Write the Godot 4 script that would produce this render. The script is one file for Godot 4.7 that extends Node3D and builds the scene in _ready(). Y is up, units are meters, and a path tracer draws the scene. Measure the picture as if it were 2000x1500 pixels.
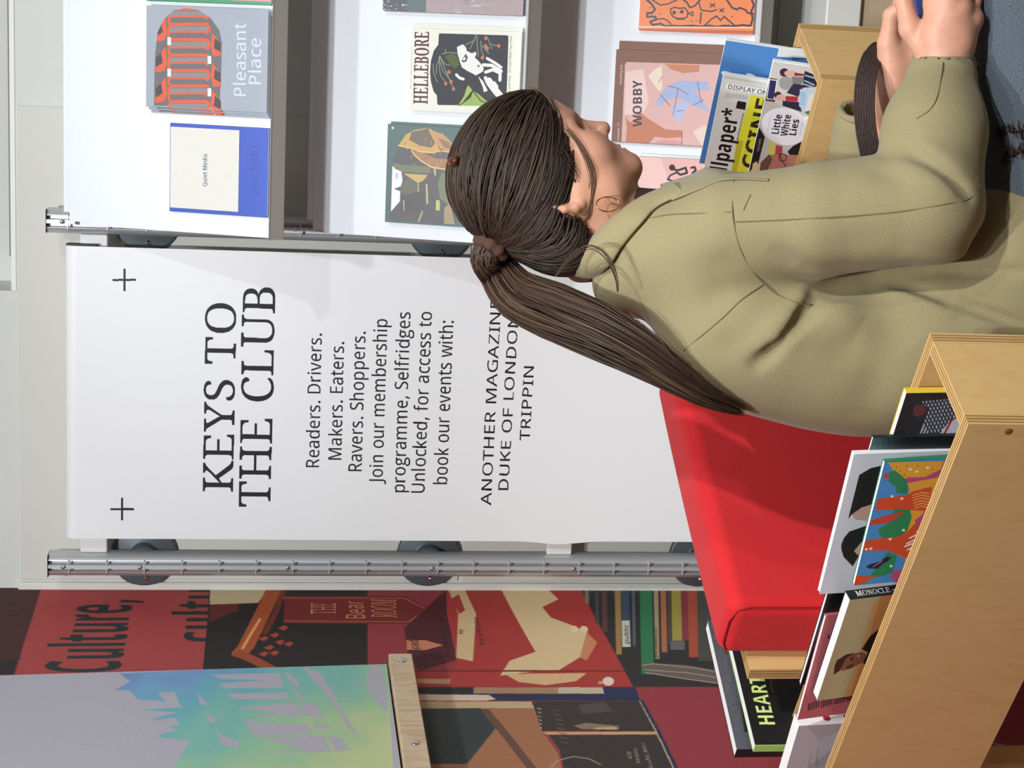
extends Node3D
# A reader in a khaki jacket sits in a red chair with plywood magazine racks; behind her a roll-down banner, tilted display shelves and a collage mural.
# World: the back wall is the plane z = 0, x runs to the right along it, y is up. The photograph was taken with the camera turned on its side.

const CAM_AT := Vector3(0.0, 1.5, 3.3340)
const CHAIR := Vector3(-0.373, 0.0, 1.518)        # outer front corner of the near rack, on the floor
const CHAIR_TURN := 58.5                          # the chair's width runs this many degrees away from the wall's x
var S := Vector3.ZERO                             # across the chair, away from the camera
var L := Vector3.ZERO                             # from the chair's front to its back

func _ready() -> void:
	# camera, held sideways: its right is the room's down
	var cam := Camera3D.new()
	cam.name = "camera"
	cam.fov = 25.61
	cam.near = 0.05
	cam.far = 40.0
	cam.basis = Basis(Vector3.UP, deg_to_rad(10.5)) * Basis(Vector3.RIGHT, deg_to_rad(-8.2)) * Basis(Vector3.BACK, deg_to_rad(1.1 - 90.0))
	cam.position = CAM_AT
	add_child(cam)
	cam.current = true
	# air
	var env := Environment.new()
	env.background_mode = Environment.BG_COLOR
	env.background_color = Color("1a1a1c")
	env.tonemap_mode = Environment.TONE_MAPPER_LINEAR
	env.tonemap_exposure = 1.0
	env.sdfgi_enabled = true
	env.ssao_enabled = true
	env.ssil_enabled = true
	var we := WorldEnvironment.new()
	we.environment = env
	we.name = "world_environment"
	add_child(we)
	# track spots of the shop; ceiling panels and two spots added as fill
	S = Vector3(cos(deg_to_rad(CHAIR_TURN)), 0, -sin(deg_to_rad(CHAIR_TURN)))
	L = Vector3(-sin(deg_to_rad(CHAIR_TURN)), 0, -cos(deg_to_rad(CHAIR_TURN)))
	fill_panel(Vector3(-0.1, 2.93, 3.4), Vector2(1.8, 0.9), 0.8, "wide added fill light panel above the place where the picture was taken")
	fill_panel(Vector3(1.2, 2.93, 1.6), Vector2(0.9, 0.9), 0.4, "square added fill light panel above the display shelves")
	track_spot(Vector3(-0.3, 2.8, 2.6), Vector3(-0.4, 0.9, 0.1), 3.5, 46.0, "black track spotlight straight in front of the banner")
	track_spot(Vector3(0.15, 2.8, 1.65), Vector3(0.12, 1.05, 0.2), 0.95, 34.0, "black track spotlight over the display shelves")
	track_spot(Vector3(1.95, 2.8, 2.9), Vector3(-0.5, 1.0, 0.1), 1.8, 34.0, "black track spotlight nearest the right wall")
	track_spot(Vector3(1.2, 2.8, 3.0), Vector3(-0.25, 0.75, 1.3), 6.0, 20.0, "added black track spotlight brightening the red chair")  # added spot, brightens the rack front and the chair
	track_spot(Vector3(-0.25, 2.8, 3.0), Vector3(-0.95, 0.9, 0.6), 1.7, 36.0, "added black track spotlight brightening the mural")  # added spot, lifts the mural wall
	room()
	shelving()
	banner()
	mural_poster()
	shelf_publications()
	chair()
	rack_publications()
	person()

func area_light(at: Vector3, size: Vector2, energy: float, parent: Node3D) -> void:
	var a := AreaLight3D.new()
	a.name = "soft_light"
	a.area_size = size
	a.light_energy = energy
	a.light_color = Color(0.93, 0.97, 1.0)
	a.area_range = 12.0
	a.area_attenuation = 2.0
	a.shadow_enabled = true
	parent.add_child(a)
	a.position = at
	a.rotation_degrees = Vector3(-90, 0, 0)
func fill_panel(at: Vector3, size: Vector2, energy: float, label: String) -> void:  # added fill: unseen overhead panels that softly brighten the room
	var o := thing("added_fill_light", label, "light", Transform3D(Basis.IDENTITY, at), "added fill light panels")
	put("frame", boxg(Vector3(-size.x / 2 - 0.03, -0.01, -size.y / 2 - 0.03), Vector3(size.x / 2 + 0.03, 0.02, size.y / 2 + 0.03), 0.003), mat("e8e8e6", 0.5), o)
	var e := mat("ffffff", 0.6)
	e.emission_enabled = true
	e.emission = Color(0.96, 0.98, 1.0)
	e.emission_energy_multiplier = 0.6
	put("diffuser", boxg(Vector3(-size.x / 2, -0.018, -size.y / 2), Vector3(size.x / 2, -0.011, size.y / 2), 0.001), e, o)
	area_light(Vector3(0, -0.03, 0), size, energy, o)
func track_spot(at: Vector3, aim: Vector3, energy: float, angle: float, label: String) -> void:
	var o := thing("track_spotlight", label, "spotlight", Transform3D(Basis.IDENTITY, at), "track spotlights")
	var black := mat("1b1b1d", 0.45)
	put("stem", boxg(Vector3(-0.012, 0.0, -0.012), Vector3(0.012, 0.148, 0.012), 0.002), black, o)
	var dir := (aim - at).normalized()
	var bs := Basis.looking_at(dir, Vector3.UP)
	var g := Geo.new()
	var tr := Transform3D(bs * Basis(Vector3.RIGHT, PI / 2.0), Vector3.ZERO)
	g.lathe([Vector2(0.0, 0.06), Vector2(0.04, 0.06), Vector2(0.045, 0.05), Vector2(0.048, -0.07), Vector2(0.044, -0.07), Vector2(0.04, -0.05), Vector2(0.0, -0.05)], 20, tr)
	put("housing", g, black, o)
	var e := mat("ffffff", 0.5)
	e.emission_enabled = true
	e.emission = Color(0.97, 0.985, 1.0)
	e.emission_energy_multiplier = 4.0
	var lens := Geo.new()
	lens.lathe([Vector2(0.0, -0.056), Vector2(0.036, -0.056), Vector2(0.036, -0.062), Vector2(0.0, -0.064)], 16, tr)
	put("lens", lens, e, o)
	var s := SpotLight3D.new()
	s.name = "spot_light"
	s.light_energy = energy
	s.light_color = Color(0.95, 0.975, 1.0)
	s.light_size = 0.035
	s.spot_angle = angle
	s.spot_angle_attenuation = 0.8
	s.spot_range = 14.0
	s.spot_attenuation = 2.0
	s.shadow_enabled = true
	o.add_child(s)
	s.basis = bs
	s.position = dir * 0.085

# ------------------------------------------------------------------ geometry
class Geo:
	var v := PackedVector3Array()
	var n := PackedVector3Array()
	var uv := PackedVector2Array()
	var col := PackedColorArray()
	var ix := PackedInt32Array()
	var use_col := false
	func tri(a: Vector3, b: Vector3, c: Vector3, out: Vector3, ua := Vector2.ZERO, ub := Vector2.ZERO, uc := Vector2.ZERO) -> void:
		var nn := (b - a).cross(c - a)
		if nn.dot(out) < 0.0:
			nn = -nn
			var t := b; b = c; c = t
			var tu := ub; ub = uc; uc = tu
		nn = nn.normalized()
		var k := v.size()
		v.append(a); v.append(c); v.append(b)
		n.append(nn); n.append(nn); n.append(nn)
		uv.append(ua); uv.append(uc); uv.append(ub)
		ix.append(k); ix.append(k + 1); ix.append(k + 2)
	func quad(a: Vector3, b: Vector3, c: Vector3, d: Vector3, out: Vector3, uvs := [Vector2(0, 1), Vector2(1, 1), Vector2(1, 0), Vector2(0, 0)]) -> void:
		tri(a, b, c, out, uvs[0], uvs[1], uvs[2])
		tri(a, c, d, out, uvs[0], uvs[2], uvs[3])
	func cpt(c: Vector3, h: Vector3, b: float, ax: int, s: Vector3) -> Vector3:
		var e := Vector3(h.x - b, h.y - b, h.z - b)
		e[ax] = h[ax]
		return c + s * e
	func box(lo: Vector3, hi: Vector3, bev := 0.0) -> void:
		var c := (lo + hi) / 2.0
		var h := (hi - lo) / 2.0
		var b := minf(bev, minf(h.x, minf(h.y, h.z)) * 0.95)
		for ax in 3:
			var o1 := (ax + 1) % 3
			var o2 := (ax + 2) % 3
			for sg in [-1.0, 1.0]:
				var q := []
				for k in [[-1, -1], [1, -1], [1, 1], [-1, 1]]:
					var s := Vector3.ZERO
					s[ax] = sg; s[o1] = k[0]; s[o2] = k[1]
					q.append(cpt(c, h, b, ax, s))
				var out := Vector3.ZERO
				out[ax] = sg
				quad(q[0], q[1], q[2], q[3], out)
			if b > 0.0:
				for s1 in [-1.0, 1.0]:
					for s2 in [-1.0, 1.0]:
						var sa := Vector3.ZERO; var sb := Vector3.ZERO
						sa[o1] = s1; sa[o2] = s2; sb[o1] = s1; sb[o2] = s2
						sa[ax] = -1.0; sb[ax] = 1.0
						var out := Vector3.ZERO
						out[o1] = s1; out[o2] = s2
						quad(cpt(c, h, b, o1, sa), cpt(c, h, b, o1, sb), cpt(c, h, b, o2, sb), cpt(c, h, b, o2, sa), out)
		if b > 0.0:
			for sx in [-1.0, 1.0]:
				for sy in [-1.0, 1.0]:
					for sz in [-1.0, 1.0]:
						var s := Vector3(sx, sy, sz)
						tri(cpt(c, h, b, 0, s), cpt(c, h, b, 1, s), cpt(c, h, b, 2, s), s)
	# rows of points joined into a smooth sheet; wrap closes each row
	func sheet(rows: Array, wrap := false, uvs: Array = [], cols: Array = [], flip := false) -> void:
		var base := v.size()
		var nr := rows.size()
		var nc: int = rows[0].size()
		for i in nr:
			for j in nc:
				v.append(rows[i][j])
				n.append(Vector3.ZERO)
				uv.append(uvs[i][j] if uvs.size() > 0 else Vector2(float(j) / maxf(nc - 1, 1), float(i) / maxf(nr - 1, 1)))
				if cols.size() > 0:
					while col.size() < v.size() - 1: col.append(Color.WHITE)
					col.append(cols[i][j] if cols[i] is Array else cols[i])
					use_col = true
		var last := nc if wrap else nc - 1
		for i in nr - 1:
			for j in last:
				var a := base + i * nc + j
				var b := base + i * nc + (j + 1) % nc
				var c := base + (i + 1) * nc + (j + 1) % nc
				var d := base + (i + 1) * nc + j
				for t in ([[a, b, c], [a, c, d]] if flip else [[a, c, b], [a, d, c]]):
					var f := -(v[t[1]] - v[t[0]]).cross(v[t[2]] - v[t[0]])
					for k in t: n[k] += f
					ix.append(t[0]); ix.append(t[1]); ix.append(t[2])
		for k in range(base, v.size()):
			n[k] = n[k].normalized() if n[k].length_squared() > 1e-20 else Vector3.UP
	# a tube along points with a radius at each; section can be squashed along side
	func tube(pts: Array, rad: Array, seg := 8, cap := true, cols: Array = [], squash := 1.0, side := Vector3.ZERO) -> void:
		var rows := []
		var up := Vector3.UP
		var m := pts.size()
		for i in m:
			var t: Vector3 = (pts[mini(i + 1, m - 1)] - pts[maxi(i - 1, 0)]).normalized()
			if side != Vector3.ZERO: up = side
			var x := t.cross(up)
			if x.length() < 0.05: x = t.cross(Vector3(1, 0.2, 0.1))
			x = x.normalized()
			var y := x.cross(t).normalized()
			if side == Vector3.ZERO: up = y
			var row := []
			for j in seg:
				var a := TAU * j / seg
				row.append(pts[i] + (x * cos(a) + y * sin(a) * squash) * rad[i])
			rows.append(row)
		if cap:
			var r0 := []; var r1 := []
			for j in seg: r0.append(pts[0]); r1.append(pts[m - 1])
			rows.push_front(r0); rows.push_back(r1)
			if cols.size() > 0:
				cols = cols.duplicate(); cols.push_front(cols[0]); cols.push_back(cols[-1])
		sheet(rows, true, [], cols, true)
	func lathe(prof: Array, seg := 24, tr := Transform3D.IDENTITY) -> void:
		var rows := []
		for p in prof:
			var row := []
			for j in seg:
				var a := TAU * j / seg
				row.append(tr * Vector3(cos(a) * p.x, p.y, sin(a) * p.x))
			rows.append(row)
		sheet(rows, true, [], [], true)
	func mesh(m: Material) -> ArrayMesh:
		var arr := []
		arr.resize(Mesh.ARRAY_MAX)
		arr[Mesh.ARRAY_VERTEX] = v
		arr[Mesh.ARRAY_NORMAL] = n
		arr[Mesh.ARRAY_TEX_UV] = uv
		if use_col:
			while col.size() < v.size(): col.append(Color.WHITE)
			arr[Mesh.ARRAY_COLOR] = col
		arr[Mesh.ARRAY_INDEX] = ix
		var am := ArrayMesh.new()
		am.add_surface_from_arrays(Mesh.PRIMITIVE_TRIANGLES, arr)
		if m: am.surface_set_material(0, m)
		return am

var used := {}
func numbered(called: String) -> String:
	if not used.has(called):
		used[called] = 0
		return called
	used[called] += 1
	return "%s_%03d" % [called, used[called]]
func tag(o: Node3D, label: String, category := "", group := "", kind := "") -> Node3D:
	if label: o.set_meta("label", label)
	if category: o.set_meta("category", category)
	if group: o.set_meta("group", group)
	if kind: o.set_meta("kind", kind)
	return o
func thing(called: String, label: String, category: String, tr := Transform3D.IDENTITY, group := "") -> Node3D:
	var o := Node3D.new()
	o.name = numbered(called)
	add_child(o)
	o.transform = tr
	return tag(o, label, category, group)
func put(called: String, g, m: Material, parent: Node = null, tr := Transform3D.IDENTITY) -> MeshInstance3D:
	var o := MeshInstance3D.new()
	o.mesh = g.mesh(m) if g is Geo else g
	if not (g is Geo) and m: o.material_override = m
	o.transform = tr
	if parent:
		o.name = called
		parent.add_child(o, true)
	else:
		o.name = numbered(called)
		add_child(o)
	return o
func boxg(lo: Vector3, hi: Vector3, bev := 0.0) -> Geo:
	var g := Geo.new()
	g.box(lo, hi, bev)
	return g
func structure(called: String, g, m: Material) -> MeshInstance3D:
	var o := put(called, g, m)
	o.set_meta("kind", "structure")
	return o
# ------------------------------------------------------------------ materials
func mat(hex: String, rough := 0.6, metal := 0.0) -> StandardMaterial3D:
	var m := StandardMaterial3D.new()
	m.albedo_color = Color(hex)
	m.roughness = rough
	m.metallic = metal
	return m
func noise_tex(freq: float, size := 256, normal := false, strength := 4.0, ramp: Array = [], kind := FastNoiseLite.TYPE_SIMPLEX_SMOOTH, oct := 4, sd := 3, stretch := 1.0) -> Texture2D:
	var f := FastNoiseLite.new()
	f.noise_type = kind; f.frequency = freq; f.fractal_octaves = oct; f.seed = sd
	var img := Image.create(size, size, false, Image.FORMAT_RGB8)
	var vals := PackedFloat32Array()
	vals.resize(size * size)
	for y in size:
		for x in size:
			# blend the borders so that the pattern tiles
			var fx := float(x) / size; var fy := float(y) / size
			var a := f.get_noise_2d(x * stretch, y); var b := f.get_noise_2d((x - size) * stretch, y)
			var c := f.get_noise_2d(x * stretch, y - size); var d := f.get_noise_2d((x - size) * stretch, y - size)
			vals[y * size + x] = clampf(0.5 + 0.6 * lerpf(lerpf(a, b, fx), lerpf(c, d, fx), fy), 0.0, 1.0)
	for y in size:
		for x in size:
			var t := vals[y * size + x]
			if normal or ramp.is_empty():
				img.set_pixel(x, y, Color(t, t, t))
			else:
				var s := t * (ramp.size() - 1)
				var i := mini(int(s), ramp.size() - 2)
				img.set_pixel(x, y, Color(ramp[i]).lerp(Color(ramp[i + 1]), s - i))
	if normal: img.bump_map_to_normal_map(strength)
	return ImageTexture.create_from_image(img)
func tri_mat(m: StandardMaterial3D, scale: Vector3, world := false) -> StandardMaterial3D:
	m.uv1_triplanar = true
	m.uv1_world_triplanar = world
	m.uv1_scale = scale
	return m
# ------------------------------------------------------------------ print: flat pictures and lettering painted into textures
var fonts := {}
func font_of(k: int) -> SystemFont:
	if not fonts.has(k):
		var f := SystemFont.new()
		f.font_names = PackedStringArray(["Droid Serif" if k in [1, 3] else "Droid Sans"])
		f.font_weight = 700 if k >= 3 else 400
		fonts[k] = f
	return fonts[k]
func text_tris(k: int, text: String) -> Array:
	var tm := TextMesh.new()
	tm.font = font_of(k); tm.font_size = 64; tm.pixel_size = 1.0; tm.depth = 0.0; tm.curve_step = 2.0
	tm.text = "H"
	var ab := tm.get_aabb()
	tm.text = text
	var arr := tm.get_mesh_arrays()
	return [arr[Mesh.ARRAY_VERTEX], arr[Mesh.ARRAY_INDEX], ab.position.y, ab.size.y]
func fill_poly(img: Image, p: PackedVector2Array, c: Color) -> void:
	var lo := 1e9; var hi := -1e9
	for q in p:
		lo = minf(lo, q.y); hi = maxf(hi, q.y)
	var y0 := maxi(0, int(ceil(lo - 0.5))); var y1 := mini(img.get_height() - 1, int(floor(hi - 0.5)))
	var m := p.size()
	var wd := img.get_width()
	for y in range(y0, y1 + 1):
		var yc := y + 0.5
		var xs: Array[float] = []
		for i in m:
			var a := p[i]; var b := p[(i + 1) % m]
			if (a.y <= yc) != (b.y <= yc):
				xs.append(a.x + (yc - a.y) / (b.y - a.y) * (b.x - a.x))
		xs.sort()
		for i in range(0, xs.size() - 1, 2):
			var x0 := maxi(0, int(ceil(xs[i] - 0.5))); var x1 := mini(wd - 1, int(ceil(xs[i + 1] - 0.5)) - 1)
			if x1 >= x0: img.fill_rect(Rect2i(x0, y, x1 - x0 + 1, 1), c)
func flat_pts(a: Array, s: float) -> PackedVector2Array:
	var p := PackedVector2Array()
	for i in range(0, a.size(), 2): p.append(Vector2(a[i], a[i + 1]) * s)
	return p
func paint(called: String) -> ImageTexture:
	var d: Dictionary = ART[called]
	var S := 2.0
	if d.size[0] * d.size[1] > 1000000: S = 1.0
	var img := Image.create(int(d.size[0] * S), int(d.size[1] * S), false, Image.FORMAT_RGB8)
	img.fill(Color(d.bg))
	for o in d.ops:
		var c := Color(o[1])
		if o[0] == "p":
			fill_poly(img, flat_pts(o[2], S), c)
		elif o[0] == "f":      # foil: its shifting reflection painted as hues in place of the key colour
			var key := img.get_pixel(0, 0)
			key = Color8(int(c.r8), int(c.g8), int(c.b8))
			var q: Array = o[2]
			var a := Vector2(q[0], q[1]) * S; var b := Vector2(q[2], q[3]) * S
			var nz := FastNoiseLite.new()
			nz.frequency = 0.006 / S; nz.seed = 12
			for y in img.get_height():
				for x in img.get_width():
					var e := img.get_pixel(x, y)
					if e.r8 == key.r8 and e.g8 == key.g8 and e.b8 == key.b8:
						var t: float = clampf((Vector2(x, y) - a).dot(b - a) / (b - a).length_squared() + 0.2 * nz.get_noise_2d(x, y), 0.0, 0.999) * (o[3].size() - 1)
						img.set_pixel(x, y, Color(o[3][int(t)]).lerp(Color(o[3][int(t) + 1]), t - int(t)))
		elif o[0] == "s":      # soft print: the picture so far is blurred a little
			var w0 := img.get_width(); var h0 := img.get_height()
			img.resize(int(w0 / o[2]), int(h0 / o[2]), Image.INTERPOLATE_BILINEAR)
			img.resize(w0, h0, Image.INTERPOLATE_CUBIC)
		elif o[0] == "l":
			var p := flat_pts(o[3], S)
			var w: float = maxf(o[2] * S, 1.2)
			for i in p.size() - 1:
				var t := (p[i + 1] - p[i]).normalized()
				var q := Vector2(-t.y, t.x) * w / 2.0
				fill_poly(img, PackedVector2Array([p[i] + q, p[i + 1] + q, p[i + 1] - q, p[i] - q]), c)
			for q in p:
				var ring := PackedVector2Array()
				for k in 10: ring.append(q + Vector2.from_angle(TAU * k / 10.0) * w / 2.0)
				fill_poly(img, ring, c)
		else:
			var q: Array = o[4]
			var a := Vector2(q[0], q[1]) * S; var b := Vector2(q[2], q[3]) * S
			var tt := text_tris(o[2], o[3])
			var vs: PackedVector3Array = tt[0]; var ids: PackedInt32Array = tt[1]
			var x0 := 1e9; var x1 := -1e9
			for e in vs:
				x0 = minf(x0, e.x); x1 = maxf(x1, e.x)
			var dir: Vector2 = (b - a) / (x1 - x0)
			var up: Vector2 = Vector2(dir.y, -dir.x).normalized() * (o[5] * S / tt[3])
			for i in range(0, ids.size(), 3):
				var t3 := PackedVector2Array()
				for k in 3:
					var e := vs[ids[i + k]]
					t3.append(a + dir * (e.x - x0) + up * (e.y - tt[2]))
				fill_poly(img, t3, c)
	if S > 1.0: img.resize(d.size[0], d.size[1], Image.INTERPOLATE_BILINEAR)
	if d.noise > 0.0:
		var rng := RandomNumberGenerator.new()
		rng.seed = hash(called)
		var data := img.get_data()
		var amp: float = d.noise * 255.0
		for i in range(0, data.size(), 3):
			var e := (rng.randf() - 0.5) * 2.0 * amp
			data[i] = clampi(int(data[i] + e), 0, 255)
			data[i + 1] = clampi(int(data[i + 1] + e), 0, 255)
			data[i + 2] = clampi(int(data[i + 2] + e), 0, 255)
		img = Image.create_from_data(img.get_width(), img.get_height(), false, Image.FORMAT_RGB8, data)
	return ImageTexture.create_from_image(img)
func print_mat(called: String, rough := 0.55) -> StandardMaterial3D:
	var m := StandardMaterial3D.new()
	m.albedo_texture = paint(called)
	m.roughness = rough
	return m
# ------------------------------------------------------------------ body surfaces: smooth union of tapered bones, meshed as surface nets
class Field:
	var a: Array[Vector3] = []
	var b: Array[Vector3] = []
	var ra: Array[float] = []
	var rb: Array[float] = []
	var kk: Array[float] = []
	var sq: Array = []      # Basis that squashes the section, or null
	var cut: Array[bool] = []
	var mid: Array[Vector3] = []
	var far: Array[float] = []
	var lo := Vector3(1e9, 1e9, 1e9)
	var hi := Vector3(-1e9, -1e9, -1e9)
	func warp(_p: Vector3) -> float:
		return 0.0
	func bone(p: Vector3, q: Vector3, r0: float, r1: float, k := 0.02) -> Field:
		a.append(p); b.append(q); ra.append(r0); rb.append(r1); kk.append(k); sq.append(null); cut.append(false)
		mid.append((p + q) / 2.0); far.append(p.distance_to(q) / 2.0 + maxf(r0, r1))
		var m := maxf(r0, r1) + 0.012
		lo = lo.min(p - Vector3(m, m, m)).min(q - Vector3(m, m, m))
		hi = hi.max(p + Vector3(m, m, m)).max(q + Vector3(m, m, m))
		return self
	func hole(p: Vector3, q: Vector3, r0: float, r1: float, k := 0.004) -> Field:
		a.append(p); b.append(q); ra.append(r0); rb.append(r1); kk.append(k); sq.append(null); cut.append(true)
		mid.append(p); far.append(0.0)
		return self
	# an ellipsoid: axes are the columns of ax (not scaled), radii r
	func egg(c: Vector3, ax: Basis, r: Vector3, k := 0.02, hollow := false) -> Field:
		a.append(c); b.append(r); ra.append(0.0); rb.append(0.0); kk.append(k); sq.append(ax.transposed()); cut.append(hollow)
		mid.append(c); far.append(maxf(r.x, maxf(r.y, r.z)))
		if not hollow:
			var m := maxf(r.x, maxf(r.y, r.z)) + 0.012
			lo = lo.min(c - Vector3(m, m, m)); hi = hi.max(c + Vector3(m, m, m))
		return self
	func at(p: Vector3) -> float:
		var d := 1e3
		for i in a.size():
			if not cut[i] and p.distance_to(mid[i]) - far[i] > d + kk[i]: continue
			var e: float
			if sq[i] != null:
				var q: Vector3 = sq[i] * (p - a[i])
				var r := b[i]
				var k0 := Vector3(q.x / r.x, q.y / r.y, q.z / r.z).length()
				var k1 := Vector3(q.x / (r.x * r.x), q.y / (r.y * r.y), q.z / (r.z * r.z)).length()
				e = k0 * (k0 - 1.0) / maxf(k1, 1e-6)
			else:
				var ab := b[i] - a[i]
				var t := clampf((p - a[i]).dot(ab) / maxf(ab.length_squared(), 1e-9), 0.0, 1.0)
				e = p.distance_to(a[i] + ab * t) - lerpf(ra[i], rb[i], t)
			var k := kk[i]
			if cut[i]:
				var h := maxf(k - absf(-e - d), 0.0) / k
				d = maxf(d, -e) + h * h * k * 0.25
			else:
				var h := maxf(k - absf(e - d), 0.0) / k
				d = minf(d, e) - h * h * k * 0.25
		return d + warp(p)
func nets(f: Field, cell: float, g: Geo, slack := 1.0) -> void:
	var dim := ((f.hi - f.lo) / cell).ceil() + Vector3(4, 4, 4)
	var nx := int(dim.x); var ny := int(dim.y); var nz := int(dim.z)
	var o := f.lo - Vector3(cell, cell, cell) * 1.5
	var val := PackedFloat32Array()
	val.resize(nx * ny * nz)
	val.fill(9.0)
	var B := 4
	var reach := B * cell * 0.87 * 1.35 * slack + cell * 1.5
	var cells: Array[int] = []
	for bz in range(0, nz, B):
		for by in range(0, ny, B):
			for bx in range(0, nx, B):
				var dc := f.at(o + Vector3(bx + B / 2.0, by + B / 2.0, bz + B / 2.0) * cell)
				if absf(dc) > reach:
					if dc < 0.0:
						for z in range(bz, mini(bz + B, nz)):
							for y in range(by, mini(by + B, ny)):
								for x in range(bx, mini(bx + B, nx)): val[x + nx * (y + ny * z)] = -9.0
					continue
				for z in range(bz, mini(bz + B, nz)):
					for y in range(by, mini(by + B, ny)):
						for x in range(bx, mini(bx + B, nx)):
							var i := x + nx * (y + ny * z)
							val[i] = f.at(o + Vector3(x, y, z) * cell)
							cells.append(i)
	var sx := 1; var sy := nx; var sz := nx * ny
	var off := [0, sx, sy, sx + sy, sz, sx + sz, sy + sz, sx + sy + sz]
	var ed := [[0, 1], [2, 3], [4, 5], [6, 7], [0, 2], [1, 3], [4, 6], [5, 7], [0, 4], [1, 5], [2, 6], [3, 7]]
	var cp := [Vector3(0, 0, 0), Vector3(1, 0, 0), Vector3(0, 1, 0), Vector3(1, 1, 0), Vector3(0, 0, 1), Vector3(1, 0, 1), Vector3(0, 1, 1), Vector3(1, 1, 1)]
	var vid := {}
	var base := g.v.size()
	for i in cells:
		var x := i % nx; var y := (i / nx) % ny; var z := i / sz
		if x >= nx - 1 or y >= ny - 1 or z >= nz - 1: continue
		var neg := 0
		for k in 8:
			if val[i + off[k]] < 0.0: neg += 1
		if neg == 0 or neg == 8: continue
		var s := Vector3.ZERO
		var cnt := 0
		for e in ed:
			var v0 := val[i + off[e[0]]]; var v1 := val[i + off[e[1]]]
			if (v0 < 0.0) != (v1 < 0.0):
				s += cp[e[0]].lerp(cp[e[1]], v0 / (v0 - v1))
				cnt += 1
		var p := o + (Vector3(x, y, z) + s / cnt) * cell
		vid[i] = g.v.size()
		g.v.append(p)
		var h := cell * 0.7
		var nn := Vector3(f.at(p + Vector3(h, 0, 0)) - f.at(p - Vector3(h, 0, 0)), f.at(p + Vector3(0, h, 0)) - f.at(p - Vector3(0, h, 0)), f.at(p + Vector3(0, 0, h)) - f.at(p - Vector3(0, 0, h)))
		g.n.append(nn.normalized())
		g.uv.append(Vector2(p.x, p.y))
	var st := [sx, sy, sz]
	for i in vid.keys():
		for ax in 3:
			var v0 := val[i]; var v1 := val[i + st[ax]]
			if (v0 < 0.0) == (v1 < 0.0): continue
			var u: int = st[(ax + 1) % 3]; var w: int = st[(ax + 2) % 3]
			if not (vid.has(i - u) and vid.has(i - w) and vid.has(i - u - w)): continue
			var q := [vid[i], vid[i - u], vid[i - u - w], vid[i - w]]
			if v0 < 0.0: q = [q[0], q[3], q[2], q[1]]
			for t in [[0, 1, 2], [0, 2, 3]]:
				g.ix.append(q[t[0]]); g.ix.append(q[t[1]]); g.ix.append(q[t[2]])

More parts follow.
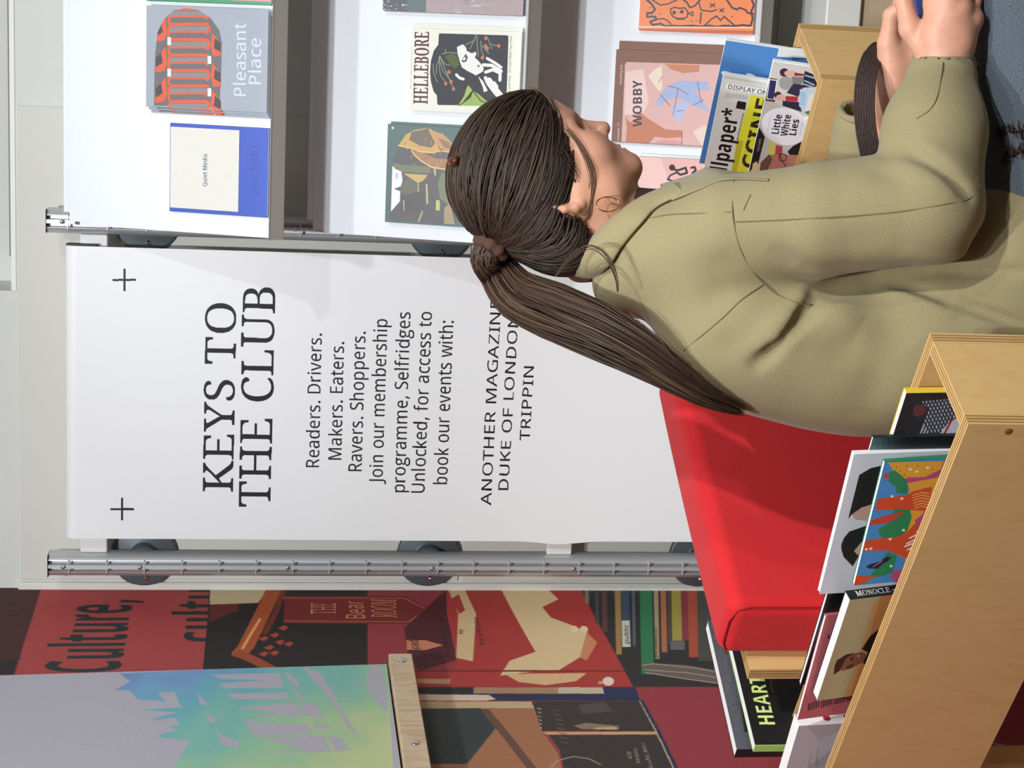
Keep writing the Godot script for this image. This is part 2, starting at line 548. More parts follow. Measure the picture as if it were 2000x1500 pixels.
# ------------------------------------------------------------------ room
const MURAL_TURN := 6.0
func mural_frame() -> Transform3D:
	# origin at the room corner, x towards the corner along the mural wall, z out into the room
	var a := deg_to_rad(MURAL_TURN)
	var n := Vector3(cos(a), 0, sin(a))
	var d := Vector3(sin(a), 0, -cos(a))
	return Transform3D(Basis(d, Vector3.UP, n), Vector3(-1.05, 0, 0))
func room() -> void:
	var plaster := mat("ffffff", 0.85)
	plaster.albedo_texture = noise_tex(0.02, 256, false, 4.0, ["d6d7cf", "dbdcd4", "e0e1d9"])
	tri_mat(plaster, Vector3(0.6, 0.6, 0.6), true)
	var white := mat("e2e0d8", 0.8)
	# back wall with a shallow niche high up on the right
	var g := Geo.new()
	g.box(Vector3(-1.3, 0, -0.15), Vector3(2.3, 1.99, 0))
	g.box(Vector3(-1.3, 1.99, -0.15), Vector3(-0.454, 2.95, 0))
	g.box(Vector3(-0.454, 2.6, -0.15), Vector3(2.3, 2.95, 0))
	g.box(Vector3(-0.454, 1.99, -0.25), Vector3(2.3, 2.6, -0.15))
	var wb := structure("wall_back", g, plaster)
	# raised service panels of the wall, seen between the rails
	var gp := Geo.new()
	gp.box(Vector3(-1.032, 0.0, 0.0), Vector3(-0.10, 1.098, 0.006), 0.0015)
	put("wall_panel", gp, mat("d9d6cb", 0.7), wb)
	put("wall_panel", boxg(Vector3(-1.032, 1.106, 0.0), Vector3(-0.10, 1.98, 0.004), 0.0015), mat("dbd8ce", 0.75), wb)
	put("niche_trim", boxg(Vector3(-0.454, 1.984, -0.148), Vector3(2.3, 1.994, 0.002), 0.001), mat("f0efe8", 0.6), wb)
	put("niche_rail", boxg(Vector3(-0.40, 1.99, -0.11), Vector3(2.3, 2.012, -0.10), 0.002), mat("8d897c", 0.6), wb)
	var fl := mat("ffffff", 0.45)
	fl.albedo_texture = noise_tex(0.03, 256, false, 4.0, ["8d8272", "9a8f7e", "a79b88"])
	tri_mat(fl, Vector3(0.8, 0.8, 0.8), true)
	structure("floor", boxg(Vector3(-2.2, -0.1, -0.25), Vector3(2.45, 0.0, 5.4)), fl)
	structure("ceiling", boxg(Vector3(-2.2, 2.95, -0.25), Vector3(2.45, 3.05, 5.4)), white)
	structure("wall_right", boxg(Vector3(2.3, 0, -0.25), Vector3(2.45, 2.95, 5.4)), white)
	structure("wall_rear", boxg(Vector3(-2.2, 0, 5.25), Vector3(2.3, 2.95, 5.4)), white)
	# the wall that carries the mural
	var f := mural_frame()
	var ml := structure("wall_left", boxg(Vector3(-5.4, 0, -0.15), Vector3(0.0, 2.95, -0.006)), mat("8a3a3c", 0.8))
	ml.transform = f
	var pm := print_mat("mural", 0.75)
	var q := Geo.new()
	q.box(Vector3(-0.86, 0.0, -0.006), Vector3(0.0, 2.12, -0.0005))
	q.quad(Vector3(-0.86, 0.0, 0), Vector3(0, 0.0, 0), Vector3(0, 2.12, 0), Vector3(-0.86, 2.12, 0), Vector3.BACK)
	# only the front carries the print
	for i in range(0, q.uv.size() - 6): q.uv[i] = Vector2(0.95, 0.95)
	var mp := put("mural_print", q, pm, ml)
	mp.set_meta("label", "collage mural of red lettering, book spines and torn photographs")
	var st := put("mural_sheet", boxg(Vector3(-1.9, 0.0, -0.006), Vector3(-0.86 - 0.002, 2.3, 0.0), 0.0005), mat("9c3a3f", 0.75), ml)
	# white corner bead between the mural and the back wall
	var tr := structure("trim_1", boxg(Vector3(-1.052, 0, -0.0), Vector3(-1.036, 1.985, 0.012), 0.003), mat("e6e4da", 0.6))
	# cupboard below the shelves, out at the right
	var o := thing("low_cabinet", "low wooden cabinet with a pale top under the display shelves at the right", "cabinet", Transform3D(Basis.IDENTITY, Vector3(-0.12, 0, 0)))
	put("body", boxg(Vector3(0.01, 0.06, 0.012), Vector3(0.62, 0.446, 0.298), 0.003), mat("bda98a", 0.55), o)
	put("top", boxg(Vector3(0, 0.447, 0.012), Vector3(0.624, 0.513, 0.31), 0.003), mat("dedcd4", 0.45), o)
	put("plinth", boxg(Vector3(0.02, 0.0, 0.03), Vector3(0.61, 0.06, 0.27), 0.002), mat("8d7a5c", 0.6), o)
# ------------------------------------------------------------------ shelving
const RAIL_X := [-0.981, -0.310, 0.361]
const PANELS := [1.503, 1.053, 0.626]
const SLOPE_UP := Vector3(0, 0.930492, -0.366335)
const SLOPE_OUT := Vector3(0, 0.366335, 0.930492)
var paper_white: StandardMaterial3D
func shelving() -> void:
	var alu := mat("d3d4d4", 0.42, 0.55)
	var dark := mat("23262a", 0.5, 0.3)
	var grey := mat("5c6468", 0.45, 0.2)
	var chrome := mat("e6e8ea", 0.18, 1.0)
	# one rail, then copies of it
	var rail_labels := ["aluminium wall rail left of the white banner", "aluminium wall rail between the banner and the display shelves", "aluminium wall rail at the far right end of the display shelves"]
	var proto: Node3D = null
	for i in 3:
		var o: Node3D
		if proto == null:
			o = thing("wall_rail", rail_labels[i], "rail", Transform3D(Basis.IDENTITY, Vector3(RAIL_X[i], 0, 0)), "aluminium rails")
			proto = o
			var top := 1.917
			# extruded profile: rounded shoulders, two slots
			var prof := []
			for k in 9:
				var a := PI * (1.0 - k / 16.0)
				if cos(a) * 0.0235 < -0.0125: prof.append(Vector2(cos(a) * 0.0235, 0.058 + sin(a) * 0.026))
			prof.append(Vector2(-0.0115, 0.0805)); prof.append(Vector2(-0.011, 0.0805)); prof.append(Vector2(-0.0095, 0.066)); prof.append(Vector2(-0.0045, 0.066)); prof.append(Vector2(-0.0035, 0.0835))
			prof.append(Vector2(0.0035, 0.0835)); prof.append(Vector2(0.0045, 0.066)); prof.append(Vector2(0.0095, 0.066)); prof.append(Vector2(0.011, 0.0805))
			for k in 9:
				var a := PI * (0.5 - k / 16.0)
				if cos(a) * 0.0235 > 0.0125: prof.append(Vector2(cos(a) * 0.0235, 0.058 + sin(a) * 0.026))
			prof.append(Vector2(0.0235, 0.045)); prof.append(Vector2(-0.0235, 0.045))
			var clean := []
			for p in prof:
				if not (p.y > 0.06 and p.x < -0.0118 and p.x > -0.0118): clean.append(p)
			var g := Geo.new()
			var m := clean.size()
			for k in m:
				var p: Vector2 = clean[k]; var q: Vector2 = clean[(k + 1) % m]
				var out := Vector3(q.y - p.y, 0, -(q.x - p.x)) * -1.0
				g.quad(Vector3(p.x, 0.02, p.y), Vector3(q.x, 0.02, q.y), Vector3(q.x, top, q.y), Vector3(p.x, top, p.y), out)
			put("extrusion", g, alu, o)
			put("end_cap", boxg(Vector3(-0.022, top, 0.046), Vector3(0.022, top + 0.0015, 0.083), 0.0004), dark, o)
			for k in 22:
				put("notch", boxg(Vector3(-0.0135, 1.878 - 0.0721 * k - 0.0012, 0.0775), Vector3(0.0135, 1.878 - 0.0721 * k + 0.0012, 0.0838), 0.0004), alu, o)
			for y in [1.888, 1.742, 1.455, 1.168, 0.88]:
				var gs := Geo.new()
				gs.lathe([Vector2(0.0, 0.0), Vector2(0.0042, 0.0), Vector2(0.0042, 0.0015), Vector2(0.003, 0.003), Vector2(0.0, 0.0032)], 10, Transform3D(Basis(Vector3.RIGHT, PI / 2.0), Vector3(0.0, y, 0.0855)))
				put("screw", gs, chrome, o)
			for y in [1.739, 1.169, 0.6]:
				var gd := Geo.new()
				gd.lathe([Vector2(0.0, 0.006), Vector2(0.066, 0.006), Vector2(0.066, 0.010), Vector2(0.06, 0.016), Vector2(0.03, 0.017), Vector2(0.026, 0.026), Vector2(0.026, 0.045), Vector2(0.0, 0.045)], 36, Transform3D(Basis(Vector3.RIGHT, PI / 2.0), Vector3(0.004, y, 0.0)))
				put("wall_spacer", gd, grey, o)
				var gb := Geo.new()
				gb.lathe([Vector2(0.0, 0.0), Vector2(0.0055, 0.0), Vector2(0.0055, 0.002), Vector2(0.0, 0.004)], 10, Transform3D(Basis(Vector3.RIGHT, PI / 2.0), Vector3(-0.042, y - 0.004, 0.0165)))
				put("bolt", gb, chrome, o)
				var gb2 := Geo.new()
				gb2.lathe([Vector2(0.0, 0.0), Vector2(0.0055, 0.0), Vector2(0.0055, 0.002), Vector2(0.0, 0.004)], 10, Transform3D(Basis(Vector3.RIGHT, PI / 2.0), Vector3(0.05, y - 0.004, 0.0165)))
				put("bolt", gb2, chrome, o)
		else:
			o = proto.duplicate()
			o.name = numbered("wall_rail")
			add_child(o)
			o.position = Vector3(RAIL_X[i], 0, 0)
			o.set_meta("label", rail_labels[i])
	# tilted display shelves of powder-coated steel
	var steel := mat("ffffff", 0.5)
	steel.albedo_texture = noise_tex(0.35, 256, false, 4.0, ["dfe1e4", "eceef0", "f4f5f6"], FastNoiseLite.TYPE_SIMPLEX, 2)
	tri_mat(steel, Vector3(6, 6, 6))
	var words := ["top", "middle", "lowest"]
	for i in 3:
		var o := thing("display_shelf", "white tilted steel display shelf, %s of the three" % words[i], "shelf", Transform3D(Basis(Vector3.RIGHT, SLOPE_UP, SLOPE_OUT), Vector3(-0.312, PANELS[i], 0.25)), "tilted display shelves")
		put("panel", boxg(Vector3(0.0, -0.012, -0.002), Vector3(0.671, 0.397, 0.0), 0.0006), steel, o)
		put("panel_top", boxg(Vector3(0.022, 0.397, -0.002), Vector3(0.649, 0.409, 0.0), 0.0006), steel, o)
		# level ledge, then a front lip folded down and back under it
		var y0 := -0.0125; var y1 := -0.031
		var lg := Geo.new()
		lg.quad(Vector3(0, 0.0006, 0.0), Vector3(0.671, 0.0006, 0.0), Vector3(0.671, y0, 0.0375), Vector3(0, y0, 0.0375), Vector3(0, 1, 0.3))
		lg.quad(Vector3(0, -0.0012, 0.0), Vector3(0.671, -0.0012, 0.0), Vector3(0.671, y0 - 0.0016, 0.0372), Vector3(0, y0 - 0.0016, 0.0372), Vector3(0, -1, -0.3))
		put("ledge", lg, steel, o)
		var g := Geo.new()
		g.quad(Vector3(0, y1, 0.0125), Vector3(0.671, y1, 0.0125), Vector3(0.671, y0, 0.0378), Vector3(0, y0, 0.0378), Vector3(0, -0.6, 1))
		g.quad(Vector3(0, y1, 0.0105), Vector3(0.671, y1, 0.0105), Vector3(0.671, y0 - 0.001, 0.0355), Vector3(0, y0 - 0.001, 0.0355), Vector3(0, 0.4, -1))
		g.quad(Vector3(0, y1, 0.0105), Vector3(0.671, y1, 0.0105), Vector3(0.671, y1, 0.0125), Vector3(0, y1, 0.0125), Vector3.DOWN)
		for x in [0.0, 0.671]: g.quad(Vector3(x, y1, 0.0105), Vector3(x, y1, 0.0125), Vector3(x, y0, 0.0378), Vector3(x, y0 - 0.001, 0.0355), Vector3(-1 if x == 0.0 else 1, 0, 0))
		put("lip", g, mat("aaa69d", 0.5), o)
		for x in [0.004, 0.667]: put("side_bracket", boxg(Vector3(x - 0.0015, 0.03, -0.10), Vector3(x + 0.0015, 0.36, -0.002), 0.0005), steel, o)
		put("pin", boxg(Vector3(0.0, 0.376, -0.03), Vector3(0.006, 0.386, 0.001), 0.0008), chrome, o)
# ------------------------------------------------------------------ banner
func banner() -> void:
	var o := thing("fabric_banner", "tall white banner printed KEYS TO THE CLUB hung between two rails", "banner", Transform3D.IDENTITY)
	var x0 := -0.922; var x1 := -0.354; var yt := 1.884; var yb := 0.3; var zf := 0.09
	var rows := []; var uvs := []; var backs := []
	var prof := []     # y, z, v
	for k in 7:        # over the top bar
		var a := PI * 0.5 * (1.0 - k / 6.0)
		prof.append(Vector3(yt - 0.02 + sin(a) * 0.02, zf - 0.02 + cos(a) * 0.02, 0.0))
	for k in 60: prof.append(Vector3(lerpf(yt - 0.024, yb, k / 59.0), zf, 0.0))
	for p in prof:
		var row := []; var uvr := []; var rb := []
		for j in 25:
			var x := lerpf(x0, x1, j / 24.0)
			var d: float = yt - p.x
			var wob := 0.0016 * sin(x * 9.0 + d * 5.0) * smoothstep(0.05, 0.3, d)
			# the sheet is bowed a little at its left edge where the second bar holds it
			var tuck := -0.006 * exp(-pow((p.x - 0.915) / 0.05, 2.0)) * (1.0 if j == 0 else 0.0)
			var v := Vector3(x + tuck, p.x, p.y + wob)
			row.append(v); uvr.append(Vector2((x - x0) / (x1 - x0), (yt - p.x) / (yt - yb)))
			rb.append(v - Vector3(0, 0, 0.0006))
		rows.append(row); uvs.append(uvr); backs.append(rb)
	var g := Geo.new()
	g.sheet(rows, false, uvs, [], true)
	put("sheet", g, print_mat("banner", 0.5), o)
	var gb := Geo.new()
	gb.sheet(backs)
	put("sheet_back", gb, mat("ecebe7", 0.6), o)
	var bar := mat("e9e8e4", 0.45)
	for y in [1.832, 0.908]:
		put("crossbar", boxg(Vector3(-0.957, y - 0.0255, 0.052), Vector3(-0.334, y + 0.0255, 0.066), 0.002), bar, o)
	put("roller", boxg(Vector3(x0 + 0.004, yt - 0.042, 0.066), Vector3(x1 - 0.004, yt - 0.004, zf - 0.003), 0.008), bar, o)
	var clip := mat("3c3e40", 0.4, 0.5)
	put("clip", boxg(Vector3(x1 - 0.001, yt - 0.06, 0.062), Vector3(x1 + 0.0035, yt - 0.002, 0.083), 0.0015), clip, o)
	put("clip", boxg(Vector3(-0.9225, yt - 0.06, 0.062), Vector3(-0.9225 + 0.002, yt - 0.002, 0.083), 0.0008), bar, o)
# ------------------------------------------------------------------ poster on the mural
func mural_poster() -> void:
	var f := mural_frame()
	var o := thing("hanging_poster", "lilac poster with blue-green foil lettering, its sheen painted in, hung on a wooden batten", "poster", f)
	var xb := -0.4107; var xt := -0.4669; var xl := -0.95
	var k := 0.95 - 0.40
	var g := Geo.new()
	g.quad(Vector3(xl, 1.2782, 0.03), Vector3(xb, 1.2782, 0.03), Vector3(xt, 2.3, 0.03), Vector3(xl, 2.3, 0.03), Vector3.BACK, [Vector2(0, 1), Vector2((xb - xl) / k, 1), Vector2((xt - xl) / k, 0), Vector2(0, 0)])
	put("sheet", g, print_mat("poster", 0.42), o)  # texture holds the iridescent reflection of the foil as colour
	var gb := Geo.new()
	gb.quad(Vector3(xl, 1.2782, 0.029), Vector3(xb, 1.2782, 0.029), Vector3(xt, 2.3, 0.029), Vector3(xl, 2.3, 0.029), Vector3.FORWARD)
	put("sheet_back", gb, mat("d8d5da", 0.7), o)
	var birch := wood_mat("cbb08a", "bf9f76", "d8c19e")
	var b := put("batten", boxg(Vector3(-0.95, 1.232, 0.031), Vector3(-0.400, 1.2745, 0.046), 0.0015), birch, o)
	put("batten_back", boxg(Vector3(-0.95, 1.232, 0.016), Vector3(-0.400, 1.2745, 0.028), 0.0015), birch, o)
	var chrome := mat("d0d2d0", 0.25, 0.9)
	for x in [-0.43, -0.735]:
		var gs := Geo.new()
		gs.lathe([Vector2(0.0, 0.0), Vector2(0.0075, 0.0), Vector2(0.0072, 0.0015), Vector2(0.004, 0.003), Vector2(0.0, 0.0032)], 16, Transform3D(Basis(Vector3.RIGHT, PI / 2.0), Vector3(x, 1.252, 0.046)))
		put("screw", gs, chrome, o)
	var top := put("top_batten", boxg(Vector3(-0.95, 2.29, 0.002), Vector3(-0.400, 2.33, 0.046), 0.0015), birch, o)
func wood_mat(c0: String, c1: String, c2: String) -> StandardMaterial3D:
	var m := mat("ffffff", 0.5)
	m.albedo_texture = noise_tex(0.012, 256, false, 4.0, [c1, c0, c2, c0, c1, c2], FastNoiseLite.TYPE_SIMPLEX_SMOOTH, 4, 7, 5.0)
	tri_mat(m, Vector3(3, 3, 3))
	return m

# ------------------------------------------------------------------ publications
func page_mat() -> StandardMaterial3D:
	if paper_white == null:
		paper_white = mat("ffffff", 0.8)
		paper_white.albedo_texture = noise_tex(0.08, 128, false, 4.0, ["d9d6cf", "efede8", "f6f5f1"], FastNoiseLite.TYPE_SIMPLEX, 2, 5, 0.2)
		tri_mat(paper_white, Vector3(8, 300, 300))
	return paper_white
# local frame: x across the front cover, y up, the front cover lies at z = 0 and the block goes back to z = -t
func publication(called: String, label: String, category: String, tr: Transform3D, w: float, h: float, t: float, cover: Material, spine: String, spine_side: float, group: String, cover_bend := 0.0) -> Node3D:
	var o := thing(called, label, category, tr, group)
	var c := 0.0006
	put("pages", boxg(Vector3(0.0012, 0.0008, -t + c), Vector3(w - 0.0012, h - 0.0008, -c), 0.0002), page_mat(), o)
	var g := Geo.new()
	g.quad(Vector3(0, 0, 0), Vector3(w, 0, 0), Vector3(w, h, 0), Vector3(0, h, 0), Vector3.BACK)
	put("front_cover", g, cover, o)
	put("cover_board", boxg(Vector3(0, 0, -c), Vector3(w, h, -0.00015)), mat("e4e1da", 0.6), o)
	put("back_cover", boxg(Vector3(0, 0, -t), Vector3(w, h, -t + c)), mat(spine, 0.55), o)
	var x := 0.0 if spine_side < 0 else w
	put("spine", boxg(Vector3(x - 0.0006, 0, -t), Vector3(x + 0.0006, h, 0.0001), 0.0003), mat(spine, 0.5), o)
	return o
func lettering(called: String, text: String, font: int, height: float, m: Material, parent: Node, tr: Transform3D, width := 0.0) -> void:
	var tm := TextMesh.new()
	tm.font = font_of(font); tm.font_size = 64; tm.depth = 0.5; tm.pixel_size = 1.0; tm.curve_step = 3.0
	tm.horizontal_alignment = HORIZONTAL_ALIGNMENT_LEFT
	tm.text = text
	var k := height / 45.7
	var kx := k if width == 0.0 else width / maxf(tm.get_aabb().size.x, 1.0)
	put(called, tm, m, parent, tr * Transform3D(Basis.from_scale(Vector3(kx, k, 0.0006)), Vector3.ZERO))
func shelf_tr(panel: int, x: float, t: float) -> Transform3D:
	return Transform3D(Basis(Vector3.RIGHT, SLOPE_UP, SLOPE_OUT), Vector3(x, PANELS[panel], 0.25) + SLOPE_UP * 0.0032 + SLOPE_OUT * (t + 0.0004))
func shelf_publications() -> void:
	var top := "publications on the top display shelf"
	var mid := "publications on the middle display shelf"
	var low := "publications on the lowest display shelf"
	var o := publication("booklet", "cobalt blue booklet with a cream card on its cover", "booklet", shelf_tr(0, -0.274, 0.006), 0.159, 0.19, 0.006, print_mat("blue", 0.5), "2a47a6", -1, top)
	var g := Geo.new()
	g.quad(Vector3(0, 0, 0.0009), Vector3(0.146, 0, 0.0009), Vector3(0.146, 0.133, 0.0009), Vector3(0, 0.133, 0.0009), Vector3.BACK)
	var card := put("paper_card", g, print_mat("card", 0.8), o, Transform3D(Basis.IDENTITY, Vector3(0.0065, 0.0555, 0)))
	put("card_edge", boxg(Vector3(0, 0, 0.0002), Vector3(0.146, 0.133, 0.0008)), mat("d6d1c3", 0.8), card)
	# three silver copies fanned behind one another
	var sm := print_mat("silver", 0.6)
	publication("magazine", "silver magazine with orange arched pattern, front copy of the fanned stack", "magazine", shelf_tr(0, -0.087, 0.018), 0.178, 0.232, 0.005, sm, "9ea3ab", -1, top)
	publication("magazine", "silver magazine just behind the front copy of the fanned stack", "magazine", shelf_tr(0, -0.092, 0.0122), 0.178, 0.229, 0.005, sm, "9ea3ab", -1, top)
	publication("magazine", "silver magazine at the very back of the fanned stack", "magazine", shelf_tr(0, -0.0975, 0.0064), 0.178, 0.227, 0.005, sm, "9ea3ab", -1, top)
	publication("magazine", "green magazine at the right end of the top display shelf", "magazine", shelf_tr(0, 0.1, 0.01), 0.17, 0.236, 0.01, print_mat("green", 0.4), "1c7a4c", -1, top)
	var pm := print_mat("photo", 0.4)
	publication("photo_book", "dark and mauve photo book at the right end of the middle shelf", "book", shelf_tr(1, 0.103, 0.012), 0.19, 0.262, 0.006, pm, "8d7876", -1, mid)
	publication("photo_book", "dark mauve photo book tucked behind its twin on the middle shelf", "book", shelf_tr(1, 0.1065, 0.0055), 0.19, 0.266, 0.005, pm, "2a2c30", -1, mid)
	var hm := print_mat("helle", 0.6)
	publication("magazine", "cream magazine with a dark arched picture of a pale dreaming face", "magazine", shelf_tr(1, -0.074, 0.012), 0.149, 0.207, 0.004, hm, "ece9d8", -1, mid)
	publication("magazine", "cream magazine half hidden behind its twin with the pale face", "magazine", shelf_tr(1, -0.069, 0.0075), 0.149, 0.206, 0.0035, hm, "ece9d8", -1, mid)
	publication("magazine", "cream magazine rearmost of the copies with the pale face", "magazine", shelf_tr(1, -0.0655, 0.0036), 0.149, 0.205, 0.0032, hm, "ece9d8", -1, mid)
	var tm := print_mat("topi", 0.45)
	publication("magazine", "dark green magazine with an arched picture of clipped golden hedges", "magazine", shelf_tr(1, -0.282, 0.012), 0.181, 0.247, 0.005, tm, "33504b", -1, mid)
	publication("magazine", "dark green magazine behind its twin with the clipped hedges", "magazine", shelf_tr(1, -0.278, 0.0065), 0.181, 0.243, 0.005, tm, "33504b", -1, mid)
	publication("zine", "orange zine covered in black doodles", "zine", shelf_tr(2, 0.091, 0.012), 0.15, 0.212, 0.012, print_mat("orange", 0.35), "d8662a", -1, low)
	var wm := print_mat("wobby", 0.6)
	publication("magazine", "brown bordered magazine with a pink and blue drawing, front copy", "magazine", shelf_tr(2, -0.117, 0.01), 0.171, 0.252, 0.005, wm, "7c5745", -1, low)
	publication("magazine", "brown magazine shifted out to the right behind the front copy", "magazine", shelf_tr(2, -0.101, 0.0045), 0.171, 0.248, 0.004, wm, "7c5745", -1, low)
	publication("zine", "pale pink zine with black curly lettering beside the brown magazines", "zine", shelf_tr(2, -0.30, 0.011), 0.158, 0.2, 0.006, print_mat("pinkzine", 0.6), "e5b3aa", -1, low)
	var bk := thing("bookend", "grey folded steel bookend behind the pale pink zine", "bookend", shelf_tr(2, -0.152, 0.004), "")
	put("plate", boxg(Vector3(0, 0, -0.004), Vector3(0.016, 0.195, -0.002), 0.0005), mat("a9aca8", 0.4, 0.3), bk)
	put("foot", boxg(Vector3(0, 0.0, -0.004), Vector3(0.016, 0.002, 0.0), 0.0005), mat("a9aca8", 0.4, 0.3), bk)
# ------------------------------------------------------------------ chair with magazine racks
var ply: StandardMaterial3D
func chair_tr() -> Transform3D:
	return Transform3D(Basis(S, Vector3.UP, -L), CHAIR)
# a plywood panel: seven plies stacked along one axis
func ply_panel(lo: Vector3, hi: Vector3, ax: int) -> Geo:
	var g := Geo.new()
	var tones := [Color(1, 1, 1), Color(0.42, 0.36, 0.30), Color(0.86, 0.82, 0.76), Color(0.40, 0.34, 0.28), Color(0.86, 0.82, 0.76), Color(0.42, 0.36, 0.30), Color(1, 1, 1)]
	var cuts := [0.0, 0.16, 0.27, 0.44, 0.55, 0.72, 0.83, 1.0]
	for k in 7:
		var a := lo; var b := hi
		a[ax] = lerpf(lo[ax], hi[ax], cuts[k]); b[ax] = lerpf(lo[ax], hi[ax], cuts[k + 1])
		if k % 2 == 1:     # the cross plies sit a hair back
			for q in 3:
				if q != ax: a[q] += 0.0002; b[q] -= 0.0002
		g.box(a, b)
		while g.col.size() < g.v.size(): g.col.append(tones[k])
	g.use_col = true
	return g
func soft_box(lo: Vector3, hi: Vector3, r: float, puff := 0.0) -> Geo:
	var g := Geo.new()
	var c := (lo + hi) / 2.0
	var h := (hi - lo) / 2.0
	for ax in 3:
		var o1 := (ax + 1) % 3; var o2 := (ax + 2) % 3
		var cs := []
		for o in [o1, o2]:
			var l := []
			for k in 5: l.append(-h[o] + r * k / 4.0)
			for k in range(1, 8): l.append(lerpf(-h[o] + r, h[o] - r, k / 8.0))
			for k in 5: l.append(h[o] - r + r * k / 4.0)
			cs.append(l)
		for sg in [-1.0, 1.0]:
			var rows := []
			for u in cs[0]:
				var row := []
				for w in cs[1]:
					var p := Vector3.ZERO
					p[ax] = sg * h[ax]; p[o1] = u; p[o2] = w
					var q := p.clamp(-h + Vector3(r, r, r), h - Vector3(r, r, r))
					var f := q + (p - q).normalized() * r
					f[ax] += sg * puff * (1.0 - pow(u / h[o1], 2.0)) * (1.0 - pow(w / h[o2], 2.0))
					row.append(c + f)
				rows.append(row)
			g.sheet(rows, false, [], [], sg > 0.0)
	return g
func chair() -> void:
	ply = mat("ffffff", 0.48)
	ply.albedo_texture = noise_tex(0.010, 512, false, 4.0, ["cda468", "d1a86c", "d6af74", "cfa569", "d3ab6f"], FastNoiseLite.TYPE_SIMPLEX_SMOOTH, 5, 11, 2.6)
	ply.vertex_color_use_as_albedo = true
	tri_mat(ply, Vector3(2.2, 2.2, 2.2))
	var red := mat("c8141a", 0.85)
	red.albedo_texture = noise_tex(0.4, 256, false, 4.0, ["b80f14", "d0181d", "de2227"], FastNoiseLite.TYPE_SIMPLEX, 2)
	red.albedo_color = Color.WHITE
	red.normal_enabled = true
	red.normal_texture = noise_tex(0.5, 256, true, 6.0, [], FastNoiseLite.TYPE_SIMPLEX, 2, 9)
	red.normal_scale = 0.3
	red.rim_enabled = true
	red.rim = 0.15
	tri_mat(red, Vector3(9, 9, 9))
	var o := thing("rack_chair", "red upholstered chair with plywood magazine racks for arms", "chair", chair_tr())
	put("back_cushion", soft_box(Vector3(0.166, 0.40, -0.63), Vector3(0.736, 0.845, -0.516), 0.022, 0.006), red, o)
	put("seat_cushion", soft_box(Vector3(0.166, 0.30, -0.514), Vector3(0.733, 0.425, -0.01), 0.025, 0.008), red, o)
	var seam := Geo.new()
	seam.tube([Vector3(0.1665, 0.42, -0.520), Vector3(0.1675, 0.815, -0.521), Vector3(0.169, 0.832, -0.530), Vector3(0.170, 0.8405, -0.555), Vector3(0.1695, 0.8405, -0.6), Vector3(0.1675, 0.83, -0.626)], [0.0012, 0.0012, 0.0012, 0.0012, 0.0012, 0.0012], 6)
	put("seam", seam, mat("8f0d12", 0.9), o)
	put("back_board", ply_panel(Vector3(0.146, 0.10, -0.656), Vector3(0.754, 0.797, -0.634), 2), ply, o)
	put("base", ply_panel(Vector3(0.165, 0.20, -0.632), Vector3(0.734, 0.298, -0.03), 1), ply, o)
	for p in [[0.19, -0.07], [0.69, -0.07], [0.19, -0.59], [0.69, -0.59]]:
		put("leg", boxg(Vector3(p[0], 0.0, p[1] - 0.02), Vector3(p[0] + 0.04, 0.20, p[1] + 0.02), 0.003), ply, o)
	# racks: tall outer and inner boards with a front board between them
	var y0 := 0.477; var y1 := 0.70; var ln := -0.86
	for w in [0.0, 0.737]:
		put("rack_board", ply_panel(Vector3(w, y0, ln), Vector3(w + 0.018, y1, 0.0), 0), ply, o)
		put("rack_board", ply_panel(Vector3(w + 0.144, y0, ln if w > 0.0 else -0.86), Vector3(w + 0.162, y1, 0.0), 0), ply, o)
		put("rack_front", ply_panel(Vector3(w + 0.0182, y0, -0.0185), Vector3(w + 0.1438, y1, -0.0005), 2), ply, o)
		put("rack_back", ply_panel(Vector3(w + 0.0182, y0, ln + 0.0005), Vector3(w + 0.1438, y1, ln + 0.0185), 2), ply, o)
		put("rack_floor", ply_panel(Vector3(w + 0.0182, y0, ln + 0.0186), Vector3(w + 0.1438, y0 + 0.012, -0.0186), 1), ply, o)
		put("rack_leg", boxg(Vector3(w + 0.06, 0.0, -0.12), Vector3(w + 0.10, y0, -0.08), 0.003), ply, o)
		put("rack_leg", boxg(Vector3(w + 0.06, 0.0, -0.80), Vector3(w + 0.10, y0, -0.76), 0.003), ply, o)
	var plug := mat("7a5a30", 0.6)
	var gp := Geo.new()
	gp.lathe([Vector2(0.0, 0.0), Vector2(0.0048, 0.0), Vector2(0.0048, 0.0012), Vector2(0.0, 0.0012)], 14, Transform3D(Basis(Vector3.BACK, PI / 2.0), Vector3(0.0008, 0.648, -0.011)))
	put("screw_plug", gp, plug, o)
	# shallow rack across the back
	put("rear_rack_board", ply_panel(Vector3(0.165, y0, -0.765 + 0.02), Vector3(0.734, 0.63, -0.765 + 0.038), 2), ply, o)
	put("rear_rack_board", ply_panel(Vector3(0.165, y0, -0.858), Vector3(0.734, 0.66, -0.84), 2), ply, o)
	put("rear_rack_floor", ply_panel(Vector3(0.165, y0, -0.839), Vector3(0.734, y0 + 0.012, -0.747), 1), ply, o)
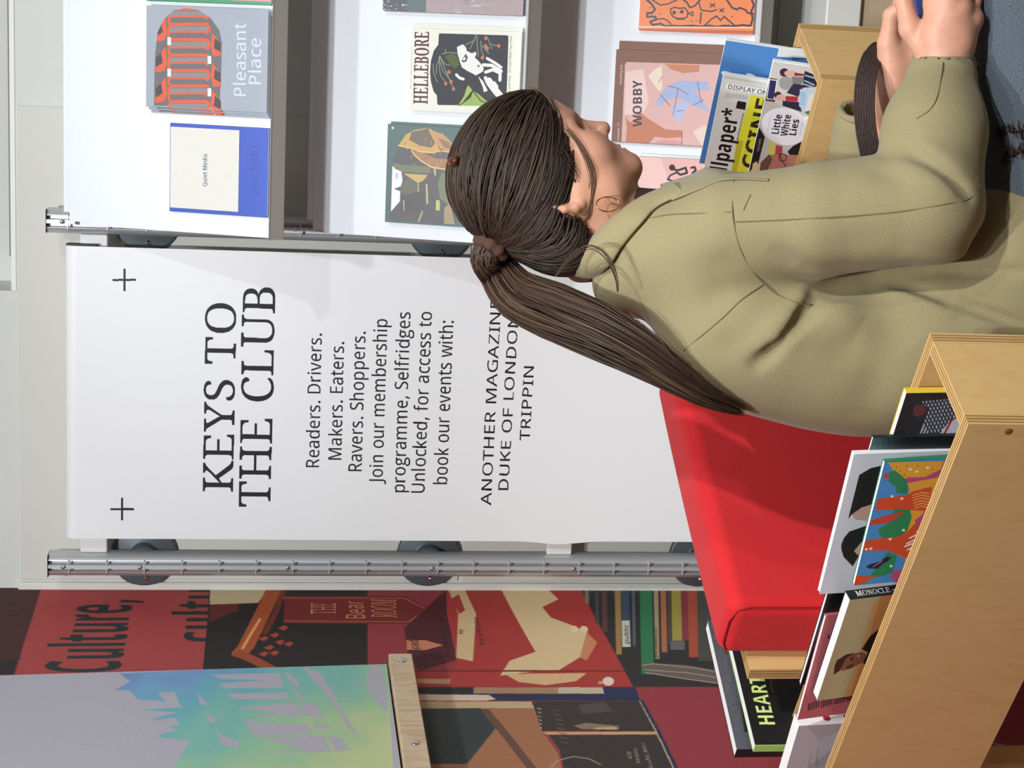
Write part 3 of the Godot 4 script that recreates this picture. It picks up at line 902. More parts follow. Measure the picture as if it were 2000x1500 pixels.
const RACK := {"yellow": [0.122, 0.064, 0.7235, 152, -3, 0.17, 0.232, 0.01], "dark": [0.11, 0.129, 0.7525, 154, -3, 0.17, 0.26, 0.005], "heads": [0.099, 0.148, 0.775, 157.7, -4.8, 0.226, 0.285, 0.008], "anorak": [0.074, 0.136, 0.745, 158.8, -7.5, 0.194, 0.255, 0.006], "black": [0.068, 0.362, 0.762, 153, -8, 0.19, 0.26, 0.006], "monocle": [0.036, 0.351, 0.745, 151.6, -9, 0.2, 0.25, 0.016], "pink": [0.06, 0.412, 0.757, 155.5, -9, 0.197, 0.265, 0.006], "rabbit": [0.048, 0.638, 0.745, 153.9, -3.5, 0.17, 0.25, 0.022], "bluemag": [0.8945, 0.033, 0.81, 149.2, 12, 0.228, 0.324, 0.008], "wall": [0.862, 0.0745, 0.812, 151.5, 12, 0.215, 0.326, 0.008], "lwl": [0.828, 0.027, 0.75, 152.2, 11.8, 0.206, 0.2625, 0.009], "heart": [0.318, 0.766, 0.77, -121.5, 0, 0.21, 0.25, 0.016], "grey": [0.371, 0.792, 0.79, -122, 0, 0.25, 0.27, 0.02]}
func rack_tr(k: String) -> Transform3D:
	var r: Array = RACK[k]
	var tr := chair_tr()
	var corner: Vector3 = CHAIR + S * r[0] + L * r[1]
	corner.y = r[2]
	var bs: Basis = Basis(Vector3.UP, deg_to_rad(r[3] - 180.0)) * Basis(Vector3.RIGHT, deg_to_rad(-r[4]))
	return Transform3D(bs, corner - bs.x * r[5] - bs.y * r[6])
func rack_pub(k: String, called: String, label: String, category: String, spine: String, side: float, group: String, rough := 0.45) -> Node3D:
	var r: Array = RACK[k]
	return publication(called, label, category, rack_tr(k), r[5], r[6], r[7], print_mat(k, rough), spine, side, group)
func rack_publications() -> void:
	var near := "publications in the near chair rack"
	var far := "publications in the far chair rack"
	var rear := "publications in the rear chair rack"
	rack_pub("yellow", "book", "book with a yellow spine and a mesh fence photo, at the rack's front", "book", "e8c23a", 1, near)
	rack_pub("dark", "magazine", "magazine with a dark teal to black cover behind the white one", "magazine", "1a2426", 1, near)
	var o := rack_pub("heads", "magazine", "thick white magazine showing the tops of two dark-haired heads", "magazine", "ecebea", 1, near)
	rack_pub("anorak", "magazine", "bright illustrated magazine of orange trees and green bushes on blue", "magazine", "2f8457", 1, near, 0.5)
	rack_pub("black", "magazine", "black magazine between the white one and the portrait magazine", "magazine", "131316", 1, near)
	o = rack_pub("monocle", "magazine", "cream and orange magazine with a portrait of a man in black", "magazine", "15171c", 1, near)
	var r: Array = RACK["monocle"]
	lettering("spine_lettering", "MONOCLE - APRIL 2025", 1, 0.0085, mat("e8e4d8", 0.6), o, Transform3D(Basis(Vector3.DOWN, Vector3.FORWARD, Vector3.RIGHT) , Vector3(r[5] + 0.0009, r[6] - 0.012, -0.008)), 0.11)
	rack_pub("pink", "magazine", "dusty pink magazine with small dark text columns", "magazine", "b85c60", 1, near, 0.7)
	o = rack_pub("rabbit", "book", "pale grey book with a white spine and a red dot", "book", "efecec", 1, near)
	r = RACK["rabbit"]
	var gd := Geo.new()
	gd.lathe([Vector2(0.0, 0.0), Vector2(0.0055, 0.0), Vector2(0.0055, 0.0003), Vector2(0.0, 0.0003)], 16, Transform3D(Basis(Vector3.BACK, -PI / 2.0), Vector3(r[5] + 0.0007, r[6] - 0.045, -0.011)))
	put("spine_dot", gd, mat("b02a30", 0.5), o)
	lettering("spine_lettering", "A RABBIT'S FOOT", 4, 0.006, mat("2a282c", 0.6), o, Transform3D(Basis(Vector3.DOWN, Vector3.FORWARD, Vector3.RIGHT), Vector3(r[5] + 0.0009, r[6] - 0.07, -0.012)), 0.075)
	# loose leaves curling out behind the grey book
	var gl := Geo.new()
	for s in 2:
		var rows := []
		for i in 9:
			var e := i / 8.0
			var bend := 0.004 + s * 0.006 + 0.030 * e * e * (0.7 + 0.3 * s)
			rows.append([Vector3(0.004, 0.06 + e * 0.165, -r[7] - bend), Vector3(r[5] * 0.9, 0.06 + e * 0.165, -r[7] - bend * 0.3)])
		gl.sheet(rows)
	put("loose_leaves", gl, mat("e6e3dd", 0.7), o)
	o = rack_pub("heart", "book", "black book lettered HEART with a pale green spine behind the chair", "book", "a9d06e", -1, rear)
	rack_pub("grey", "book", "large grey book with a black spine, rearmost behind the chair", "book", "17171a", -1, rear)
	rack_pub("bluemag", "magazine", "tall blue magazine with white petals at the back of the far rack", "magazine", "e6e7ea", 1, far, 0.6)
	rack_pub("wall", "magazine", "pale magazine with heavy black title above a yellow block", "magazine", "e2e0d9", 1, far)
	rack_pub("lwl", "magazine", "illustrated magazine with a round white title bubble, front of the far rack", "magazine", "ecebea", 1, far)
	var ct := thing("price_card", "small white card standing in the far rack behind the blue magazine", "card", Transform3D(Basis(Vector3.UP, deg_to_rad(-31.0)), CHAIR + S * 0.868 + L * 0.006 + Vector3(0, 0.5, 0)))
	put("card", boxg(Vector3(-0.036, 0.0, -0.0006), Vector3(-0.02, 0.232, 0.0006), 0.0002), mat("eceae4", 0.7), ct)

# ------------------------------------------------------------------ the reader
# head frame: x to her right (towards the camera), y up, z forward along her face
var HB := Basis.IDENTITY
var HO := Vector3.ZERO
func hp(x: float, y: float, f: float) -> Vector3:
	return HO + HB * Vector3(x, y, f)
class Coat extends Field:
	var folds := []      # from, to, depth (+ groove, - ridge), width
	func warp(p: Vector3) -> float:
		var d := 0.0
		for q in folds:
			var ab: Vector3 = q[1] - q[0]
			var t := clampf((p - q[0]).dot(ab) / ab.length_squared(), 0.0, 1.0)
			var e: float = p.distance_to(q[0] + ab * t) / q[3]
			if e < 2.6: d += q[2] * exp(-e * e) * (0.35 + 0.65 * sin(PI * clampf(t * 0.9 + 0.05, 0.0, 1.0)))
		return d
# walk along a ray until the surface of a field is met
func onto(f: Field, dir: Vector3, lift := 0.0) -> Vector3:
	var u := dir.normalized()
	var t := 1.6
	for i in 70:
		var d := f.at(CAM_AT + u * t)
		if d < 0.0006: break
		t += d * 0.8
		if t > 3.2: break
	return CAM_AT + u * (t - lift)
func lerp_path(p: Array, t: float):
	var s := clampf(t, 0.0, 1.0) * (p.size() - 1)
	var i := mini(int(s), p.size() - 2)
	var e := s - i
	if p[0] is float: return lerpf(p[i], p[i + 1], e)
	var a: Vector3 = p[maxi(i - 1, 0)]; var b: Vector3 = p[i]; var c: Vector3 = p[i + 1]; var d: Vector3 = p[mini(i + 2, p.size() - 1)]
	return b.cubic_interpolate(c, a, d, e)
func smooth_path(p: Array, m: int) -> Array:
	var r := []
	for i in m: r.append(lerp_path(p, i / float(m - 1)))
	return r
func finger(f: Field, pts: Array, r0: float, r1: float) -> void:
	for i in pts.size() - 1:
		var a := lerpf(r0, r1, i / float(pts.size() - 1)); var b := lerpf(r0, r1, (i + 1) / float(pts.size() - 1))
		f.bone(pts[i], pts[i + 1], a, b, 0.006)
func person() -> void:
	var rng := RandomNumberGenerator.new()
	rng.seed = 77
	var right := Vector3(0.983, 0, -0.185).normalized()      # the way she faces
	var away := Vector3(-0.185, 0, -0.983).normalized()
	var yaw := deg_to_rad(3.0); var pitch := deg_to_rad(31.0)
	var fw := right * cos(yaw) + away * sin(yaw)
	var F := fw * cos(pitch) - Vector3.UP * sin(pitch)
	var U := Vector3.UP * cos(pitch) + fw * sin(pitch)
	HB = Basis(F.cross(U), U, F)
	HO = Vector3(-0.0690, 1.0479, 1.0189) - HB * Vector3(0, -0.03, 0.112)
	var root := thing("person", "reader with a dark ponytail in a loose khaki jacket, looking down at a phone", "person", Transform3D.IDENTITY)
	var skin := mat("ffffff", 0.52)
	skin.albedo_texture = noise_tex(0.03, 256, false, 4.0, ["c58a6e", "cc9276", "d09a7e", "c98e72"], FastNoiseLite.TYPE_SIMPLEX_SMOOTH, 4, 61)
	tri_mat(skin, Vector3(9, 9, 9))
	skin.subsurf_scatter_enabled = true
	skin.subsurf_scatter_strength = 0.12
	# ---------------- head and neck
	var f := Field.new()
	f.egg(hp(0, 0.044, -0.006), HB, Vector3(0.072, 0.078, 0.098), 0.02)
	f.egg(hp(0, -0.012, 0.03), HB, Vector3(0.062, 0.085, 0.068), 0.03)
	f.egg(hp(0, 0.045, 0.045), HB, Vector3(0.060, 0.052, 0.056), 0.03)
	for s in [-1.0, 1.0]:
		f.egg(hp(0.036 * s, -0.03, 0.058), HB, Vector3(0.027, 0.032, 0.030), 0.03)
		f.bone(hp(0.053 * s, -0.045, 0.0), hp(0.044 * s, -0.075, 0.028), 0.018, 0.017, 0.03)
		f.bone(hp(0.044 * s, -0.075, 0.028), hp(0.012 * s, -0.086, 0.082), 0.017, 0.014, 0.025)
		f.bone(hp(0.012 * s, 0.016, 0.092), hp(0.042 * s, 0.018, 0.072), 0.008, 0.010, 0.018)
	f.egg(hp(0, -0.081, 0.083), HB, Vector3(0.019, 0.016, 0.015), 0.022)
	f.egg(hp(0, -0.058, 0.074), HB, Vector3(0.030, 0.026, 0.024), 0.02)
	for s in [-1.0, 1.0]:
		f.egg(hp(0.033 * s, 0.001, 0.093), HB, Vector3(0.018, 0.010, 0.015), 0.012, true)
		f.egg(hp(0.034 * s, -0.003, 0.069), HB, Vector3(0.0150, 0.0125, 0.0140), 0.005)
	f.bone(hp(0, 0.010, 0.094), hp(0, -0.026, 0.111), 0.0076, 0.0088, 0.008)
	f.egg(hp(0, -0.029, 0.1105), HB, Vector3(0.0105, 0.0090, 0.0095), 0.006)
	for s in [-1.0, 1.0]:
		f.egg(hp(0.0105 * s, -0.0325, 0.0985), HB, Vector3(0.0075, 0.0075, 0.010), 0.005)
		f.egg(hp(0.0062 * s, -0.040, 0.098), HB, Vector3(0.0032, 0.003, 0.005), 0.003, true)
	f.egg(hp(0, -0.0565, 0.089), HB, Vector3(0.021, 0.0058, 0.0100), 0.006)
	f.egg(hp(0, -0.0675, 0.0875), HB, Vector3(0.018, 0.0068, 0.0098), 0.005)
	f.egg(hp(0, -0.0622, 0.100), HB, Vector3(0.022, 0.0016, 0.006), 0.003, true)
	f.egg(hp(0, -0.0755, 0.100), HB, Vector3(0.014, 0.004, 0.005), 0.006, true)
	# ears
	for s in [-1.0, 1.0]:
		var ear := [Vector3(0.062, -0.018, -0.005), Vector3(0.066, -0.004, -0.010), Vector3(0.069, 0.002, -0.021), Vector3(0.073, -0.006, -0.033), Vector3(0.074, -0.021, -0.036), Vector3(0.072, -0.036, -0.030), Vector3(0.069, -0.048, -0.019), Vector3(0.066, -0.051, -0.011), Vector3(0.063, -0.042, -0.005)]
		for i in ear.size() - 1:
			var p: Vector3 = ear[i]; var q: Vector3 = ear[i + 1]
			f.bone(hp(p.x * s, p.y, p.z), hp(q.x * s, q.y, q.z), 0.0036 if i < 5 else 0.0048, 0.0036 if i < 5 else 0.0048, 0.005)
		f.egg(hp(0.061 * s, -0.025, -0.020), HB, Vector3(0.0075, 0.026, 0.015), 0.006)
		f.bone(hp(0.0685 * s, -0.010, -0.018), hp(0.0685 * s, -0.030, -0.027), 0.0028, 0.0026, 0.004)
		f.bone(hp(0.065 * s, -0.024, -0.006), hp(0.064 * s, -0.033, -0.008), 0.004, 0.0035, 0.004)
		f.egg(hp(0.069 * s, -0.027, -0.016), HB, Vector3(0.006, 0.010, 0.006), 0.003, true)
	f.bone(hp(0, -0.03, -0.022), Vector3(-0.2173, 0.9862, 1.0451), 0.052, 0.056, 0.03)
	f.bone(Vector3(-0.2173, 0.9862, 1.0451), Vector3(-0.2504, 0.9167, 1.0615), 0.056, 0.075, 0.03)
	var g := Geo.new()
	nets(f, 0.003, g)
	# ---------------- near (right) hand: back of the hand to the camera, fingers closed round the phone
	var h := Field.new()
	var wr := Vector3(0.0209, 0.6546, 1.2294)
	h.bone(Vector3(-0.0500, 0.6623, 1.2517), wr, 0.034, 0.027, 0.02)
	var mcp := [Vector3(0.1140, 0.6687, 1.2255), Vector3(0.1165, 0.6588, 1.2409), Vector3(0.1072, 0.6417, 1.2410), Vector3(0.0944, 0.6224, 1.2308)]
	for q in mcp: h.bone(wr, q, 0.023, 0.0135, 0.022)
	h.bone(mcp[0], mcp[3], 0.0125, 0.0115, 0.014)
	h.bone(Vector3(0.0717, 0.6679, 1.2335), Vector3(0.0665, 0.6420, 1.2382), 0.018, 0.017, 0.02)
	for q in mcp: h.egg(q + away * -0.004, Basis.IDENTITY, Vector3(0.0105, 0.0105, 0.0105), 0.008)
	finger(h, [mcp[0], Vector3(0.1503, 0.6676, 1.2107), Vector3(0.1705, 0.6695, 1.1687), Vector3(0.1661, 0.6594, 1.1401)], 0.0105, 0.0078)
	finger(h, [mcp[1], Vector3(0.1568, 0.6567, 1.2193), Vector3(0.1770, 0.6407, 1.1717), Vector3(0.1701, 0.6329, 1.1402)], 0.0108, 0.008)
	finger(h, [mcp[2], Vector3(0.1492, 0.6326, 1.2191), Vector3(0.1693, 0.6148, 1.1718), Vector3(0.1620, 0.6105, 1.1429)], 0.0102, 0.0076)
	finger(h, [mcp[3], Vector3(0.1317, 0.6079, 1.2106), Vector3(0.1495, 0.5952, 1.1732), Vector3(0.1455, 0.5928, 1.1486)], 0.0090, 0.0066)
	finger(h, [Vector3(0.0447, 0.6700, 1.2279), Vector3(0.0797, 0.6955, 1.2146), Vector3(0.1131, 0.7021, 1.2023), Vector3(0.1436, 0.6964, 1.1872)], 0.0165, 0.0085)
	nets(h, 0.0026, g)
	# ---------------- far (left) hand: palm to the camera, thumb along its upper edge
	var k := Field.new()
	var wl := Vector3(-0.0155, 0.6486, 1.0367)
	k.bone(Vector3(-0.0892, 0.6531, 0.9880), wl, 0.030, 0.0255, 0.02)
	var mcl := [Vector3(0.1175, 0.6433, 1.0385), Vector3(0.1207, 0.6262, 1.0507), Vector3(0.1128, 0.6103, 1.0647), Vector3(0.0979, 0.5987, 1.0795)]
	for q in mcl: k.bone(wl, q, 0.021, 0.0135, 0.022)
	k.bone(Vector3(0.0091, 0.6553, 1.0568), Vector3(0.0539, 0.6622, 1.0608), 0.021, 0.017, 0.02)
	finger(k, [Vector3(0.0195, 0.6555, 1.0549), Vector3(0.0647, 0.6674, 1.0622), Vector3(0.1016, 0.6679, 1.0686), Vector3(0.1265, 0.6482, 1.0875)], 0.0165, 0.0085)
	finger(k, [mcl[0], Vector3(0.1648, 0.6444, 1.0552), Vector3(0.1795, 0.6460, 1.0934), Vector3(0.1609, 0.6517, 1.1217)], 0.0105, 0.0078)
	finger(k, [mcl[1], Vector3(0.1694, 0.6227, 1.0679), Vector3(0.1822, 0.6228, 1.1014), Vector3(0.1632, 0.6315, 1.1242)], 0.0108, 0.008)
	finger(k, [mcl[2], Vector3(0.1601, 0.6030, 1.0827), Vector3(0.1720, 0.6042, 1.1112), Vector3(0.1556, 0.6158, 1.1331)], 0.0102, 0.0076)
	finger(k, [mcl[3], Vector3(0.1397, 0.5928, 1.0983), Vector3(0.1506, 0.5949, 1.1216), Vector3(0.1387, 0.6048, 1.1378)], 0.0090, 0.0066)
	nets(k, 0.0028, g)
	# ---------------- trunk and limbs under the clothes
	var t := Field.new()
	var hip := Vector3(-0.2862, 0.4771, 1.1325)
	t.bone(Vector3(-0.2380, 0.9521, 1.0540), Vector3(-0.2630, 0.8884, 1.0680), 0.07, 0.09, 0.04)
	t.bone(Vector3(-0.2231, 0.9203, 1.1792), Vector3(-0.2619, 0.8573, 0.9490), 0.05, 0.05, 0.04)
	t.bone(Vector3(-0.2760, 0.8671, 1.0735), hip, 0.11, 0.12, 0.05)
	t.bone(Vector3(-0.1899, 0.9090, 1.2055), Vector3(-0.1426, 0.6875, 1.2857), 0.045, 0.040, 0.03)
	t.bone(Vector3(-0.1426, 0.6875, 1.2857), Vector3(-0.0500, 0.6623, 1.2517), 0.040, 0.034, 0.02)
	t.bone(Vector3(-0.2273, 0.8353, 0.9150), Vector3(-0.1967, 0.6306, 0.9290), 0.045, 0.040, 0.03)
	t.bone(Vector3(-0.1967, 0.6306, 0.9290), Vector3(-0.0892, 0.6531, 0.9880), 0.040, 0.030, 0.02)
	nets(t, 0.011, g)
	put("body", g, skin, root)
	# ---------------- lips, brows, lashes, nails
	var lip := Geo.new()
	lip.tube([hp(0.019, -0.0618, 0.0895), hp(0.009, -0.0582, 0.0995), hp(0.0, -0.0588, 0.1015), hp(-0.009, -0.0582, 0.0995), hp(-0.019, -0.0618, 0.0895)], [0.0012, 0.0034, 0.0036, 0.0034, 0.0012], 8)
	lip.tube([hp(0.018, -0.0625, 0.0895), hp(0.008, -0.0665, 0.0978), hp(0.0, -0.0672, 0.0995), hp(-0.008, -0.0665, 0.0978), hp(-0.018, -0.0625, 0.0895)], [0.0012, 0.0036, 0.0041, 0.0036, 0.0012], 8)
	put("lips", lip, mat("a85c58", 0.4), root)
	var lash := Geo.new()
	for s in [-1.0, 1.0]:
		for i in 13:
			var a := lerpf(-1.0, 1.0, i / 12.0)
			var p := hp((0.034 + 0.014 * a) * s, -0.0085 - 0.001 * a * a, 0.0815 - 0.008 * a * a)
			lash.tube([p, p + HB * Vector3(0.003 * a * s, -0.0030, 0.0040), p + HB * Vector3(0.006 * a * s, -0.0045, 0.0090)], [0.0009, 0.0007, 0.0002], 4)
		for i in 22:
			var a := i / 21.0
			var p := hp((0.014 + 0.034 * a) * s, 0.0185 + 0.005 * sin(a * 2.6), 0.0995 - 0.020 * a * a)
			lash.tube([p, p + HB * Vector3(0.007 * s, 0.0016, -0.001)], [0.0011, 0.0004], 4)
	put("lashes_and_brows", lash, mat("2b1d16", 0.6), root)
	# ---------------- jacket
	var khaki := mat("ffffff", 0.9)
	khaki.albedo_texture = noise_tex(0.22, 256, false, 4.0, ["7f7350", "8a7d58", "938660", "a09369"], FastNoiseLite.TYPE_SIMPLEX, 3, 21)
	khaki.normal_enabled = true
	khaki.normal_texture = noise_tex(0.6, 256, true, 5.0, [], FastNoiseLite.TYPE_SIMPLEX, 2, 31)
	khaki.normal_scale = 0.22
	khaki.rim_enabled = true
	khaki.rim = 0.25
	tri_mat(khaki, Vector3(7, 7, 7))
	var c := Coat.new()
	var B := Basis(right.cross(Vector3.UP), Vector3.UP, right)
	c.bone(Vector3(-0.2583, 1.0148, 1.0897), Vector3(-0.2730, 0.9978, 1.0127), 0.044, 0.044, 0.04)
	c.bone(Vector3(-0.2807, 1.0262, 1.0819), Vector3(-0.2941, 1.0107, 1.0095), 0.034, 0.034, 0.03)
	c.bone(Vector3(-0.2320, 0.9796, 1.1156), Vector3(-0.2560, 0.9496, 0.9909), 0.058, 0.058, 0.05)
	c.bone(Vector3(-0.2201, 0.9521, 1.1534), Vector3(-0.2507, 0.9030, 0.9608), 0.067, 0.067, 0.05)
	c.bone(Vector3(-0.1978, 0.9180, 1.1954), Vector3(-0.2341, 0.8437, 0.9253), 0.064, 0.064, 0.04)
	c.bone(Vector3(-0.1950, 0.8975, 1.0848), Vector3(-0.2098, 0.8739, 0.9986), 0.064, 0.064, 0.05)
	c.bone(Vector3(-0.2015, 0.8280, 1.0962), Vector3(-0.2183, 0.7959, 0.9910), 0.070, 0.070, 0.05)
	c.bone(Vector3(-0.1840, 0.7452, 1.1051), Vector3(-0.1999, 0.7091, 1.0003), 0.084, 0.084, 0.05)
	c.bone(Vector3(-0.3114, 0.8783, 1.1503), Vector3(-0.3392, 0.8371, 1.0074), 0.108, 0.108, 0.05)
	c.bone(Vector3(-0.3301, 0.7916, 1.1511), Vector3(-0.3568, 0.7496, 1.0235), 0.120, 0.120, 0.05)
	c.bone(Vector3(-0.3381, 0.6937, 1.1618), Vector3(-0.3660, 0.6443, 1.0303), 0.126, 0.126, 0.05)
	c.bone(Vector3(-0.3109, 0.5931, 1.1766), Vector3(-0.3393, 0.5314, 1.0316), 0.135, 0.135, 0.05)
	c.bone(Vector3(-0.2550, 0.7529, 1.1017), Vector3(-0.2727, 0.7222, 1.0119), 0.115, 0.115, 0.05)
	c.bone(Vector3(-0.2476, 0.6172, 1.1305), Vector3(-0.2661, 0.5771, 1.0319), 0.125, 0.125, 0.05)
	c.bone(Vector3(-0.2509, 0.5150, 1.1924), Vector3(-0.2781, 0.4368, 1.0239), 0.130, 0.130, 0.04)
	c.bone(Vector3(-0.1856, 0.5312, 1.2293), Vector3(-0.2078, 0.4525, 1.0599), 0.090, 0.090, 0.03)
	# near sleeve
	var el := Vector3(-0.1398, 0.6876, 1.2955)
	c.bone(Vector3(-0.1794, 0.9040, 1.2094), Vector3(-0.1654, 0.8105, 1.2565), 0.066, 0.072, 0.03)
	c.bone(Vector3(-0.1654, 0.8105, 1.2565), el, 0.072, 0.073, 0.008)
	c.bone(el, Vector3(-0.0434, 0.6709, 1.2646), 0.073, 0.062, 0.008)
	c.bone(Vector3(-0.0434, 0.6709, 1.2646), Vector3(0.0145, 0.6565, 1.2355), 0.062, 0.046, 0.02)
	c.hole(Vector3(0.0015, 0.6606, 1.2455), Vector3(0.0792, 0.6506, 1.2192), 0.032, 0.034)
	# far sleeve
	c.bone(Vector3(-0.2282, 0.8326, 0.9053), Vector3(-0.1971, 0.6381, 0.9280), 0.066, 0.062, 0.03)
	c.bone(Vector3(-0.1971, 0.6381, 0.9280), Vector3(-0.0535, 0.6611, 0.9802), 0.062, 0.046, 0.02)
	c.hole(Vector3(-0.0682, 0.6573, 0.9732), Vector3(0.0326, 0.6729, 1.0242), 0.033, 0.036)
	# a place for the neck
	c.hole(Vector3(-0.2082, 0.9864, 1.0434), Vector3(-0.1737, 1.0885, 1.0323), 0.066, 0.085, 0.01)
	var bare := Coat.new()
	bare.a = c.a; bare.b = c.b; bare.ra = c.ra; bare.rb = c.rb; bare.kk = c.kk; bare.sq = c.sq; bare.cut = c.cut; bare.mid = c.mid; bare.far = c.far
	for q in [
		[Vector3(-0.0335, -0.3715, -0.9669), Vector3(-0.0425, -0.3891, -0.9626), 0.008, 0.009], [Vector3(-0.0425, -0.3891, -0.9626), Vector3(-0.0590, -0.4083, -0.9568), 0.010, 0.009], [Vector3(-0.0296, -0.3798, -0.9664), Vector3(-0.0435, -0.4011, -0.9607), -0.005, 0.011], [Vector3(-0.0251, -0.3602, -0.9701), Vector3(-0.0356, -0.3769, -0.9657), 0.005, 0.016],
		[Vector3(-0.0426, -0.3681, -0.9657), Vector3(-0.0563, -0.3953, -0.9592), -0.005, 0.014], [Vector3(-0.0320, -0.3919, -0.9642), Vector3(-0.0490, -0.4117, -0.9581), -0.004, 0.016], [Vector3(-0.0458, -0.3501, -0.9677), Vector3(-0.0509, -0.3682, -0.9641), 0.003, 0.014],
		[Vector3(-0.1253, -0.3192, -0.9575), Vector3(-0.1427, -0.3040, -0.9565), 0.024, 0.011], [Vector3(-0.1427, -0.3040, -0.9565), Vector3(-0.1626, -0.2858, -0.9555), 0.014, 0.011], [Vector3(-0.1280, -0.3112, -0.9582), Vector3(-0.1505, -0.2891, -0.9573), -0.010, 0.016], [Vector3(-0.1210, -0.3216, -0.9580), Vector3(-0.1107, -0.3514, -0.9555), 0.022, 0.012], [Vector3(-0.1107, -0.3514, -0.9555), Vector3(-0.1046, -0.3813, -0.9523), 0.018, 0.012],
		[Vector3(-0.1355, -0.3098, -0.9570), Vector3(-0.1483, -0.2921, -0.9573), -0.008, 0.020], [Vector3(-0.1274, -0.3247, -0.9563), Vector3(-0.1384, -0.3459, -0.9512), -0.008, 0.030], [Vector3(-0.1075, -0.3558, -0.9555), Vector3(-0.1197, -0.3966, -0.9472), 0.013, 0.008], [Vector3(-0.1197, -0.3966, -0.9472), Vector3(-0.1326, -0.4403, -0.9384), 0.011, 0.008], [Vector3(-0.1152, -0.3635, -0.9529), Vector3(-0.1277, -0.3967, -0.9457), -0.006, 0.012], [Vector3(-0.0953, -0.3751, -0.9549), Vector3(-0.0940, -0.4381, -0.9459), -0.006, 0.016], [Vector3(-0.1032, -0.3782, -0.9530), Vector3(-0.1020, -0.4383, -0.9444), 0.008, 0.008],
		[Vector3(-0.1262, -0.3517, -0.9526), Vector3(-0.1489, -0.3761, -0.9448), 0.006, 0.030], [Vector3(-0.1386, -0.3399, -0.9520), Vector3(-0.1627, -0.3344, -0.9484), 0.006, 0.030], [Vector3(-0.1527, -0.3582, -0.9467), Vector3(-0.1859, -0.3498, -0.9418), 0.006, 0.030],
		[Vector3(-0.1097, -0.2553, -0.9698), Vector3(-0.1000, -0.2731, -0.9690), 0.004, 0.022], [Vector3(-0.1307, -0.2527, -0.9663), Vector3(-0.1180, -0.2705, -0.9660), 0.005, 0.022], [Vector3(-0.1541, -0.2622, -0.9606), Vector3(-0.1475, -0.2771, -0.9596), 0.004, 0.02],
		[Vector3(-0.0932, -0.2910, -0.9676), Vector3(-0.1043, -0.3092, -0.9629), 0.005, 0.018], [Vector3(-0.1043, -0.3092, -0.9629), Vector3(-0.1041, -0.3452, -0.9576), 0.004, 0.02], [Vector3(-0.0696, -0.2846, -0.9729), Vector3(-0.0662, -0.3265, -0.9674), 0.0025, 0.02], [Vector3(-0.0883, -0.3329, -0.9624), Vector3(-0.0840, -0.3629, -0.9588), 0.003, 0.022],
		[Vector3(-0.0631, -0.4285, -0.9530), Vector3(-0.0642, -0.4375, -0.9515), 0.005, 0.012], [Vector3(-0.0848, -0.4109, -0.9516), Vector3(-0.0926, -0.4351, -0.9466), 0.006, 0.02], [Vector3(-0.1538, -0.4002, -0.9404), Vector3(-0.1711, -0.4126, -0.9354), 0.006, 0.03]]:
		c.folds.append([onto(bare, q[0]), onto(bare, q[1]), q[2], q[3]])
	var cg := Geo.new()
	nets(c, 0.0042, cg)
	var coat := put("jacket", cg, khaki, root)
	coat.set_meta("label", "loose khaki cotton jacket")
	# stitched seams lying on the cloth
	var seam := mat("736847", 0.95)
	for path in [
		[Vector3(-0.0560, -0.2702, -0.9776), Vector3(-0.0703, -0.2696, -0.9750), Vector3(-0.0822, -0.2710, -0.9726), Vector3(-0.0975, -0.2755, -0.9691), Vector3(-0.1113, -0.2848, -0.9652), Vector3(-0.1215, -0.2976, -0.9614), Vector3(-0.1257, -0.3097, -0.9589), Vector3(-0.1265, -0.3181, -0.9575)],
		[Vector3(-0.0801, -0.2716, -0.9729), Vector3(-0.0786, -0.2907, -0.9704), Vector3(-0.0757, -0.3207, -0.9665), Vector3(-0.0723, -0.3506, -0.9627), Vector3(-0.0685, -0.3746, -0.9599), Vector3(-0.0640, -0.3955, -0.9577), Vector3(-0.0604, -0.4083, -0.9565), Vector3(-0.0524, -0.4148, -0.9570), Vector3(-0.0426, -0.4197, -0.9581), Vector3(-0.0351, -0.4220, -0.9592)],
		[Vector3(-0.1159, -0.2885, -0.9638), Vector3(-0.1248, -0.2766, -0.9639), Vector3(-0.1367, -0.2648, -0.9634), Vector3(-0.1474, -0.2530, -0.9631), Vector3(-0.1562, -0.2427, -0.9630)],
		[Vector3(-0.0824, -0.2143, -0.9809), Vector3(-0.0780, -0.2307, -0.9793), Vector3(-0.0763, -0.2487, -0.9769), Vector3(-0.0745, -0.2696, -0.9742)],
		[Vector3(-0.0154, -0.3765, -0.9695), Vector3(-0.0100, -0.3839, -0.9694), Vector3(-0.0023, -0.3883, -0.9702), Vector3(0.0097, -0.3905, -0.9721), Vector3(0.0181, -0.3915, -0.9735)],
		[Vector3(-0.0489, -0.2812, -0.9773), Vector3(-0.0639, -0.2802, -0.9746), Vector3(-0.0730, -0.2762, -0.9735)]]:
		var pts := []
		for d in path:
			var hit := onto(c, d, 0.0002)
			if hit.distance_to(CAM_AT) < 2.9: pts.append(hit)
		if pts.size() < 2: continue
		pts = smooth_path(pts, pts.size() * 4)
		var rr := []
		for i in pts.size(): rr.append(0.0008)
		var sg := Geo.new()
		sg.tube(pts, rr, 6)
		put("jacket_seam", sg, seam, coat)
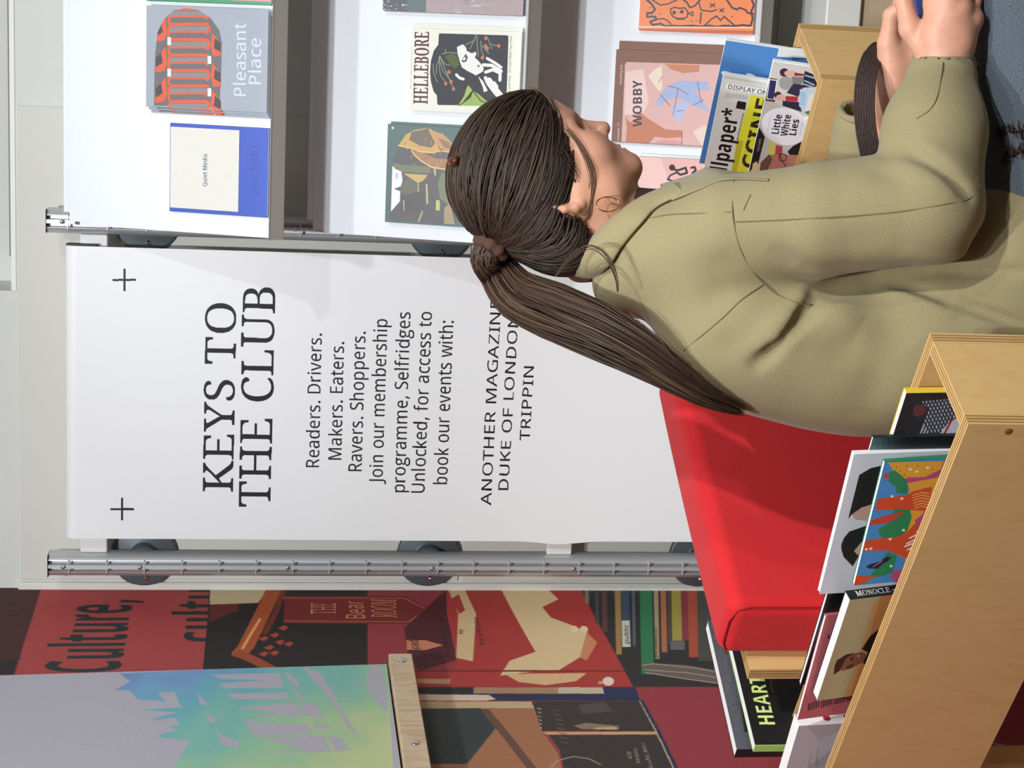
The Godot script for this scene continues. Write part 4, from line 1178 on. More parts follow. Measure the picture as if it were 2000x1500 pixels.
	# hems of the cuffs
	for q in [[Vector3(-0.0434, 0.6709, 1.2646), Vector3(0.0145, 0.6565, 1.2355), 0.028, 0.0365], [Vector3(-0.1971, 0.6381, 0.9280), Vector3(-0.0535, 0.6611, 0.9802), 0.026, 0.0365]]:
		var ax: Vector3 = (q[1] - q[0]).normalized()
		var ctr: Vector3 = q[1] + ax * q[2]
		var e1 := ax.cross(Vector3.UP).normalized(); var e2 := ax.cross(e1).normalized()
		var ring := []; var rw := []
		for i in 41:
			var a := TAU * i / 40.0
			ring.append(ctr + (e1 * cos(a) + e2 * sin(a)) * (q[3] + 0.0008 * sin(a * 5.0)))
			rw.append(0.0052 + 0.0004 * sin(a * 7.0))
		var hg := Geo.new()
		hg.tube(ring, rw, 10, false)
		put("cuff_hem", hg, khaki, coat)
	# ---------------- collar: a folded band round the neck that falls onto the shoulders
	var inner := [Vector3(-0.1442, 0.9722, 1.0902), Vector3(-0.1626, 1.0179, 1.1043), Vector3(-0.1851, 1.0493, 1.1101), Vector3(-0.2158, 1.0774, 1.1014), Vector3(-0.2448, 1.0971, 1.0700), Vector3(-0.2592, 1.0983, 1.0313), Vector3(-0.2594, 1.0888, 0.9968), Vector3(-0.2359, 1.0597, 0.9710), Vector3(-0.2057, 1.0160, 0.9667), Vector3(-0.1743, 0.9754, 0.9771), Vector3(-0.1464, 0.9446, 0.9970)]
	var outer := []
	for d in [Vector3(-0.0651, -0.2409, -0.9802), Vector3(-0.0729, -0.2261, -0.9809), Vector3(-0.0828, -0.2170, -0.9804), Vector3(-0.0970, -0.2058, -0.9794), Vector3(-0.1112, -0.1965, -0.9781)]: outer.append(onto(c, d, 0.008))
	outer.append_array([Vector3(-0.2757, 1.0614, 1.0398), Vector3(-0.2804, 1.0427, 0.9920), Vector3(-0.2664, 1.0089, 0.9482), Vector3(-0.2303, 0.9687, 0.9268), Vector3(-0.1920, 0.9325, 0.9250), Vector3(-0.1594, 0.9108, 0.9530)])
	put("collar", ribbon(inner, outer, 44, 0.0024, 0.009), khaki, coat)
	var li := [Vector3(-0.1401, 0.9771, 1.0733), Vector3(-0.1273, 0.9369, 1.0665), Vector3(-0.1160, 0.9102, 1.0632), Vector3(-0.1212, 0.8781, 1.0740), Vector3(-0.1188, 0.8394, 1.0895)]
	var lo := []
	for d in [Vector3(-0.0696, -0.2335, -0.9804), Vector3(-0.0629, -0.2484, -0.9795), Vector3(-0.0563, -0.2633, -0.9785), Vector3(-0.0551, -0.2768, -0.9768), Vector3(-0.0551, -0.2903, -0.9748)]: lo.append(onto(c, d, 0.002))
	put("lapel", ribbon(li, lo, 24, 0.0018, 0.004), khaki, coat)
	# ---------------- brown knitted top at the neck
	var sw := Field.new()
	sw.bone(Vector3(-0.1993, 1.0311, 1.0404), Vector3(-0.2239, 0.9605, 1.0553), 0.0585, 0.066, 0.02)
	sw.bone(Vector3(-0.2239, 0.9605, 1.0553), Vector3(-0.2497, 0.9027, 1.0634), 0.070, 0.09, 0.03)
	sw.hole(Vector3(-0.2037, 1.0205, 1.0427), Vector3(-0.1740, 1.0955, 1.0314), 0.0545, 0.0545)
	var swg := Geo.new()
	nets(sw, 0.005, swg)
	put("knitted_top", swg, mat("3a2621", 0.95), root)
	# ---------------- trousers
	var denim := mat("ffffff", 0.95)
	denim.albedo_texture = noise_tex(0.30, 256, false, 4.0, ["2a2f35", "434a51", "626a71", "a4aaae"], FastNoiseLite.TYPE_SIMPLEX, 3, 41)
	denim.normal_enabled = true
	denim.normal_texture = noise_tex(0.5, 256, true, 8.0, [], FastNoiseLite.TYPE_SIMPLEX, 2, 43)
	denim.normal_scale = 0.5
	tri_mat(denim, Vector3(7, 7, 7))
	var tf := Field.new()
	var kr := Vector3(0.2219, 0.5357, 1.1839); var kl := Vector3(0.2464, 0.4743, 1.0034)
	tf.bone(hip, Vector3(-0.1526, 0.4929, 1.2082), 0.12, 0.098, 0.04)
	tf.bone(Vector3(-0.1526, 0.4929, 1.2082), kr, 0.098, 0.078, 0.03)
	tf.bone(hip, Vector3(-0.1655, 0.4265, 1.0354), 0.12, 0.095, 0.04)
	tf.bone(Vector3(-0.1655, 0.4265, 1.0354), kl, 0.095, 0.078, 0.03)
	tf.bone(kr, Vector3(0.22, 0.10, 1.06), 0.076, 0.055, 0.03)
	tf.bone(kl, Vector3(0.20, 0.10, 0.87), 0.076, 0.055, 0.03)
	var tg := Geo.new()
	nets(tf, 0.008, tg)
	var tr := put("trousers", tg, denim, root)
	var fr := Geo.new()
	for i in 150:
		var e := rng.randf()
		var d: Vector3 = Vector3(-0.0222, -0.4241, -0.9613).lerp(Vector3(-0.0175, -0.4486, -0.9585), e) if i < 60 else Vector3(-0.0357, -0.4280, -0.9582).lerp(Vector3(-0.0264, -0.4488, -0.9569), e)
		var q := onto(tf, d, 0.001)
		var v := Vector3(rng.randfn(0, 0.007), rng.randf() * 0.004, rng.randfn(0, 0.007))
		fr.tube([q, q + v * 0.5 + Vector3(0, 0.002, 0.002), q + v], [0.0009, 0.0009, 0.0005], 4)
	put("frayed_seam", fr, mat("3d2620", 0.95), tr)
	var sf := Field.new()
	for z in [1.06, 0.87]:
		sf.bone(Vector3(0.20, 0.052, z), Vector3(0.36, 0.040, z - 0.03), 0.046, 0.034, 0.02)
		sf.bone(Vector3(0.21, 0.13, z), Vector3(0.21, 0.05, z), 0.045, 0.046, 0.02)
	var shg := Geo.new()
	nets(sf, 0.008, shg)
	put("shoes", shg, mat("241f1d", 0.5), root)
	hair(root, rng, c)
	phone_and_bag(rng, c)
# a folded band of cloth between two edges, with thickness and a slight bulge
func ribbon(inner: Array, outer: Array, m: int, thick: float, swell: float) -> Geo:
	inner = smooth_path(inner, m); outer = smooth_path(outer, m)
	var ctr := Vector3.ZERO
	for q in inner: ctr += q / m
	var rows := []
	for i in m:
		var a: Vector3 = inner[i]; var b: Vector3 = outer[i]
		var along: Vector3 = inner[mini(i + 1, m - 1)] - inner[maxi(i - 1, 0)]
		var out: Vector3 = (b - a).cross(along).normalized()
		if out.dot((a + b) / 2.0 - ctr + Vector3(0, 0.02, 0)) < 0.0: out = -out
		var ra := []; var rb := []
		for j in 9:
			var e := j / 8.0
			var q: Vector3 = a.lerp(b, e) + out * (sin(e * PI) * swell)
			ra.append(q + out * thick); rb.append(q - out * thick)
		rb.reverse()
		ra.append_array(rb)
		rows.append(ra)
	var g := Geo.new()
	g.sheet(rows, true)
	return g
func hair(root: Node3D, rng: RandomNumberGenerator, coat: Field) -> void:
	var dark := mat("ffffff", 0.5)
	dark.metallic_specular = 0.35
	dark.vertex_color_use_as_albedo = true
	var base := mat("2c1e16", 0.55)
	var cc := Vector3(0, 0.040, 0.0)
	var rad := Vector3(0.083, 0.0945, 0.109)
	var hf := Field.new()
	hf.egg(hp(cc.x, cc.y, cc.z), HB, rad - Vector3(0.003, 0.003, 0.003), 0.02)
	hf.egg(hp(0, -0.018, -0.046), HB, Vector3(0.064, 0.062, 0.056), 0.03)
	for s in [-1.0, 1.0]:
		for q in [[Vector3(0.030, 0.002, -0.016), Vector3(0.0435, 0.0345, 0.0445)], [Vector3(0.012, -0.058, -0.052), Vector3(0.0465, 0.0465, 0.0345)]]: hf.egg(hp(q[0].x * s, q[0].y, q[0].z), HB, q[1], 0.03)
	hf.egg(hp(0, -0.070, 0.140), HB, Vector3(0.30, 0.130, 0.122), 0.008, true)
	var solid := Field.new()
	var sides := [[Vector3(0.030, 0.002, -0.016), Vector3(0.045, 0.036, 0.046)], [Vector3(0.012, -0.058, -0.052), Vector3(0.048, 0.048, 0.036)]]
	solid.egg(hp(cc.x, cc.y, cc.z), HB, rad, 0.02)
	solid.egg(hp(0, -0.018, -0.046), HB, Vector3(0.066, 0.064, 0.058), 0.03)
	for s in [-1.0, 1.0]:
		for q in sides: solid.egg(hp(q[0].x * s, q[0].y, q[0].z), HB, q[1] + Vector3(0.0015, 0.0015, 0.0015), 0.03)
	for s in [-1.0, 1.0]: hf.egg(hp(0.080 * s, -0.034, -0.014), HB, Vector3(0.034, 0.037, 0.027), 0.005, true)
	var g := Geo.new()
	nets(hf, 0.003, g)
	var cap := put("hair", g, base, root)
	cap.set_meta("label", "dark brown hair swept back into a ponytail")
	# strands combed back over the head to the tie
	var tie := Vector3(0.0, 0.016, -0.100)
	var sg := Geo.new()
	for i in 1100:
		var side := 1.0 if rng.randf() < 0.68 else -1.0
		var d0: Vector3
		var pick := rng.randf()
		if pick < 0.55:
			var line := [Vector3(0.0, 0.085, 0.104), Vector3(0.025, 0.072, 0.102), Vector3(0.055, 0.050, 0.078), Vector3(0.074, 0.008, 0.048), Vector3(0.080, -0.008, 0.028), Vector3(0.079, 0.010, 0.004), Vector3(0.078, 0.010, -0.030), Vector3(0.076, 0.0, -0.044)]
			var q: Vector3 = lerp_path(line, rng.randf())
			d0 = Vector3(q.x * side, q.y, q.z) - cc
		elif pick < 0.88:
			var line := [Vector3(0.076, -0.004, -0.046), Vector3(0.066, -0.045, -0.046), Vector3(0.056, -0.080, -0.040), Vector3(0.040, -0.100, -0.050), Vector3(0.0, -0.105, -0.060)]
			var q: Vector3 = lerp_path(line, rng.randf())
			d0 = Vector3(q.x * side, q.y, q.z) - cc
		else:
			var a := rng.randf_range(0.2, 1.45)
			d0 = Vector3(sin(a) * side * 0.8, cos(a), rng.randf_range(-0.5, 0.9))
		var jit := Vector3(rng.randfn(0, 0.05), rng.randfn(0, 0.05), rng.randfn(0, 0.05))
		d0 = (d0.normalized() + jit).normalized()
		var d1 := (tie - cc + Vector3(rng.randfn(0, 0.008), rng.randfn(0, 0.008), 0)).normalized()
		var pts := []; var rr := []; var cs := []
		var w := rng.randf_range(0.0009, 0.0021)
		var tone := rng.randf()
		var col := Color(0.020, 0.0125, 0.0085).lerp(Color(0.062, 0.038, 0.025), tone * tone)
		var lift := rng.randf_range(-0.0012, 0.0016)
		for j in 17:
			var e := j / 16.0
			var d := d0.slerp(d1, e)
			# radius of the hair's surface along this direction
			var r0 := 0.045; var r1 := 0.16
			for it in 11:
				var rm := (r0 + r1) / 2.0
				var c3: Vector3 = cc + d * rm
				if solid.at(hp(c3.x, c3.y, c3.z)) < 0.0: r0 = rm
				else: r1 = rm
			var p: Vector3 = cc + d * (r0 + lift + 0.001 * sin(e * 9.0 + i))
			p = p.lerp(tie + Vector3(rng.randfn(0, 0.001), 0, 0), smoothstep(0.9, 1.0, e))
			pts.append(hp(p.x, p.y, p.z))
			rr.append(w * (0.5 + 0.5 * sin(PI * clampf(e * 0.9 + 0.1, 0, 1))))
			cs.append(col)
		sg.tube(pts, rr, 4, false, cs)
	for i in 46:
		var side := 1.0 if i % 2 == 0 else -1.0
		var e0 := rng.randf()
		var a := Vector3((0.079 + rng.randfn(0, 0.001)) * side, 0.012 - 0.012 * e0, 0.040 - 0.034 * e0)
		var b := Vector3((0.068 + rng.randfn(0, 0.001)) * side, -0.020 - 0.018 * rng.randf(), 0.016 - 0.014 * e0 + rng.randfn(0, 0.003))
		var m := (a + b) / 2.0 + Vector3(0.003 * side, 0, 0)
		sg.tube([hp(a.x, a.y, a.z), hp(m.x, m.y, m.z), hp(b.x, b.y, b.z)], [0.0009, 0.0007, 0.0002], 4, false, [Color(0.03, 0.018, 0.012), Color(0.03, 0.018, 0.012), Color(0.04, 0.025, 0.016)])
	put("combed_strands", sg, dark, cap)
	# ponytail
	var axis := [hp(0, 0.016, -0.100), hp(0.0, 0.016, -0.128), Vector3(-0.2691, 1.1888, 1.0302), Vector3(-0.2959, 1.1646, 1.0747), Vector3(-0.3101, 1.1227, 1.1297), Vector3(-0.3235, 1.0792, 1.1796), Vector3(-0.3456, 1.0298, 1.2115), Vector3(-0.3758, 0.9790, 1.2297), Vector3(-0.4017, 0.9319, 1.2311), Vector3(-0.4227, 0.8784, 1.2172)]
	for i in range(4, axis.size()):
		var away: Vector3 = axis[i] - CAM_AT
		var hit := onto(coat, away)
		var far := (hit - CAM_AT).length() - 0.030
		if away.length() > far: axis[i] = CAM_AT + away.normalized() * far
	var radii := [0.012, 0.020, 0.027, 0.034, 0.037, 0.035, 0.029, 0.021, 0.014, 0.008]
	var pg := Geo.new()
	for i in 620:
		var a := rng.randf() * TAU
		var rho := sqrt(rng.randf())
		var tone := rng.randf()
		var col := Color(0.036, 0.021, 0.013).lerp(Color(0.115, 0.068, 0.042), tone * tone * (0.5 + 0.5 * rho))
		var span := rng.randf_range(0.80, 1.0)
		var w := rng.randf_range(0.0009, 0.0022)
		var tw := rng.randf_range(-0.5, 0.9)
		var wave := rng.randf() * TAU
		var pts := []; var rr := []; var cs := []
		for j in 30:
			var e := j / 29.0 * span
			var p: Vector3 = lerp_path(axis, e)
			var tn: Vector3 = (lerp_path(axis, minf(e + 0.02, 1.0)) - lerp_path(axis, maxf(e - 0.02, 0.0))).normalized()
			var n1 := tn.cross(CAM_AT - p).normalized()
			var n2 := n1.cross(tn).normalized()
			var R: float = lerp_path(radii, e)
			var q := rho * (1.0 + 0.16 * sin(e * 11.0 + wave) * e)
			var aa := a + tw * e * 1.4
			p += (n1 * cos(aa) + n2 * sin(aa) * 0.72) * R * q
			pts.append(p)
			rr.append(w * (1.0 - 0.75 * smoothstep(0.75, 1.0, j / 29.0)))
			cs.append(col)
		pg.tube(pts, rr, 4, false, cs)
	put("ponytail", pg, dark, cap)
	# loose locks: one falls past the cheek, one loops on the shoulder
	var lg := Geo.new()
	for spec in [[[hp(0.020, 0.088, 0.098), hp(0.048, 0.062, 0.094), Vector3(-0.0628, 1.1162, 1.0776), Vector3(-0.0890, 1.0957, 1.0957), Vector3(-0.1198, 1.0820, 1.1055), Vector3(-0.1478, 1.0787, 1.1112), Vector3(-0.1774, 1.0825, 1.1099), Vector3(-0.1895, 1.0859, 1.1055)], 9, 0.0032], [[Vector3(-0.2602, 1.1278, 1.1454), Vector3(-0.2316, 1.1080, 1.1532), Vector3(-0.2166, 1.0874, 1.1740), Vector3(-0.2278, 1.0693, 1.1890), Vector3(-0.2515, 1.0586, 1.2001), Vector3(-0.2715, 1.0546, 1.1993)], 8, 0.0028], [[hp(0.035, 0.08, 0.095), Vector3(-0.0503, 1.1228, 1.0507), Vector3(-0.0590, 1.1055, 1.0548), Vector3(-0.0654, 1.0921, 1.0528)], 5, 0.002], [[Vector3(-0.2969, 1.0384, 1.2064), Vector3(-0.3262, 1.0006, 1.2276), Vector3(-0.3519, 0.9760, 1.2309), Vector3(-0.3598, 0.9570, 1.2300)], 4, 0.003]]:
		for i in spec[1]:
			var o: Vector3 = Vector3(rng.randfn(0, 1), rng.randfn(0, 1), rng.randfn(0, 1)) * spec[2] * 0.5
			var pts := []; var rr := []; var cs := []
			var tone := rng.randf()
			for j in 20:
				pts.append(lerp_path(spec[0], j / 19.0) + o * (0.4 + sin(PI * j / 19.0)))
				rr.append(0.0006 * (1.0 - 0.6 * absf(j / 9.5 - 1.0)))
				cs.append(Color(0.05, 0.029, 0.018).lerp(Color(0.14, 0.082, 0.048), tone))
			lg.tube(pts, rr, 4, false, cs)
	put("loose_locks", lg, dark, cap)
	# hair tie: a gathered brown band
	var tg := Geo.new()
	var mid := hp(0, 0.016, -0.113)
	var rows := []
	for i in 40:
		var a := TAU * i / 40.0
		var row := []
		for j in 10:
			var b := TAU * j / 10.0
			var th := 0.0082 + 0.0014 * sin(a * 9.0) + 0.0008 * sin(a * 17.0 + b)
			var rr := 0.0185 + cos(b) * th
			row.append(mid + HB.x * cos(a) * rr + HB.y * sin(a) * rr + HB.z * sin(b) * th * 1.05)
		rows.append(row)
	rows.append(rows[0])
	tg.sheet(rows, true)
	put("hair_tie", tg, mat("4a2c1f", 0.9), root)
	var shell := mat("4a2413", 0.2)
	var gold := mat("d9b562", 0.22, 1.0)
	var cl := Geo.new()
	cl.tube([hp(0.045, 0.118, -0.048), hp(0.030, 0.126, -0.050)], [0.0065, 0.005], 10)
	put("claw_clip", cl, shell, root)
	var cl2 := Geo.new()
	cl2.tube([Vector3(-0.1724, 1.2145, 1.0835), Vector3(-0.1704, 1.2084, 1.0892), Vector3(-0.1674, 1.2009, 1.0887)], [0.0016, 0.0020, 0.0012], 8)
	put("hair_pin", cl2, gold, root)
	# earrings
	for s in [[Vector3(-0.1644, 1.0590, 1.1254), 0.0148, 0.0009], [Vector3(-0.1793, 1.1004, 1.1179), 0.0048, 0.0007]]:
		var pts := []; var rr := []
		var ctr: Vector3 = s[0]
		for i in 37:
			var a := TAU * i / 36.0
			pts.append(ctr + HB.y.lerp(Vector3.UP, 0.6).normalized() * cos(a) * s[1] + (HB.z * 0.78 - HB.x * 0.25) * sin(a) * s[1])
			rr.append(s[2] * (1.0 + 0.25 * sin(a * 7.0)))
		var eg := Geo.new()
		eg.tube(pts, rr, 8, false)
		put("earring", eg, gold, root)
func phone_and_bag(rng: RandomNumberGenerator, coat: Field) -> void:
	# phone between the hands
	var mid := Vector3(0.1184, 0.6686, 1.1733)
	var o := thing("phone", "blue phone held between both hands", "phone", Transform3D(Basis(Vector3.UP, deg_to_rad(10.5)) * Basis(Vector3.RIGHT, deg_to_rad(-80.0)), mid))
	put("case", boxg(Vector3(-0.024, -0.036, -0.006), Vector3(0.12, 0.036, 0.004), 0.003), mat("4a62c8", 0.4), o)
	put("screen", boxg(Vector3(-0.020, -0.032, 0.0041), Vector3(0.116, 0.032, 0.0048), 0.0003), mat("5872dc", 0.2), o)
	# ribbed brown strap slung over the far forearm, and the bag it belongs to
	var bag := thing("shoulder_bag", "dark brown corduroy bag with its ribbed strap over the far forearm", "bag", Transform3D.IDENTITY)
	var cord := mat("ffffff", 0.95)
	cord.albedo_texture = noise_tex(0.08, 128, false, 4.0, ["241a17", "3a2a25", "4d3a33"], FastNoiseLite.TYPE_SIMPLEX, 3, 51)
	tri_mat(cord, Vector3(12, 12, 12))
	var path := [Vector3(-0.1065, 0.6786, 1.0800), Vector3(-0.0748, 0.6956, 1.0973), Vector3(-0.0439, 0.7056, 1.1034), Vector3(-0.0132, 0.7089, 1.1014), Vector3(0.0176, 0.7040, 1.0882), Vector3(0.0446, 0.6861, 1.0560), Vector3(0.0601, 0.6578, 1.0110), Vector3(0.0490, 0.6267, 0.9766), Vector3(0.0139, 0.6042, 0.9658), Vector3(-0.0360, 0.5850, 0.9779)]
	path = smooth_path(path, 40)
	var ribs := 8
	var rows := []
	for i in 40:
		var p: Vector3 = path[i]
		var tn: Vector3 = (path[mini(i + 1, 39)] - path[maxi(i - 1, 0)]).normalized()
		var look := (CAM_AT - p).normalized()
		var wd := tn.cross(look).normalized()
		if i > 22: wd = (wd * 0.6 + Vector3(0.3, -0.6, 0.4)).normalized()
		var nn := wd.cross(tn).normalized()
		var row := []
		for j in ribs * 4 + 1:
			var s := j / float(ribs * 4)
			row.append(p + wd * (s - 0.5) * 0.028 + nn * (0.0012 * absf(sin(s * ribs * PI)) + 0.001))
		for j in range(ribs * 4, -1, -1):
			row.append(p + wd * (j / float(ribs * 4) - 0.5) * 0.028 - nn * 0.001)
		rows.append(row)
	var g := Geo.new()
	g.sheet(rows, true)
	put("strap", g, cord, bag)
	var bf := Field.new()
	bf.egg(Vector3(-0.0753, 0.4448, 1.1033), Basis.IDENTITY, Vector3(0.09, 0.06, 0.05), 0.02)
	var bg := Geo.new()
	nets(bf, 0.006, bg)
	put("pouch", bg, cord, bag)

